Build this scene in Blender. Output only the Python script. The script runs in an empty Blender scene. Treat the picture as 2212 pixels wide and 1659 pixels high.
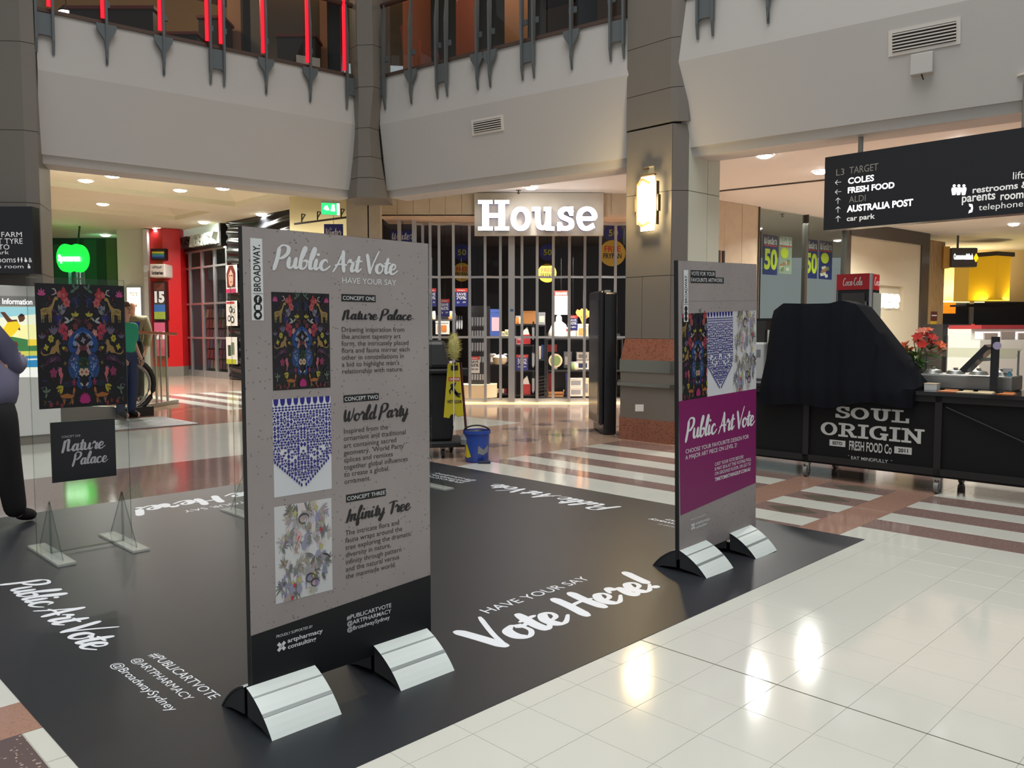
import bpy, bmesh, math, random
from mathutils import Vector, Matrix
random.seed(7)
C = bpy.context.scene.collection
SC = bpy.context.scene
# ------------------------------------------------------------------ camera
F = 1770.0; PITCH = math.radians(3.8); CAMH = 1.5; CX = 1106.0; CY = 829.5
cam = bpy.data.cameras.new('camera'); cam.sensor_width = 36.0; cam.lens = 36.0 * F / 2212.0
cam.clip_start = 0.05; cam.clip_end = 200
camo = bpy.data.objects.new('camera', cam); C.objects.link(camo)
camo.location = (0, 0, CAMH); camo.rotation_euler = (math.pi / 2 - PITCH, 0, 0)
SC.camera = camo
# ------------------------------------------------------------------ world and the atrium's own light
SC.view_settings.view_transform = 'Standard'; SC.view_settings.look = 'None'
SC.view_settings.gamma = 1.0; SC.view_settings.use_curve_mapping = False
SC.view_settings.exposure = 0.0
w = bpy.data.worlds.new('atrium_night'); SC.world = w; w.use_nodes = True
w.node_tree.nodes['Background'].inputs[0].default_value = (0.93, 0.96, 1.0, 1)
w.node_tree.nodes['Background'].inputs[1].default_value = 0.36
def area(name, loc, rot, sx, sy, power, col, shape='RECTANGLE'):
    l = bpy.data.lights.new(name, 'AREA'); l.shape = shape; l.size = sx
    if shape == 'RECTANGLE': l.size_y = sy
    l.energy = power; l.color = col
    o = bpy.data.objects.new(name, l); C.objects.link(o); o.location = loc; o.rotation_euler = rot
    return o
area('atrium_ceiling_light', (0.5, 4.5, 15.0), (0, 0, 0), 9, 9, 720, (1.0, 0.985, 0.94)).data.spread = math.radians(110)
area('atrium_ceiling_light', (-3.0, -5.0, 15.0), (0, 0, 0), 8, 8, 450, (1.0, 0.985, 0.94)).data.spread = math.radians(110)
# ------------------------------------------------------------------ places
S2 = math.sqrt(0.5)
def ray(px, py):
    x = (px - CX) / F; y = (CY - py) / F
    return (x, math.cos(PITCH) + y * math.sin(PITCH), -math.sin(PITCH) + y * math.cos(PITCH))
def G(px, py, z=0.0):                 # point of the sight line at height z
    r = ray(px, py); t = (z - CAMH) / r[2]; return Vector((r[0] * t, r[1] * t, z))
def D(px, py, d):                     # point of the sight line at depth d
    r = ray(px, py); t = d / r[1]; return Vector((r[0] * t, d, CAMH + r[2] * t))
def XY(u, v, z=0.0): return Vector(((u - v) * S2, (u + v) * S2, z))
def onv(px, py, v):
    r = ray(px, py); t = v / ((r[1] - r[0]) * S2); return ((r[0] + r[1]) * S2 * t, CAMH + r[2] * t)
def onu(px, py, u):
    r = ray(px, py); t = u / ((r[1] + r[0]) * S2); return ((r[1] - r[0]) * S2 * t, CAMH + r[2] * t)
def online(px, py, P, d):             # sight line against the vertical plane through P along d -> (s, z)
    r = ray(px, py); det = r[0] * (-d[1]) + d[0] * r[1]
    t = (P[0] * (-d[1]) + d[0] * P[1]) / det
    s = (r[0] * P[1] - r[1] * P[0]) / det
    return (-s if False else ((r[0] * t - P[0]) * d[0] + (r[1] * t - P[1]) * d[1]), CAMH + r[2] * t)
R45 = math.radians(45)
ordn = ['first', 'second', 'third', 'fourth', 'fifth', 'sixth', 'seventh']
# ------------------------------------------------------------------ materials
MATS = {}
def mat(name, col, rough=0.5, metal=0.0, emit=None, es=1.0, spec=0.5, coat=0.0, bump=None, noise=None):
    if name in MATS: return MATS[name]
    m = bpy.data.materials.new(name); m.use_nodes = True; MATS[name] = m
    nt = m.node_tree; b = nt.nodes['Principled BSDF']
    b.inputs['Base Color'].default_value = (*col, 1); b.inputs['Roughness'].default_value = rough
    b.inputs['Metallic'].default_value = metal; b.inputs['Specular IOR Level'].default_value = spec
    b.inputs['Coat Weight'].default_value = coat
    if emit:
        b.inputs['Emission Color'].default_value = (*emit, 1); b.inputs['Emission Strength'].default_value = es
    if noise:                          # (scale, amount, second colour)
        tc = nt.nodes.new('ShaderNodeTexCoord'); n = nt.nodes.new('ShaderNodeTexNoise')
        n.inputs['Scale'].default_value = noise[0]; n.inputs['Detail'].default_value = 6
        r = nt.nodes.new('ShaderNodeValToRGB'); r.color_ramp.elements[0].position = 0.5 - noise[1]; r.color_ramp.elements[1].position = 0.5 + noise[1]
        r.color_ramp.elements[0].color = (*col, 1); r.color_ramp.elements[1].color = (*noise[2], 1)
        nt.links.new(tc.outputs['Object'], n.inputs['Vector']); nt.links.new(n.outputs['Fac'], r.inputs[0]); nt.links.new(r.outputs[0], b.inputs['Base Color'])
    if bump:
        tc = nt.nodes.new('ShaderNodeTexCoord'); n = nt.nodes.new('ShaderNodeTexNoise'); n.inputs['Scale'].default_value = bump[0]
        bp = nt.nodes.new('ShaderNodeBump'); bp.inputs['Strength'].default_value = bump[1]; bp.inputs['Distance'].default_value = 0.01
        nt.links.new(tc.outputs['Object'], n.inputs['Vector']); nt.links.new(n.outputs['Fac'], bp.inputs['Height']); nt.links.new(bp.outputs[0], b.inputs['Normal'])
    return m
def S(r, g, b):                        # sRGB 0-255 -> linear
    f = lambda c: (c / 255) / 12.92 if c / 255 <= 0.04045 else ((c / 255 + 0.055) / 1.055) ** 2.4
    return (f(r), f(g), f(b))
def speckle(name, base, dots, rough, scale=260, th=0.62, second=None, spec=0.5):
    if name in MATS: return MATS[name]
    m = mat(name, base, rough, spec=spec); nt = m.node_tree; b = nt.nodes['Principled BSDF']
    tc = nt.nodes.new('ShaderNodeTexCoord')
    v = nt.nodes.new('ShaderNodeTexVoronoi'); v.inputs['Scale'].default_value = scale
    r = nt.nodes.new('ShaderNodeValToRGB'); r.color_ramp.interpolation = 'CONSTANT'
    r.color_ramp.elements[0].color = (0, 0, 0, 1); r.color_ramp.elements[1].color = (1, 1, 1, 1); r.color_ramp.elements[1].position = th
    sep = nt.nodes.new('ShaderNodeSeparateColor')
    mx = nt.nodes.new('ShaderNodeMix'); mx.data_type = 'RGBA'
    n = nt.nodes.new('ShaderNodeTexNoise'); n.inputs['Scale'].default_value = 2.3; n.inputs['Detail'].default_value = 5
    mb_ = nt.nodes.new('ShaderNodeMix'); mb_.data_type = 'RGBA'
    mb_.inputs[6].default_value = (*base, 1); mb_.inputs[7].default_value = (*(second or [c * 0.82 for c in base]), 1)
    nt.links.new(tc.outputs['Object'], v.inputs['Vector']); nt.links.new(v.outputs['Color'], sep.inputs[0]); nt.links.new(sep.outputs[0], r.inputs[0])
    nt.links.new(tc.outputs['Object'], n.inputs['Vector']); nt.links.new(n.outputs['Fac'], mb_.inputs[0])
    nt.links.new(r.outputs[0], mx.inputs[0]); nt.links.new(mb_.outputs[2], mx.inputs[6]); mx.inputs[7].default_value = (*dots, 1)
    nt.links.new(mx.outputs[2], b.inputs['Base Color'])
    return m
def glassy(name, tint=(1, 1, 1), refl=1.0, clear=0.96, rough=0.02):
    if name in MATS: return MATS[name]
    m = bpy.data.materials.new(name); m.use_nodes = True; MATS[name] = m
    nt = m.node_tree; nt.nodes.clear()
    o = nt.nodes.new('ShaderNodeOutputMaterial'); t = nt.nodes.new('ShaderNodeBsdfTransparent'); g = nt.nodes.new('ShaderNodeBsdfGlossy')
    t.inputs[0].default_value = (*[c * clear for c in tint], 1); g.inputs['Roughness'].default_value = rough; g.inputs['Color'].default_value = (refl, refl, refl, 1)
    fr = nt.nodes.new('ShaderNodeFresnel'); fr.inputs[0].default_value = 1.45
    mx = nt.nodes.new('ShaderNodeMixShader')
    ge = nt.nodes.new('ShaderNodeNewGeometry'); k1 = nt.nodes.new('ShaderNodeMath'); k1.operation = 'SUBTRACT'; k1.inputs[0].default_value = 1.0; k2 = nt.nodes.new('ShaderNodeMath'); k2.operation = 'MULTIPLY'
    nt.links.new(ge.outputs['Backfacing'], k1.inputs[1]); nt.links.new(k1.outputs[0], k2.inputs[0]); nt.links.new(fr.outputs[0], k2.inputs[1]); nt.links.new(k2.outputs[0], mx.inputs[0]); nt.links.new(t.outputs[0], mx.inputs[1]); nt.links.new(g.outputs[0], mx.inputs[2]); nt.links.new(mx.outputs[0], o.inputs[0])
    return m
def vcol_mat(name, rough=0.5, es=0.0):
    if name in MATS: return MATS[name]
    m = mat(name, (1, 1, 1), rough); nt = m.node_tree; b = nt.nodes['Principled BSDF']
    a = nt.nodes.new('ShaderNodeAttribute'); a.attribute_name = 'ink'
    nt.links.new(a.outputs['Color'], b.inputs['Base Color'])
    if es: nt.links.new(a.outputs['Color'], b.inputs['Emission Color']); b.inputs['Emission Strength'].default_value = es
    return m
# ------------------------------------------------------------------ mesh building
class MB:
    def __init__(s): s.v = []; s.f = []; s.mi = []; s.col = []; s.cur = 0; s.ink = None
    def face(s, idx):
        s.f.append(tuple(idx)); s.mi.append(s.cur); s.col.append(s.ink)
    def pts(s, ps):
        k = len(s.v); s.v += [tuple(p) for p in ps]; return list(range(k, len(s.v)))
    def poly(s, ps): s.face(s.pts(ps)); return s
    def box(s, x0, y0, z0, x1, y1, z1):
        i = s.pts([(x0, y0, z0), (x1, y0, z0), (x1, y1, z0), (x0, y1, z0), (x0, y0, z1), (x1, y0, z1), (x1, y1, z1), (x0, y1, z1)])
        for q in ((3, 2, 1, 0), (4, 5, 6, 7), (0, 1, 5, 4), (1, 2, 6, 5), (2, 3, 7, 6), (3, 0, 4, 7)): s.face([i[k] for k in q])
        return s
    def bar(s, a, b, w, h, up=(0, 0, 1)):          # rectangular bar from a to b
        a = Vector(a); b = Vector(b); d = (b - a).normalized(); u = Vector(up)
        if abs(d.dot(u)) > 0.98: u = Vector((1, 0, 0))
        sx = d.cross(u).normalized() * w / 2; sy = sx.cross(d).normalized() * h / 2
        i = s.pts([a - sx - sy, a + sx - sy, a + sx + sy, a - sx + sy, b - sx - sy, b + sx - sy, b + sx + sy, b - sx + sy])
        for q in ((0, 1, 2, 3), (7, 6, 5, 4), (1, 0, 4, 5), (2, 1, 5, 6), (3, 2, 6, 7), (0, 3, 7, 4)): s.face([i[k] for k in q])
        return s
    def prism(s, poly, a, b, axis='z'):            # 2D outline extruded along an axis
        n = len(poly)
        mk = {'z': lambda p, t: (p[0], p[1], t), 'y': lambda p, t: (p[0], t, p[1]), 'x': lambda p, t: (t, p[0], p[1])}[axis]
        A = s.pts([mk(p, a) for p in poly]); B = s.pts([mk(p, b) for p in poly])
        s.face(A[::-1]); s.face(B)
        for k in range(n): s.face((A[k], A[(k + 1) % n], B[(k + 1) % n], B[k]))
        return s
    def loft(s, rings, closed=True, caps=True):
        idx = [s.pts(r) for r in rings]; n = len(rings[0])
        for a, b in zip(idx, idx[1:]):
            for k in range(n if closed else n - 1): s.face((a[k], a[(k + 1) % n], b[(k + 1) % n], b[k]))
        if caps and closed: s.face(idx[0][::-1]); s.face(idx[-1])
        return s
    def lathe(s, prof, n=20, c=(0, 0, 0), sx=1.0, sy=1.0, caps=True):
        return s.loft([[(c[0] + r * sx * math.cos(2 * math.pi * k / n), c[1] + r * sy * math.sin(2 * math.pi * k / n), c[2] + z) for k in range(n)] for r, z in prof], caps=caps)
    def tube(s, path, r, n=8, caps=True):
        path = [Vector(p) for p in path]; rings = []
        up = Vector((0, 0, 1))
        for k, p in enumerate(path):
            d = (path[min(k + 1, len(path) - 1)] - path[max(k - 1, 0)]).normalized()
            u = up if abs(d.dot(up)) < 0.95 else Vector((1, 0, 0))
            x = d.cross(u).normalized(); y = x.cross(d)
            rr = r[k] if isinstance(r, (list, tuple)) else r
            rings.append([p + x * rr * math.cos(2 * math.pi * j / n) + y * rr * math.sin(2 * math.pi * j / n) for j in range(n)])
        return s.loft(rings, caps=caps)
    def disc(s, c, r, n=24, nrm='z', sx=1, sy=1):
        ps = []
        for k in range(n):
            a = 2 * math.pi * k / n; p, q = r * sx * math.cos(a), r * sy * math.sin(a)
            ps.append({'z': (c[0] + p, c[1] + q, c[2]), 'y': (c[0] + p, c[1], c[2] + q)}[nrm])
        return s.poly(ps)
    def xf(s, M):
        s.v = [tuple(M @ Vector(p)) for p in s.v]; return s
    def mesh(s, name, mats, smooth=False):
        me = bpy.data.meshes.new(name); me.from_pydata(s.v, [], s.f)
        for m in (mats if isinstance(mats, (list, tuple)) else [mats]): me.materials.append(m)
        if max(s.mi, default=0): me.polygons.foreach_set('material_index', s.mi)
        if any(c is not None for c in s.col):
            at = me.color_attributes.new('ink', 'FLOAT_COLOR', 'CORNER'); data = []
            for f, c in zip(s.f, s.col): data += [*(c or (1, 1, 1)), 1.0] * len(f)
            at.data.foreach_set('color', data)
        if smooth: me.polygons.foreach_set('use_smooth', [True] * len(me.polygons))
        me.update(); return me
def smooth_by_angle(me, ang=40):
    bm = bmesh.new(); bm.from_mesh(me); bmesh.ops.recalc_face_normals(bm, faces=bm.faces)
    for e in bm.edges: e.smooth = len(e.link_faces) == 2 and e.calc_face_angle(0) < math.radians(ang)
    for f in bm.faces: f.smooth = True
    bm.to_mesh(me); bm.free()
def part(name, mb, m, parent=None, smooth=False, label=None, bevel=0, kind=None):
    me = mb.mesh(name, m, False) if isinstance(mb, MB) else mb
    if smooth: smooth_by_angle(me, 40)
    o = bpy.data.objects.new(name, me); C.objects.link(o); o.parent = parent
    if label: o['label'] = label
    if kind: o['kind'] = kind
    if bevel:
        bv = o.modifiers.new('bevel', 'BEVEL'); bv.width = bevel; bv.segments = 2; bv.limit_method = 'ANGLE'
    return o
def tag(o, label, cat, group=None):
    o['label'] = label; o['category'] = cat
    if group: o['group'] = group
    return o
def thing(name, label, cat, loc=(0, 0, 0), rz=0.0, group=None):
    o = bpy.data.objects.new(name, None); C.objects.link(o); o.empty_display_size = 0.1
    o.location = loc; o.rotation_euler = (0, 0, rz); return tag(o, label, cat, group)
def single(name, mb, m, label, cat, loc=(0, 0, 0), rz=0.0, group=None, smooth=False, bevel=0):
    o = part(name, mb, m, None, smooth, bevel=bevel); o.location = loc; o.rotation_euler = (0, 0, rz); return tag(o, label, cat, group)
def struct(name, mb, m, parent=None, smooth=False):
    o = part(name, mb, m, parent, smooth)
    if parent is None: o['kind'] = 'structure'
    return o
def dup(root, loc, rz=None, label=None, group=None):
    def cp(o, p):
        c = o.copy(); C.objects.link(c); c.parent = p
        for ch in list(o.children): cp(ch, c)
        return c
    r = cp(root, None); r.location = loc
    if rz is not None: r.rotation_euler = (0, 0, rz)
    if label: r['label'] = label
    if group: r['group'] = group
    return r
# ------------------------------------------------------------------ lettering
_tc = {}
def sans(s, bold=0.0, space=1.0):
    k = (s, bold, space)
    if k not in _tc:
        cu = bpy.data.curves.new('lettering', 'FONT'); cu.body = s; cu.size = 1; cu.resolution_u = 3; cu.offset = bold; cu.space_character = space
        o = bpy.data.objects.new('lettering', cu); C.objects.link(o)
        me = o.to_mesh(); vs = [(v.co.x, v.co.y) for v in me.vertices]; fs = [tuple(p.vertices) for p in me.polygons]
        o.to_mesh_clear(); bpy.data.objects.remove(o); bpy.data.curves.remove(cu)
        _tc[k] = (vs, fs)
    return _tc[k]
def spline(ps, n=7):
    out = []
    q = [ps[0]] + list(ps) + [ps[-1]]
    for i in range(1, len(q) - 2):
        p0, p1, p2, p3 = q[i - 1], q[i], q[i + 1], q[i + 2]
        for k in range(n):
            t = k / n
            out.append(tuple(0.5 * (2 * b + (c - a) * t + (2 * a - 5 * b + 4 * c - d) * t * t + (3 * b - a - 3 * c + d) * t ** 3) for a, b, c, d in zip(p0, p1, p2, p3)))
    out.append(tuple(ps[-1])); return out
def ribbon(path, wf, cap=4):                       # 2D stroke -> (verts, faces)
    vs = []; fs = []; n = len(path); prev = None
    for k, p in enumerate(path):
        a = path[max(k - 1, 0)]; b = path[min(k + 1, n - 1)]
        dx, dy = b[0] - a[0], b[1] - a[1]; L = math.hypot(dx, dy) or 1e-6; dx /= L; dy /= L
        h = wf(dx, dy, k / max(n - 1, 1), p) / 2
        vs += [(p[0] - dy * h, p[1] + dx * h), (p[0] + dy * h, p[1] - dx * h)]
        if k: fs.append((2 * k - 2, 2 * k - 1, 2 * k + 1, 2 * k))
        if cap and k in (0, n - 1):
            sg = -1 if k == 0 else 1; base = len(vs)
    if cap:
        for k, sg in ((0, -1), (n - 1, 1)):
            a = path[max(k - 1, 0)]; b = path[min(k + 1, n - 1)]
            dx, dy = b[0] - a[0], b[1] - a[1]; L = math.hypot(dx, dy) or 1e-6; dx /= L; dy /= L
            h = wf(dx, dy, k / max(n - 1, 1), path[k]) / 2; p = path[k]; i0 = len(vs)
            for j in range(cap + 1):
                an = math.pi * j / cap; cs, sn = math.cos(an), math.sin(an)
                vs.append((p[0] + (-dy) * h * cs + sg * dx * h * sn * 0.8, p[1] + dx * h * cs + sg * dy * h * sn * 0.8))
            ids = list(range(i0, i0 + cap + 1)); fs.append(tuple(ids if sg < 0 else ids[::-1]))
    return vs, fs
BR = {
 'P': (0.98, [[(0.2, 1.75), (0.16, 0.85), (0.0, -0.2)], [(0.08, 1.55), (0.4, 1.98), (0.85, 1.85), (0.85, 1.3), (0.5, 0.88), (0.22, 0.8)]]),
 'u': (0.84, [[(0.05, 0.95), (0.03, 0.3), (0.17, 0.03), (0.38, 0.2), (0.55, 0.9)], [(0.56, 0.95), (0.52, 0.3), (0.66, 0.03), (0.9, 0.3)]]),
 'b': (0.74, [[(0.0, 0.35), (0.28, 1.2), (0.42, 1.8), (0.3, 1.95), (0.14, 1.3), (0.08, 0.3), (0.28, 0.0), (0.55, 0.3), (0.5, 0.78), (0.3, 0.7)], [(0.48, 0.8), (0.62, 0.66), (0.8, 0.7)]]),
 'l': (0.44, [[(0.0, 0.3), (0.3, 1.1), (0.42, 1.75), (0.3, 1.95), (0.14, 1.3), (0.08, 0.3), (0.22, 0.02), (0.5, 0.35)]]),
 'i': (0.42, [[(0.1, 0.95), (0.06, 0.3), (0.18, 0.02), (0.46, 0.35)], [(0.17, 1.36), (0.2, 1.42)]]),
 'c': (0.72, [[(0.56, 0.72), (0.42, 0.96), (0.14, 0.74), (0.07, 0.3), (0.28, 0.0), (0.55, 0.12), (0.8, 0.42)]]),
 'A': (1.05, [[(-0.05, -0.12), (0.28, 0.7), (0.6, 1.85)], [(0.6, 1.9), (0.68, 0.9), (0.84, -0.05)], [(0.05, 0.5), (0.5, 0.66), (1.02, 0.6)]]),
 'r': (0.66, [[(0.0, 0.75), (0.16, 1.12), (0.28, 0.92), (0.5, 0.86)], [(0.5, 0.88), (0.4, 0.3), (0.5, 0.02), (0.74, 0.3)]]),
 't': (0.5, [[(0.26, 1.5), (0.17, 0.5), (0.26, 0.02), (0.56, 0.35)], [(-0.02, 0.98), (0.55, 1.06)]]),
 'V': (0.9, [[(0.0, 1.75), (0.2, 0.95), (0.42, -0.05)], [(0.42, -0.05), (0.62, 0.9), (1.0, 2.15)]]),
 'o': (0.72, [[(0.38, 0.95), (0.1, 0.72), (0.08, 0.25), (0.32, 0.0), (0.58, 0.3), (0.54, 0.75), (0.36, 0.95)], [(0.48, 0.85), (0.6, 0.7), (0.8, 0.78)]]),
 'e': (0.66, [[(0.06, 0.38), (0.42, 0.52), (0.5, 0.82), (0.3, 0.97), (0.08, 0.6), (0.12, 0.14), (0.36, 0.0), (0.76, 0.38)]]),
 'H': (1.06, [[(0.16, 1.7), (0.14, 0.9), (0.04, -0.1)], [(0.84, 1.72), (0.78, 0.9), (0.82, 0.0)], [(0.02, 0.78), (0.5, 0.9), (1.0, 0.84)]]),
 '!': (0.4, [[(0.34, 1.85), (0.2, 1.0), (0.14, 0.5)], [(0.06, 0.04), (0.09, 0.1)]]),
 'N': (0.98, [[(0.12, 1.55), (0.08, 0.7), (0.0, -0.15)], [(0.06, 0.6), (0.28, 1.55), (0.52, 1.6), (0.52, 0.6), (0.6, 0.05), (0.95, 0.35)]]),
 'a': (0.8, [[(0.54, 0.78), (0.34, 0.97), (0.1, 0.62), (0.1, 0.14), (0.3, 0.03), (0.5, 0.5), (0.58, 0.95)], [(0.58, 0.98), (0.52, 0.3), (0.64, 0.02), (0.86, 0.3)]]),
 'W': (1.15, [[(0.04, 1.5), (0.04, 0.6), (0.18, 0.0), (0.4, 0.5), (0.52, 1.25)], [(0.52, 1.3), (0.48, 0.4), (0.62, 0.0), (0.9, 0.6), (1.02, 1.7)]]),
 'd': (0.8, [[(0.5, 0.76), (0.32, 0.95), (0.1, 0.62), (0.1, 0.14), (0.3, 0.03), (0.52, 0.6), (0.68, 1.85)], [(0.68, 1.9), (0.54, 0.4), (0.64, 0.02), (0.86, 0.3)]]),
 'y': (0.78, [[(0.05, 0.95), (0.03, 0.35), (0.2, 0.1), (0.42, 0.4), (0.56, 0.95)], [(0.57, 0.98), (0.48, 0.0), (0.26, -0.7), (0.08, -0.6), (0.2, -0.2), (0.76, 0.3)]]),
 'I': (0.42, [[(0.24, 1.7), (0.16, 0.8), (0.02, -0.1)]]),
 'n': (0.74, [[(0.08, 0.95), (0.06, 0.4), (0.02, -0.02)], [(0.05, 0.35), (0.26, 0.88), (0.46, 0.85), (0.42, 0.25), (0.54, 0.02), (0.78, 0.3)]]),
 'f': (0.52, [[(0.0, 0.3), (0.36, 1.3), (0.48, 1.8), (0.34, 1.95), (0.18, 1.2), (0.08, -0.3), (0.12, -0.75), (0.28, -0.55), (0.24, 0.0), (0.58, 0.35)]]),
 'T': (0.8, [[(0.55, 1.65), (0.48, 0.8), (0.4, -0.1)], [(-0.02, 1.52), (0.5, 1.72), (1.02, 1.66)]]),
 's': (0.6, [[(0.5, 0.8), (0.3, 0.97), (0.12, 0.75), (0.42, 0.4), (0.3, 0.03), (0.04, 0.15)]]),
 'v': (0.7, [[(0.02, 0.9), (0.12, 0.3), (0.28, 0.0), (0.48, 0.5), (0.55, 0.95), (0.74, 0.85)]]),
 'C': (1.0, [[(0.85, 1.45), (0.6, 1.85), (0.2, 1.4), (0.08, 0.6), (0.35, 0.0), (0.75, 0.15), (1.0, 0.5)]]), '-': (0.5, [[(0.05, 0.55), (0.4, 0.6)]]), 'S': (0.8, [[(0.7, 1.6), (0.4, 1.85), (0.15, 1.4), (0.6, 0.7), (0.4, 0.05), (0.0, 0.25)]]), 'p': (0.76, [[(0.1, 0.95), (0.06, 0.2), (0.0, -0.75)], [(0.06, 0.6), (0.3, 0.95), (0.56, 0.6), (0.3, 0.02), (0.1, 0.2)], [(0.5, 0.2), (0.8, 0.4)]]),
 ' ': (0.42, []),
}
def brush(s, thick=0.25, thin=0.1, shear=0.12, line=2.6):
    V = []; Fs = []; y0 = 0; zl = [0.0]
    for row in s.split('\n'):
        lead = len(row) - len(row.lstrip(' ')); x = lead * 0.42
        for ch in row.strip(' '):
            adv, strokes = BR[ch]
            for st in strokes:
                pth = [(x + a + shear * b, y0 + b) for a, b in spline(st)]
                def wf(dx, dy, t, p):
                    k = max(0.0, -dy) ** 0.8 if dy < 0 else 0.0
                    e = 1.0 - 0.35 * max(0, abs(t - 0.5) * 2 - 0.75) / 0.25
                    return (thin + (thick - thin) * max(k, 0.22 * abs(dx))) * e
                if len(st) == 2 and abs(st[0][0] - st[1][0]) < 0.1: wf = lambda dx, dy, t, p: thick * 0.85
                vs, fs = ribbon(pth, wf); o = len(V); zl[0] += 2e-5
                V += [(q[0], q[1], zl[0] + 1.5e-6 * min(k, 2 * len(pth))) for k, q in enumerate(vs)]; Fs += [tuple(i + o for i in f) for f in fs]
            x += adv
        y0 -= line
    return V, Fs
def ell(cx, cy, rx, ry, a0=0, a1=360, n=9):
    return [(cx + rx * math.cos(math.radians(a0 + (a1 - a0) * k / n)), cy + ry * math.sin(math.radians(a0 + (a1 - a0) * k / n))) for k in range(n + 1)]
SL = {  # slab letters: (advance, curved strokes, straight bars x0 y0 x1 y1)
 'H': (1.35, [], [(0.18, 0, 0.46, 1.5), (0.86, 0, 1.14, 1.5), (0.0, 0, 0.62, 0.2), (0.7, 0, 1.32, 0.2), (0.0, 1.3, 0.62, 1.5), (0.7, 1.3, 1.32, 1.5), (0.4, 0.62, 0.9, 0.86)]),
 'o': (1.02, [ell(0.48, 0.5, 0.36, 0.38, 90, 450, 14)], []),
 'u': (1.12, [[(0.28, 0.95), (0.28, 0.45), (0.34, 0.2), (0.52, 0.12), (0.7, 0.22), (0.78, 0.45)]], [(0.66, 0, 0.92, 1.0), (0.0, 0.82, 0.4, 1.0), (0.56, 0.82, 0.9, 1.0), (0.66, 0, 1.08, 0.18)]),
 's': (0.86, [[(0.7, 0.72), (0.6, 0.86), (0.4, 0.9), (0.2, 0.78), (0.24, 0.6), (0.45, 0.5), (0.66, 0.4), (0.68, 0.2), (0.45, 0.1), (0.22, 0.14), (0.12, 0.3)]], [(0.6, 0.62, 0.78, 1.0), (0.04, 0.0, 0.2, 0.36)]),
 'e': (0.98, [[(0.2, 0.5), (0.84, 0.52), (0.78, 0.78), (0.5, 0.89), (0.22, 0.78), (0.12, 0.5), (0.24, 0.2), (0.5, 0.1), (0.85, 0.24)]], []),
 'S': (1.0, [[(0.82, 1.1), (0.66, 1.34), (0.4, 1.36), (0.2, 1.16), (0.3, 0.88), (0.52, 0.76), (0.8, 0.6), (0.8, 0.3), (0.55, 0.12), (0.3, 0.16), (0.12, 0.42)]], [(0.74, 0.95, 0.92, 1.46), (0.02, 0.04, 0.2, 0.52)]),
 'O': (1.24, [ell(0.58, 0.75, 0.44, 0.62, 90, 450, 16)], []),
 'U': (1.3, [[(0.36, 1.4), (0.36, 0.55), (0.46, 0.22), (0.65, 0.13), (0.84, 0.22), (0.94, 0.55), (0.94, 1.4)]], [(0.02, 1.28, 0.64, 1.5), (0.7, 1.28, 1.24, 1.5)]),
 'L': (1.12, [], [(0.22, 0, 0.48, 1.5), (0.0, 0, 1.04, 0.22), (0.0, 1.28, 0.7, 1.5), (0.84, 0, 1.04, 0.56)]),
 'R': (1.32, [[(0.4, 1.38), (0.78, 1.36), (0.98, 1.08), (0.8, 0.8), (0.4, 0.76)], [(0.62, 0.78), (0.82, 0.5), (0.98, 0.1)]], [(0.2, 0, 0.46, 1.5), (0.0, 0, 0.66, 0.22), (0.0, 1.28, 0.5, 1.5), (0.86, 0, 1.26, 0.22)]),
 'I': (0.76, [], [(0.22, 0, 0.48, 1.5), (0.0, 0, 0.7, 0.22), (0.0, 1.28, 0.7, 1.5)]),
 'G': (1.28, [[(0.98, 1.08), (0.82, 1.34), (0.56, 1.38), (0.24, 1.16), (0.14, 0.75), (0.26, 0.3), (0.56, 0.12), (0.86, 0.2), (0.98, 0.5)]], [(0.7, 0.52, 1.22, 0.74), (0.9, 0.0, 1.12, 0.7), (0.9, 1.0, 1.08, 1.48)]),
 'N': (1.46, [[(0.3, 1.4), (1.1, 0.1)]], [(0.2, 0, 0.42, 1.5), (0.0, 0, 0.62, 0.22), (0.0, 1.28, 0.44, 1.5), (0.98, 0, 1.2, 1.5), (0.8, 1.28, 1.4, 1.5)]),
}
def slab(s, wv=0.26):
    V = []; Fs = []; x = 0; zl = 0.0
    for ch in s:
        adv, cur, bars = SL[ch]
        for st in cur:
            vs, fs = ribbon([(x + a, b) for a, b in spline(st, 4)], lambda dx, dy, t, p: wv * (0.72 + 0.36 * abs(dy)), cap=0)
            o = len(V); zl += 3e-5; V += [(*q, zl + 2e-6 * k) for k, q in enumerate(vs)]; Fs += [tuple(i + o for i in f) for f in fs]
        for a, b, c, d in bars:
            zl += 3e-5; o = len(V); V += [(x + a, b, zl), (x + c, b, zl), (x + c, d, zl), (x + a, d, zl)]; Fs.append((o, o + 1, o + 2, o + 3))
        x += adv
    return V, Fs
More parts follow.
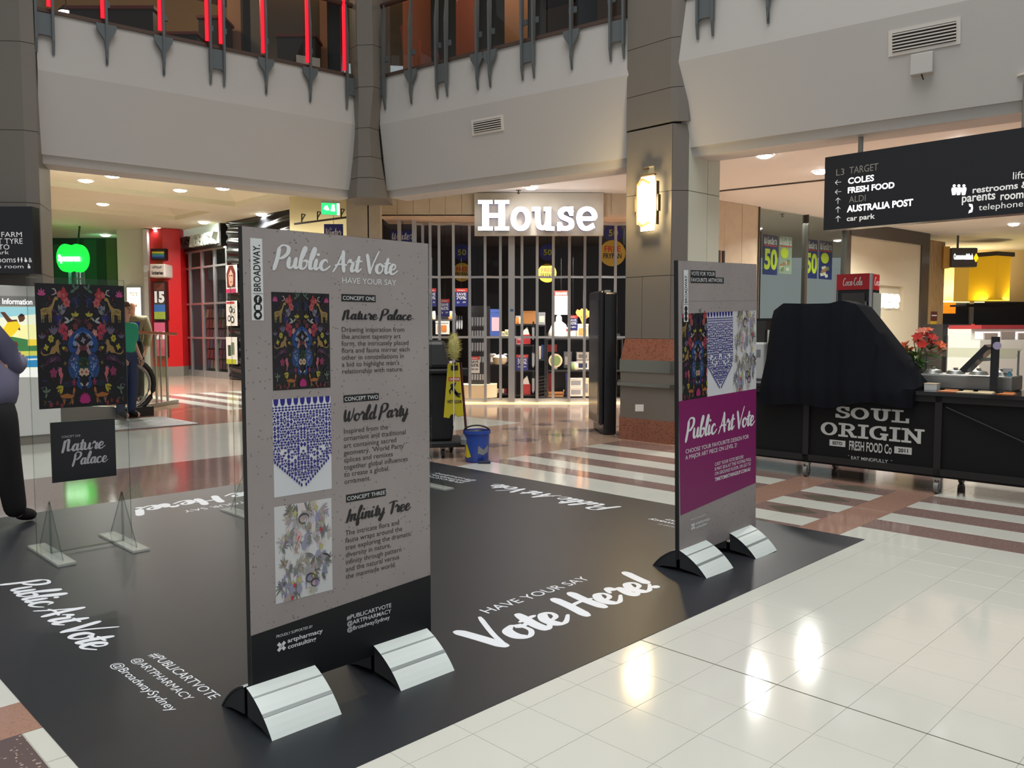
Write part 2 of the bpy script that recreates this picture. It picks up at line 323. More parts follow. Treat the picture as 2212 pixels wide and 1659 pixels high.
def letters(mb, glyphs, frame, box, depth=0.0, keep=False):
    """fit 2D glyph outlines into box=(x0,y0,x1,y1) of a frame (origin, ex, ey, normal)"""
    vs, fs = glyphs
    if not vs: return mb
    xs = [p[0] for p in vs]; ys = [p[1] for p in vs]; ax, bx, ay, by = min(xs), max(xs), min(ys), max(ys)
    x0, y0, x1, y1 = box; sx = (x1 - x0) / (bx - ax); sy = (y1 - y0) / (by - ay)
    if keep: sx = sy = min(sx, sy)
    O, ex, ey, nn = [Vector(q) for q in frame]
    P = [O + ex * (x0 + (q[0] - ax) * sx) + ey * (y0 + (q[1] - ay) * sy) for q in vs]
    i = mb.pts([p + nn * (depth + (vs[k][2] if len(vs[k]) > 2 else 0)) for k, p in enumerate(P)])
    for f in fs: mb.face([i[k] for k in f])
    if depth:
        j = mb.pts(P); cnt = {}
        for f in fs:
            for a, b in zip(f, f[1:] + f[:1]): cnt[(a, b)] = cnt.get((a, b), 0) + 1
        for (a, b) in cnt:
            if (b, a) not in cnt: mb.face((i[a], i[b], j[b], j[a]))
    return mb
def XZ(y=0.0, x=0.0, z=0.0): return ((x, y, z), (1, 0, 0), (0, 0, 1), (0, -1, 0))
def FLAT(z=0.0): return ((0, 0, z), (1, 0, 0), (0, 1, 0), (0, 0, 1))
def write(parent, s, frame, box, m, style='sans', bold=0.0, depth=0.0, label=None, name='lettering', space=1.0, **kw):
    g = sans(s, bold, space) if style == 'sans' else brush(s, **kw) if style == 'brush' else slab(s, **kw)
    mb = MB(); letters(mb, g, frame, box, depth)
    return part(name, mb, m, parent, label=label)
# ================================================================== floor
WT = mat('white_floor_tile', S(200, 201, 192), 0.095, noise=(1.7, 0.4, S(193, 194, 187)), spec=0.55)
MOVJ = mat('movement_joint', S(96, 86, 70), 0.6)
PINK = speckle('pink_terrazzo', S(130, 108, 102), S(146, 124, 116), 0.09, 190, 0.8, S(120, 98, 93))
BROWN = speckle('dark_terrazzo', S(100, 86, 84), S(172, 152, 142), 0.2, 130, 0.95, S(88, 76, 76))
ORANGE = speckle('orange_terrazzo', S(162, 128, 112), S(146, 114, 100), 0.09, 190, 0.75, S(152, 119, 104))
TAN = speckle('tan_terrazzo', S(172, 146, 130), S(180, 156, 140), 0.09, 160, 0.8, S(162, 136, 121))
GREYT = speckle('grey_square', S(132, 115, 110), S(116, 100, 97), 0.09, 150, 0.7)
GROUT = mat('floor_grout', S(178, 175, 165), 0.5)
fl = struct('floor', MB().box(-9, -6, -0.12, 32, 36, -0.0022), GROUT); fl.rotation_euler = (0, 0, R45)
_tm = {}
def slabpiece(name, u0, v0, u1, v1, m, g=0.0009, z=0.0):
    w_, h_ = u1 - u0, v1 - v0; k = (round(w_, 3), round(h_, 3), m.name)
    if k not in _tm:
        c = 0.0007; b = MB(); zt, zb = 0.0, -0.0022
        o = [(g, g), (w_ - g, g), (w_ - g, h_ - g), (g, h_ - g)]; i = [(g + c, g + c), (w_ - g - c, g + c), (w_ - g - c, h_ - g - c), (g + c, h_ - g - c)]
        b.loft([[(*p, zb) for p in o], [(*p, zt - c) for p in o], [(*p, zt) for p in i]]); _tm[k] = b.mesh(name, m)
    o = bpy.data.objects.new(name, _tm[k]); C.objects.link(o); o.parent = fl; o.location = (u0, v0, z); return o
TS = 0.2985
us = [3.18 + TS * k for k in range(-7, 11)]; us[-1] = 6.24
vs_ = [2.49 - TS * k for k in range(0, 9)]
for a, b in zip(us, us[1:]):
    for v1, v0 in zip(vs_, vs_[1:]):
        e = 0.006 if abs(a - 3.18) < .01 else 0
        slabpiece('floor_tile', a + e, v0, b, v1, WT)
part('movement_joint', MB().box(3.1805, -.6, -.0021, 3.1855, 2.49, -.0005), MOVJ, fl)
for a, b, c, d in ((us[0] - 6.0, -3.2, us[0], 2.2), (us[0], -3.2, 6.24, vs_[-1])): slabpiece('floor_slab', a, b, c, d, WT)
def strips(u_edges, v0, v1, n):
    for k, (a, b) in enumerate(zip(u_edges, u_edges[1:])):
        m = PINK if k % 2 == 0 else WT; step = (v1 - v0) / n
        for j in range(n): slabpiece('floor_strip', a, v0 + j * step, b, v0 + (j + 1) * step, m, g=0.0006)
strips([6.24, 6.58, 6.89, 7.22, 7.52, 7.87, 8.2, 8.53, 8.86, 9.2], -0.5, 2.49, 4)
slabpiece('floor_slab', 6.24, -3.2, 14, -0.5, WT)
for a, b in ((5.0, 5.9), (5.9, 6.9), (6.9, 7.89)): slabpiece('floor_band', a, 2.49, b, 2.81, ORANGE)
for a, b in ((5.0, 5.9), (5.9, 6.9), (6.9, 7.89)): slabpiece('floor_band', a, 3.45, b, 3.80, ORANGE)
slabpiece('floor_band', 7.89, 2.49, 8.25, 3.80, ORANGE)
for u0, u1 in ((5.955, 6.28), (6.6, 6.92), (7.245, 7.57)):
    slabpiece('floor_tile', u0, 2.81, u1, 3.13, WT, g=.003); slabpiece('floor_tile', u0, 3.13, u1, 3.45, WT, g=.003)
for u0, u1 in ((5.6, 5.955), (6.28, 6.6), (6.92, 7.245), (7.57, 7.89)):
    slabpiece('floor_strip', u0, 2.81, u1, 3.45, PINK, g=.0004)
    um = (u0 + u1) / 2
    mb = MB().poly([(u0, 3.13, .0004), (um, 2.9, .0004), (u1, 3.13, .0004), (um, 3.36, .0004)]); o = part('dark_diamond', mb, mat('olive_terrazzo', S(98, 92, 80), 0.2), fl)
strips([6.36, 6.64, 6.99, 7.34, 7.69, 8.05, 8.40, 8.9], 3.80, 6.75, 4)
for j in range(4): slabpiece('floor_strip', 5.5, 3.8 + j * .7375, 6.36, 3.8 + (j + 1) * .7375, WT, g=.0006)
slabpiece('floor_slab', 5.5, 6.75, 9.4, 9.2, TAN); slabpiece('floor_slab', 9.4, 6.75, 20, 14.5, TAN); slabpiece('floor_slab', 9.2, -0.5, 24, 3.8, TAN); slabpiece('floor_slab', 8.9, 3.8, 24, 6.75, TAN); slabpiece('floor_slab', 8.25, 2.49, 9.2, 3.8, PINK)
for u, v in ((10.13, 8.79), (9.47, 8.77), (8.75, 8.72), (9.35, 7.78), (8.68, 7.73), (7.97, 7.69), (7.30, 7.63), (10.02, 7.82), (10.8, 8.82), (8.05, 8.7), (6.62, 7.6), (7.35, 8.66)):
    slabpiece('dark_square', u - .15, v - .15, u + .15, v + .15, GREYT, g=0, z=.0008)
slabpiece('floor_slab', -6, 7.3, 5.5, 9.2, PINK); slabpiece('floor_slab', -6, 9.2, 9.4, 12.55, WT)
slabpiece('floor_slab', -6, 12.55, 9.4, 14.5, ORANGE); slabpiece('floor_slab', -6, 14.5, 6.8, 34, ORANGE); slabpiece('floor_slab', 6.8, 18.9, 11.0, 34, TAN); slabpiece('floor_slab', 11.0, 14.5, 20, 34, TAN)
strips([6.8, 7.05, 7.4, 7.72, 8.07, 8.4, 8.75, 9.1, 9.45, 9.8, 10.15, 11.0], 14.5, 18.9, 2)
slabpiece('floor_band', -1.5, 3.38, 0.95, 3.68, ORANGE); slabpiece('floor_tile', -.2, 3.68, .95, 4.27, WT); slabpiece('floor_tile', -.2, 4.27, .95, 4.86, WT)
slabpiece('floor_tile', .80, 3.088, .95, 3.38, WT, g=.003); slabpiece('floor_tile', .80, 2.79, .95, 3.088, WT, g=.003); slabpiece('floor_tile', .80, 2.49, .95, 2.79, WT, g=.003)
slabpiece('floor_strip', -1.5, 2.2, .80, 3.38, BROWN); slabpiece('floor_slab', -6, 4.86, .95, 7.3, WT)
# ================================================================== balcony fascias
PLASTER = mat('white_plaster', S(190, 187, 183), 0.6, noise=(0.5, 0.4, S(185, 181, 177)))
CREAM = mat('cream_ceiling', S(226, 224, 198), 0.7); CEILW = mat('white_ceiling', S(224, 220, 212), 0.7)
PL0, PL1 = Vector((-6.25, 11.03, 0)), Vector((-2.62, 13.93, 0))
PM0, PM1 = Vector((-2.17, 13.935, 0)), Vector((1.85, 11.06, 0))
PR0, PR1 = Vector((2.15, 10.72, 0)), Vector((7.6, 6.62, 0))
ZT = 5.68
def frame_of(P, Q):
    d = (Q - P).normalized(); n = Vector((d.y, -d.x, 0))
    if n.dot(Vector((0, 0, 0)) - P) < 0: n = -n
    return d, n
PROF = [(0, ZT), (.05, 4.9), (-.1, 3.84), (-.13, 3.84), (-.16, 3.73), (-.6, 3.73), (-.6, 5.5), (-.3, ZT)]
def fascia(name, P, Q):
    d, n = frame_of(P, Q); mb = MB()
    mb.loft([[tuple(E_ + n * o + Vector((0, 0, z))) for o, z in PROF] for E_ in (P, Q)])
    return struct(name, mb, PLASTER)
fascia('wall_left', PL0, PL1); fascia('wall_back', PM0, PM1); fascia('wall_right', PR0, PR1)
# rails along the slab edge
RAILM = mat('slab_edge_rail', S(92, 74, 66), 0.4, 0.4)
for nm, P, Q in (('trim_1', PL0, PL1), ('trim_2', PM0, PM1), ('trim_3', PR0, PR1)):
    d, n = frame_of(P, Q); struct(nm, MB().bar(P + n * .0 + Vector((0, 0, ZT + .015)), Q + n * .0 + Vector((0, 0, ZT + .015)), .05, .05), RAILM)
# ================================================================== upper level rooms behind the balconies
UPW = mat('upper_tan_wall', S(146, 120, 88), 0.7, noise=(0.4, 0.3, S(120, 96, 70))); UPD = mat('upper_dark_wall', S(58, 50, 46), 0.6); UPR = mat('upper_rust_wall', S(140, 84, 66), 0.6)
dL, nL = frame_of(PL0, PL1); dM, nM = frame_of(PM0, PM1); dR, nR = frame_of(PR0, PR1)
def off(P, n, a, z=0.0): return P - n * a + Vector((0, 0, z))
def vwall(name, A, B, z0, z1, m, t=.15):
    d = (B - A).normalized(); nn = Vector((-d.y, d.x, 0)) * t
    return struct(name, MB().loft([[tuple(p + Vector((0, 0, z))) for p in (A, B, B + nn, A + nn)] for z in (z0, z1)]), m)
def hslab(name, pts, z0, z1, m): return struct(name, MB().prism([(p[0], p[1]) for p in pts], z0, z1), m)
MEET = Vector((-2.4, 14.2, 0)); FARC = Vector((-2.6, 24, 0))
hslab('floor_upper_left', [off(PL0, nL, .05) - dL * 4, off(PL1, nL, .05), MEET, FARC, Vector((-16, 22, 0))], 5.45, 5.62, mat('upper_floor', S(120, 100, 80), .5))
hslab('floor_upper_back', [off(PM0, nM, .05), off(PM1, nM, .05) + dM * 6.5, Vector((14, 16, 0)), FARC, MEET], 5.45, 5.62, MATS['upper_floor'])
vwall('wall_upper_left', off(PL0, nL, 7) - dL * 5, off(PL1, nL, 7) + dL * 1, 5.6, 11, UPW)
vwall('wall_upper_back', off(PM0, nM, 6.5) - dM * 1.0, off(PM1, nM, 6.5) + dM * 8, 5.6, 11, UPD)
hslab('ceiling_upper_left', [off(PL0, nL, .3) - dL * 4, off(PL1, nL, .3), MEET, FARC, Vector((-16, 22, 0))], 9.0, 9.2, UPW)
hslab('ceiling_upper_back', [off(PM0, nM, .3), off(PM1, nM, .3) + dM * 7, Vector((14, 16, 0)), FARC, MEET], 9.0, 9.2, UPD)
# ================================================================== lower ceilings
CZ = 4.7
def ceil_left():
    # panel with two raised coffers, in floor-grid coordinates
    hu = (4.6, 10.2); hv = ((18.0, 20.4), (21.8, 24.2)); mb = MB(); Z = CZ
    U0, U1_, V0, V1_ = -4, 13.5, 12.75, 34
    def q(u0, v0, u1, v1): mb.poly([(u0, v0, Z), (u1, v0, Z), (u1, v1, Z), (u0, v1, Z)])
    q(U0, 17.0, hu[0], V1_); q(hu[1], 17.0, U1_, V1_); q(hu[0], 17.0, hu[1], hv[0][0]); q(hu[0], hv[0][1], hu[1], hv[1][0]); q(hu[0], hv[1][1], hu[1], V1_)
    q(U0, V0, 11.3, 17.0)
    for a, b in hv:
        s = .45; h = .35
        lo = [(hu[0], a), (hu[1], a), (hu[1], b), (hu[0], b)]; hi = [(hu[0] + s, a + s), (hu[1] - s, a + s), (hu[1] - s, b - s), (hu[0] + s, b - s)]
        lov = mb.pts([(*p, Z) for p in lo]); mid = mb.pts([(*p, Z + .12) for p in lo]); up = mb.pts([(*p, Z + h) for p in hi])
        for k in range(4):
            j = (k + 1) % 4; mb.face((lov[k], lov[j], mid[j], mid[k])); mb.face((mid[k], mid[j], up[j], up[k]))
        mb.face(up)
    o = struct('ceiling_left', mb, CREAM); o.rotation_euler = (0, 0, R45)
ceil_left()
CM = 4.1
hslab('ceiling_back', [off(PM0, nM, .3), off(PM1, nM, .3), off(PR0, nR, .3), off(PR1, nR, .3), Vector((24, 10, 0)), Vector((24, 30, 0)), Vector((-2.3, 30, 0)), Vector((-2.3, 14.2, 0))], CM, CM + .3, CEILW)
# ================================================================== columns
CLAD = mat('grey_cladding', S(122, 116, 107), 0.45, noise=(0.7, 0.4, S(114, 108, 100))); JOINT = mat('cladding_joint', S(70, 64, 58), 0.6)
GRAN = speckle('orange_granite', S(152, 98, 76), S(124, 76, 60), 0.25, 60, 0.78, S(138, 88, 70)); STEEL = mat('brushed_steel_band', S(150, 152, 146), 0.28, 0.85); CLADLIT = mat('lit_side_cladding', S(206, 212, 196), 0.5)  # pillar's side face: light of the downlights beyond put into a paler colour
def ring(poly, k, c): return [(c[0] + (x - c[0]) * k, c[1] + (y - c[1]) * k) for x, y in poly]
MC = [(1.545, 11.22), (2.06, 10.70), (2.28, 10.72), (2.80, 11.19), (2.66, 11.9), (2.0, 12.0), (1.62, 11.7)]
cc = (2.15, 11.3)
mcol = thing('column', 'grey clad octagonal pillar with orange granite bands beside the shop entrance', 'column', (0, 0, 0))
def cseg(name, z0, z1, k0, k1, m, poly=MC): return part(name, MB().loft([[(*p, z0) for p in ring(poly, k0, cc)], [(*p, z1) for p in ring(poly, k1, cc)]]), m, mcol)
def zc(py, d=10.95): return D(1400, py, d).z
cseg('granite_base', 0, zc(905), 1.12, 1.12, GRAN); cseg('cladding_panel', zc(905), zc(835), 1.1, 1.1, CLAD); cseg('cladding_panel', zc(830), zc(804), 1.1, 1.1, CLAD)
cseg('steel_ledge', zc(835), zc(828), 1.17, 1.17, STEEL); cseg('steel_band', zc(804), zc(778), 1.12, 1.12, STEEL); cseg('granite_band', zc(778), zc(732), 1.1, 1.0, GRAN)
lv = [zc(732), zc(597), zc(418), zc(276)]
for a, b in zip(lv, lv[1:]):
    # front and chamfer faces as separate cladding panels with recessed joints
    cseg('cladding_core', a, b, .985, .985, JOINT)
    for i, m in ((0, CLAD), (1, CLAD), (2, CLADLIT if b > 2 else CLAD), (6, CLAD)):
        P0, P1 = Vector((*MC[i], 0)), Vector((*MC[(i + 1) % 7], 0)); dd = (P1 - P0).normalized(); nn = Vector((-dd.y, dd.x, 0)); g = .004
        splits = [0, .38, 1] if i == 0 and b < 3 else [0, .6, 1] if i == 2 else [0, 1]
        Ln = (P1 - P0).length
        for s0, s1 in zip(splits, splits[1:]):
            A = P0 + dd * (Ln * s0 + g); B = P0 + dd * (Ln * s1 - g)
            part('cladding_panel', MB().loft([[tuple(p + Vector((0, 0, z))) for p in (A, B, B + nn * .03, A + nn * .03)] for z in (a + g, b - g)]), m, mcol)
cseg('steel_trim', zc(279), zc(273), 1.03, 1.03, STEEL)
UPC = [(1.542, 11.225), (2.03, 10.715), (2.12, 10.68), (2.25, 10.67), (2.36, 10.71), (2.80, 11.12), (2.66, 11.9), (2.0, 12.0), (1.6, 11.7)]
lv = [zc(273), zc(200), zc(95), zc(-60), 9.0]
for a, b in zip(lv, lv[1:]): part('cladding_panel', MB().loft([[(*p, a + .004) for p in UPC], [(*p, b - .004) for p in UPC]]), CLAD, mcol); part('joint_core', MB().loft([[(*p, b - .006) for p in ring(UPC, .985, cc)], [(*p, b + .006) for p in ring(UPC, .985, cc)]]), JOINT, mcol)
part('power_outlet', MB().box(-.055, -.012, -.045, .055, .0, .045), mat('outlet_plastic', S(226, 222, 212), .4), mcol).location = D(1381, 881, 10.78)
mcol.children[-1].rotation_euler = (0, 0, math.radians(-44))
# corner column between the two balconies
ccol = thing('column', 'narrow grey flared pillar in the corner between the two balconies', 'column', (0, 0, 0))
def csec(xl, xr, z, d=13.72, bul=.16):
    xm = (xl + xr) / 2; w_ = (xr - xl) / 2
    return [(xm - w_, d + .22, z), (xm - w_ * .45, d + .03, z), (xm + w_ * .45, d + .0, z), (xm + w_, d + .2, z), (xm + w_, d + .9, z), (xm - w_, d + .9, z)]
def cx_(px, d=13.9): return (px - CX) / F * d
zz = lambda py: D(790, py, 13.8).z
levels = [(-80, 763, 836), (100, 763, 836), (190, 766, 836), (278, 769, 823), (340, 766, 827), (385, 761, 833), (428, 755, 839)]
for (ya, la, ra), (yb, lb, rb) in zip(levels, levels[1:]):
    part('cladding_panel', MB().loft([csec(cx_(la), cx_(ra), zz(ya) - .004), csec(cx_(lb), cx_(rb), zz(yb) + .004)]), CLAD, ccol)
part('joint_core', MB().loft([csec(cx_(769), cx_(830), zz(-60), 13.76), csec(cx_(776), cx_(817), zz(278), 13.78), csec(cx_(762), cx_(832), zz(420), 13.76)]), JOINT, ccol)
# left column
lcol = thing('column', 'broad grey clad pillar at the left edge behind the information panel', 'column', (0, 0, 0))
LC = [(-7.6, 10.7), (-6.32, 10.80), (-6.20, 10.9), (-6.5, 11.7), (-7.6, 11.7)]
zl = lambda py: D(40, py, 10.9).z
lv = [0, zl(592), zl(440), zl(285), zl(95), zl(-40), 9.0]
for a, b in zip(lv, lv[1:]):
    part('cladding_panel', MB().loft([[(*p, a + .004) for p in LC], [(*p, b - .004) for p in LC]]), CLAD, lcol)
    part('joint_core', MB().loft([[(*p, b - .006) for p in ring(LC, .985, (-6.9, 11.2))], [(*p, b + .006) for p in ring(LC, .985, (-6.9, 11.2))]]), JOINT, lcol)
# ================================================================== balustrades: glass, handrail, blade posts with claw brackets
GLASS = glassy('balustrade_glass', (0.93, 0.97, 0.96)); BLADE = mat('grey_painted_steel', S(104, 110, 112), 0.4, 0.4); HAND = mat('timber_handrail', S(70, 44, 36), 0.4)
REDL = mat('red_lit_strip', S(200, 20, 36), 0.4, emit=S(255, 28, 52), es=1.0)
def balustrade(P, Q, label, ztop=6.82):
    d, n = frame_of(P, Q); t = thing('glass_balustrade', label, 'balustrade', (0, 0, 0)); Lh = (Q - P).length; k = max(2, int(Lh / 1.4))
    for i in range(k):
        A = P + d * (Lh * i / k + .01) + n * .02; B = P + d * (Lh * (i + 1) / k - .01) + n * .02
        part('glass_panel', MB().loft([[tuple(p + Vector((0, 0, z))) for p in (A, B, B - n * .012, A - n * .012)] for z in (ZT + .045, ztop - .06)]), GLASS, t)
    part('handrail', MB().tube([P + n * .03 + Vector((0, 0, ztop)), Q + n * .03 + Vector((0, 0, ztop))], .04, 10), HAND, t, smooth=True)
    return t
balL = balustrade(PL0, PL1, 'red-lit glass balustrade with timber handrail on the left balcony'); balM = balustrade(PM0, PM1, 'glass balustrade with timber handrail on the balcony above the shop entrance'); balR = balustrade(PR0, PR1, 'glass balustrade on the right balcony, cut by the top of the frame')
def post(t, P, Q, px, red, double):
    d, n = frame_of(P, Q); s, _ = online(px, 100, P, d); o = P + d * s
    sg = 1 if Vector((-d.y, d.x, 0)).dot(n) > 0 else -1          # local +y (times sg) looks into the atrium
    xs = (-.1, .1) if double else (0,); h = .016; bm_ = MB(); rs = MB(); gc = MB()
    for x in xs:
        bl = [(sg * .03, 6.95), (sg * .05, 6.95), (sg * .12, 6.3), (sg * .11, ZT), (sg * .1, 5.3), (sg * .055, 5.12), (sg * .055, ZT), (sg * .04, 6.3)]
        bm_.prism(bl, x - h, x + h, 'x'); rs.box(x - .062, sg * .035 - .01, ZT + .06, x - .018, sg * .085 + .01, 6.95); gc.box(x - .06, -.02, ZT + .22, x + .06, sg * .07 + .02, ZT + .30)
    pt = part('balustrade_post', bm_, BLADE, t); pt.location = o; pt.rotation_euler = (0, 0, math.atan2(d.y, d.x))
    if red: part('lit_strip', rs, REDL, pt, label='red glowing strip')
    part('glass_clamp', gc, BLADE, pt)
    if double: part('claw_bracket', MB().prism([(-.12, ZT - .04), (.12, ZT - .04), (.12, 5.3), (.06, 5.36), (-.06, 5.36), (-.12, 5.3)], sg * .05, sg * .075, 'y'), BLADE, pt)
    else: part('claw_bracket', MB().prism([(-.13, ZT - .02), (.13, ZT - .02), (.12, ZT - .1), (.03, 5.45), (.0, 5.14), (-.03, 5.45), (-.12, ZT - .1)], sg * .05, sg * .09, 'y'), BLADE, pt)
for px, dbl in ((95, 1), (228, 0), (350, 0), (465, 1), (570, 0), (665, 0), (756, 1)): post(balL, PL0, PL1, px, True, dbl)
for px, dbl in ((826, 1), (893, 0), (960, 1), (1037, 0), (1064, 0), (1146, 1), (1240, 0), (1338, 1)): post(balM, PM0, PM1, px, False, dbl)
for px, dbl in ((1527, 1), (1662, 0)): post(balR, PR0, PR1, px, False, dbl)
# ================================================================== wall vents, speaker box
VENTD = mat('vent_dark', (0.02, 0.02, 0.02), .8); VENTW = mat('vent_white', S(214, 208, 200), .45)
def slope_frame(P, Q, px, py):           # point on the sloping lower part of the fascia
    d, n = frame_of(P, Q); best = None
    o = 0.0
    for _ in range(5):
        s, z = online(px, py, P + n * o, d); o = -.1 + .15 * (z - 3.84) / (4.9 - 3.84) if z < 4.9 else .05 * (ZT - z) / (ZT - 4.9)
    return P + d * s + n * o + Vector((0, 0, z)), d, n
def vent(P, Q, px0, py0, px1, py1, ns, label):
    A, d, n = slope_frame(P, Q, px0, py0); B, _, _ = slope_frame(P, Q, px1, py1)
    w_ = (B - A).xy.length; h = A.z - B.z if A.z > B.z else .3; cxy = (A + B) / 2
    t = thing('wall_vent', label, 'vent', cxy, math.atan2(d.y, d.x)); t.rotation_euler = (math.radians(8) * (1 if Vector((-d.y, d.x, 0)).dot(n) < 0 else -1), 0, math.atan2(d.y, d.x))
    sg = -1 if Vector((-d.y, d.x, 0)).dot(n) < 0 else 1
    return t, w_, sg
for P, Q, a, lab, ns, hh in ((PM0, PM1, (1023, 264, 1084, 278), 'small white slatted air vent on the balcony wall above the shop entrance', 5, .16), (PR0, PR1, (1928, 91, 2066, 70), 'large white slatted air vent high on the right balcony wall', 6, .2)):
    t, w_, sg = vent(P, Q, *a, ns, lab)
    part('backing', MB().box(-w_ / 2, -.01, -hh / 2, w_ / 2, .01, hh / 2), VENTD, t)
    f = MB()
    for x0, z0, x1, z1 in ((-w_ / 2 - .04, hh / 2, w_ / 2 + .04, hh / 2 + .035), (-w_ / 2 - .04, -hh / 2 - .035, w_ / 2 + .04, -hh / 2), (-w_ / 2 - .04, -hh / 2, -w_ / 2, hh / 2), (w_ / 2, -hh / 2, w_ / 2 + .04, hh / 2)): f.box(x0, sg * .0 - .012, z0, x1, sg * .012 + .012, z1)
    part('frame', f, VENTW, t)
    for k in range(ns):
        z = -hh / 2 + hh * (k + .5) / ns; part('slat', MB().bar((-w_ / 2, sg * .015, z), (w_ / 2, sg * .015, z), .02, hh / ns * .42), VENTW, t)
A, d, n = slope_frame(PR0, PR1, 1993, 140)
t = thing('speaker_box', 'small square white box under the large vent on the right wall', 'box', A, math.atan2(d.y, d.x))
sg = 1 if Vector((-d.y, d.x, 0)).dot(n) > 0 else -1
part('housing', MB().box(-.11, -.02 + (.0 if sg > 0 else -.05), -.11, .11, .02 + (.05 if sg > 0 else 0), .11), PLASTER, t, bevel=.008); part('cable_stub', MB().tube([(0, sg * .04, -.11), (.01, sg * .05, -.14), (.02, sg * .04, -.17)], .008, 6), VENTD, t)
# ================================================================== downlights
LITW = mat('downlight_diffuser', (1, 1, 1), .4, emit=(1.0, 0.98, 0.94), es=40); TRIM = mat('downlight_trim', S(220, 216, 206), .4)
_dl = None
def downlight(p, r, power, label, col=(1, .97, .9), grp='round ceiling downlights'):
    t = thing('ceiling_downlight', label, 'downlight', p, 0, grp)
    part('diffuser', MB().lathe([(.01, -.05), (r * .4, -.046), (r * .7, -.034), (r * .86, -.012), (r * .86, 0)], 20), LITW, t); part('trim_ring', MB().lathe([(r * .86, 0), (r * .86, -.016), (r, -.016), (r, 0)], 20, caps=False), TRIM, t)
    if power:
        l = bpy.data.lights.new('downlight_lamp', 'AREA'); l.shape = 'DISK'; l.size = r * 1.6; l.energy = power; l.color = col; l.spread = math.radians(150)
        o = bpy.data.objects.new('downlight_lamp', l); C.objects.link(o); o.parent = t; o.location = (0, 0, -.07)
    return t
for px, py, pw, lab in ((185, 389, 150, 'round downlight nearest the left pillar, left of a close pair'), (243, 379, 150, 'round downlight right of the close pair under the left balcony'), (389, 410, 150, 'round downlight in the cream ceiling, left of the pair above the newsagency'), (481, 406, 150, 'round downlight in the cream ceiling, right of the pair above the newsagency'),
                        (222, 440, 150, 'lone round downlight in the middle of the cream coffered ceiling'), (565, 463, 130, 'round downlight above the black wavy panel'), (440, 480, 100, 'flat-looking round downlight above the newsagency sign'), (228, 508, 150, 'farthest round downlight above the green shop'), (130, 521, 130, 'round downlight behind the green round sign'), (341, 494, 100, 'round downlight over the red pillar')):
    downlight(G(px, py, CZ - .005), .165, pw, lab)
for px, py, pw, lab in ((1652, 335, 120, 'round downlight nearest the main pillar in the right ceiling'), (1772, 370, 120, 'round downlight partly behind the left end of the black directory sign'), (2068, 303, 120, 'round downlight above the right half of the black directory sign'), (2190, 484, 40, 'long bright ceiling light under the right end of the directory sign'), (1147, 404, 8, 'downlight above the white shop sign'), (1860, 440, 170, 'added fill lamp, unseen behind the left half of the directory sign'), (2000, 452, 170, 'added fill lamp, unseen behind the middle of the directory sign'), (2130, 440, 170, 'added fill lamp, unseen behind the right half of the directory sign')):
    downlight(G(px, py, CM - .005), .13, pw, lab)  # lamps fully behind the directory sign are added to brighten the ivory wall
# ================================================================== homewares shop with the folding shutter
WOODP = mat('pale_wood_panel', S(206, 192, 166), 0.5, noise=(5, 0.35, S(190, 174, 148))); DARKF = mat('dark_frame', S(30, 28, 28), 0.4); ALU = mat('aluminium', S(196, 198, 200), 0.32, 0.75)
LITSIGN = mat('lit_white_acrylic', (1, 1, 1), .4, emit=(0.97, 0.96, 1.0), es=1.7); SIGNSIDE = mat('letter_return', S(112, 104, 150), .6); SIGNBACK = mat('sign_panel', S(190, 182, 164), .6)
NAVY = mat('shop_dark_wall', S(36, 38, 46), .7); SHELF = mat('black_shelf', S(28, 26, 26), .5)
PANE = glassy('shutter_pane', (0.97, 0.98, 1.0), 0.5); 
SPZ = D(800, 419, 15.0).z
def pxbox(px0, py0, px1, py1, d, t): a = D(px0, py1, d); b = D(px1, py0, d); return (a.x, d, a.z, b.x, d + t, b.z)
# pale pillar left of the shopfront
sp = thing('shop_pier', 'pale timber-panelled pier below the corner pillar', 'pier', (0, 0, 0))
for a, b in ((754, 796), (799, 821)):
    bx = pxbox(a, 425, b, 900, 15.2, .2); part('timber_panel', MB().box(bx[0], bx[1], 0, bx[3], bx[4], CM), WOODP, sp)
bx = pxbox(796, 425, 799, 900, 15.22, .15); part('shadow_gap', MB().box(bx[0], bx[1], 0, bx[3], bx[4], CM), DARKF, sp)
# bulkhead of planks above the shutter
bh = thing('shop_bulkhead', 'pale plank bulkhead over the folding shutter behind the lit sign', 'bulkhead', (0, 0, 0)); DB = 15.9
zb0 = D(1100, 466, DB).z
edges = [821, 858, 893, 928, 962, 997, 1032, 1068, 1104, 1140, 1176, 1212, 1248, 1284, 1320, 1356, 1392, 1428, 1464, 1500, 1548]
for a, b in zip(edges, edges[1:]):
    xa, xb = D(a, 450, DB).x + .003, D(b, 450, DB).x - .003; part('plank', MB().box(xa, DB, zb0 if b < 1040 else zb0 + .02, xb, DB + .05, CM - .002), WOODP, bh)
part('soffit_panel', MB().box(D(821, 450, DB).x, DB, zb0 - .02, D(1548, 450, DB).x, 17.0, zb0 + .02), mat('peach_soffit', S(214, 188, 160), .6), bh)
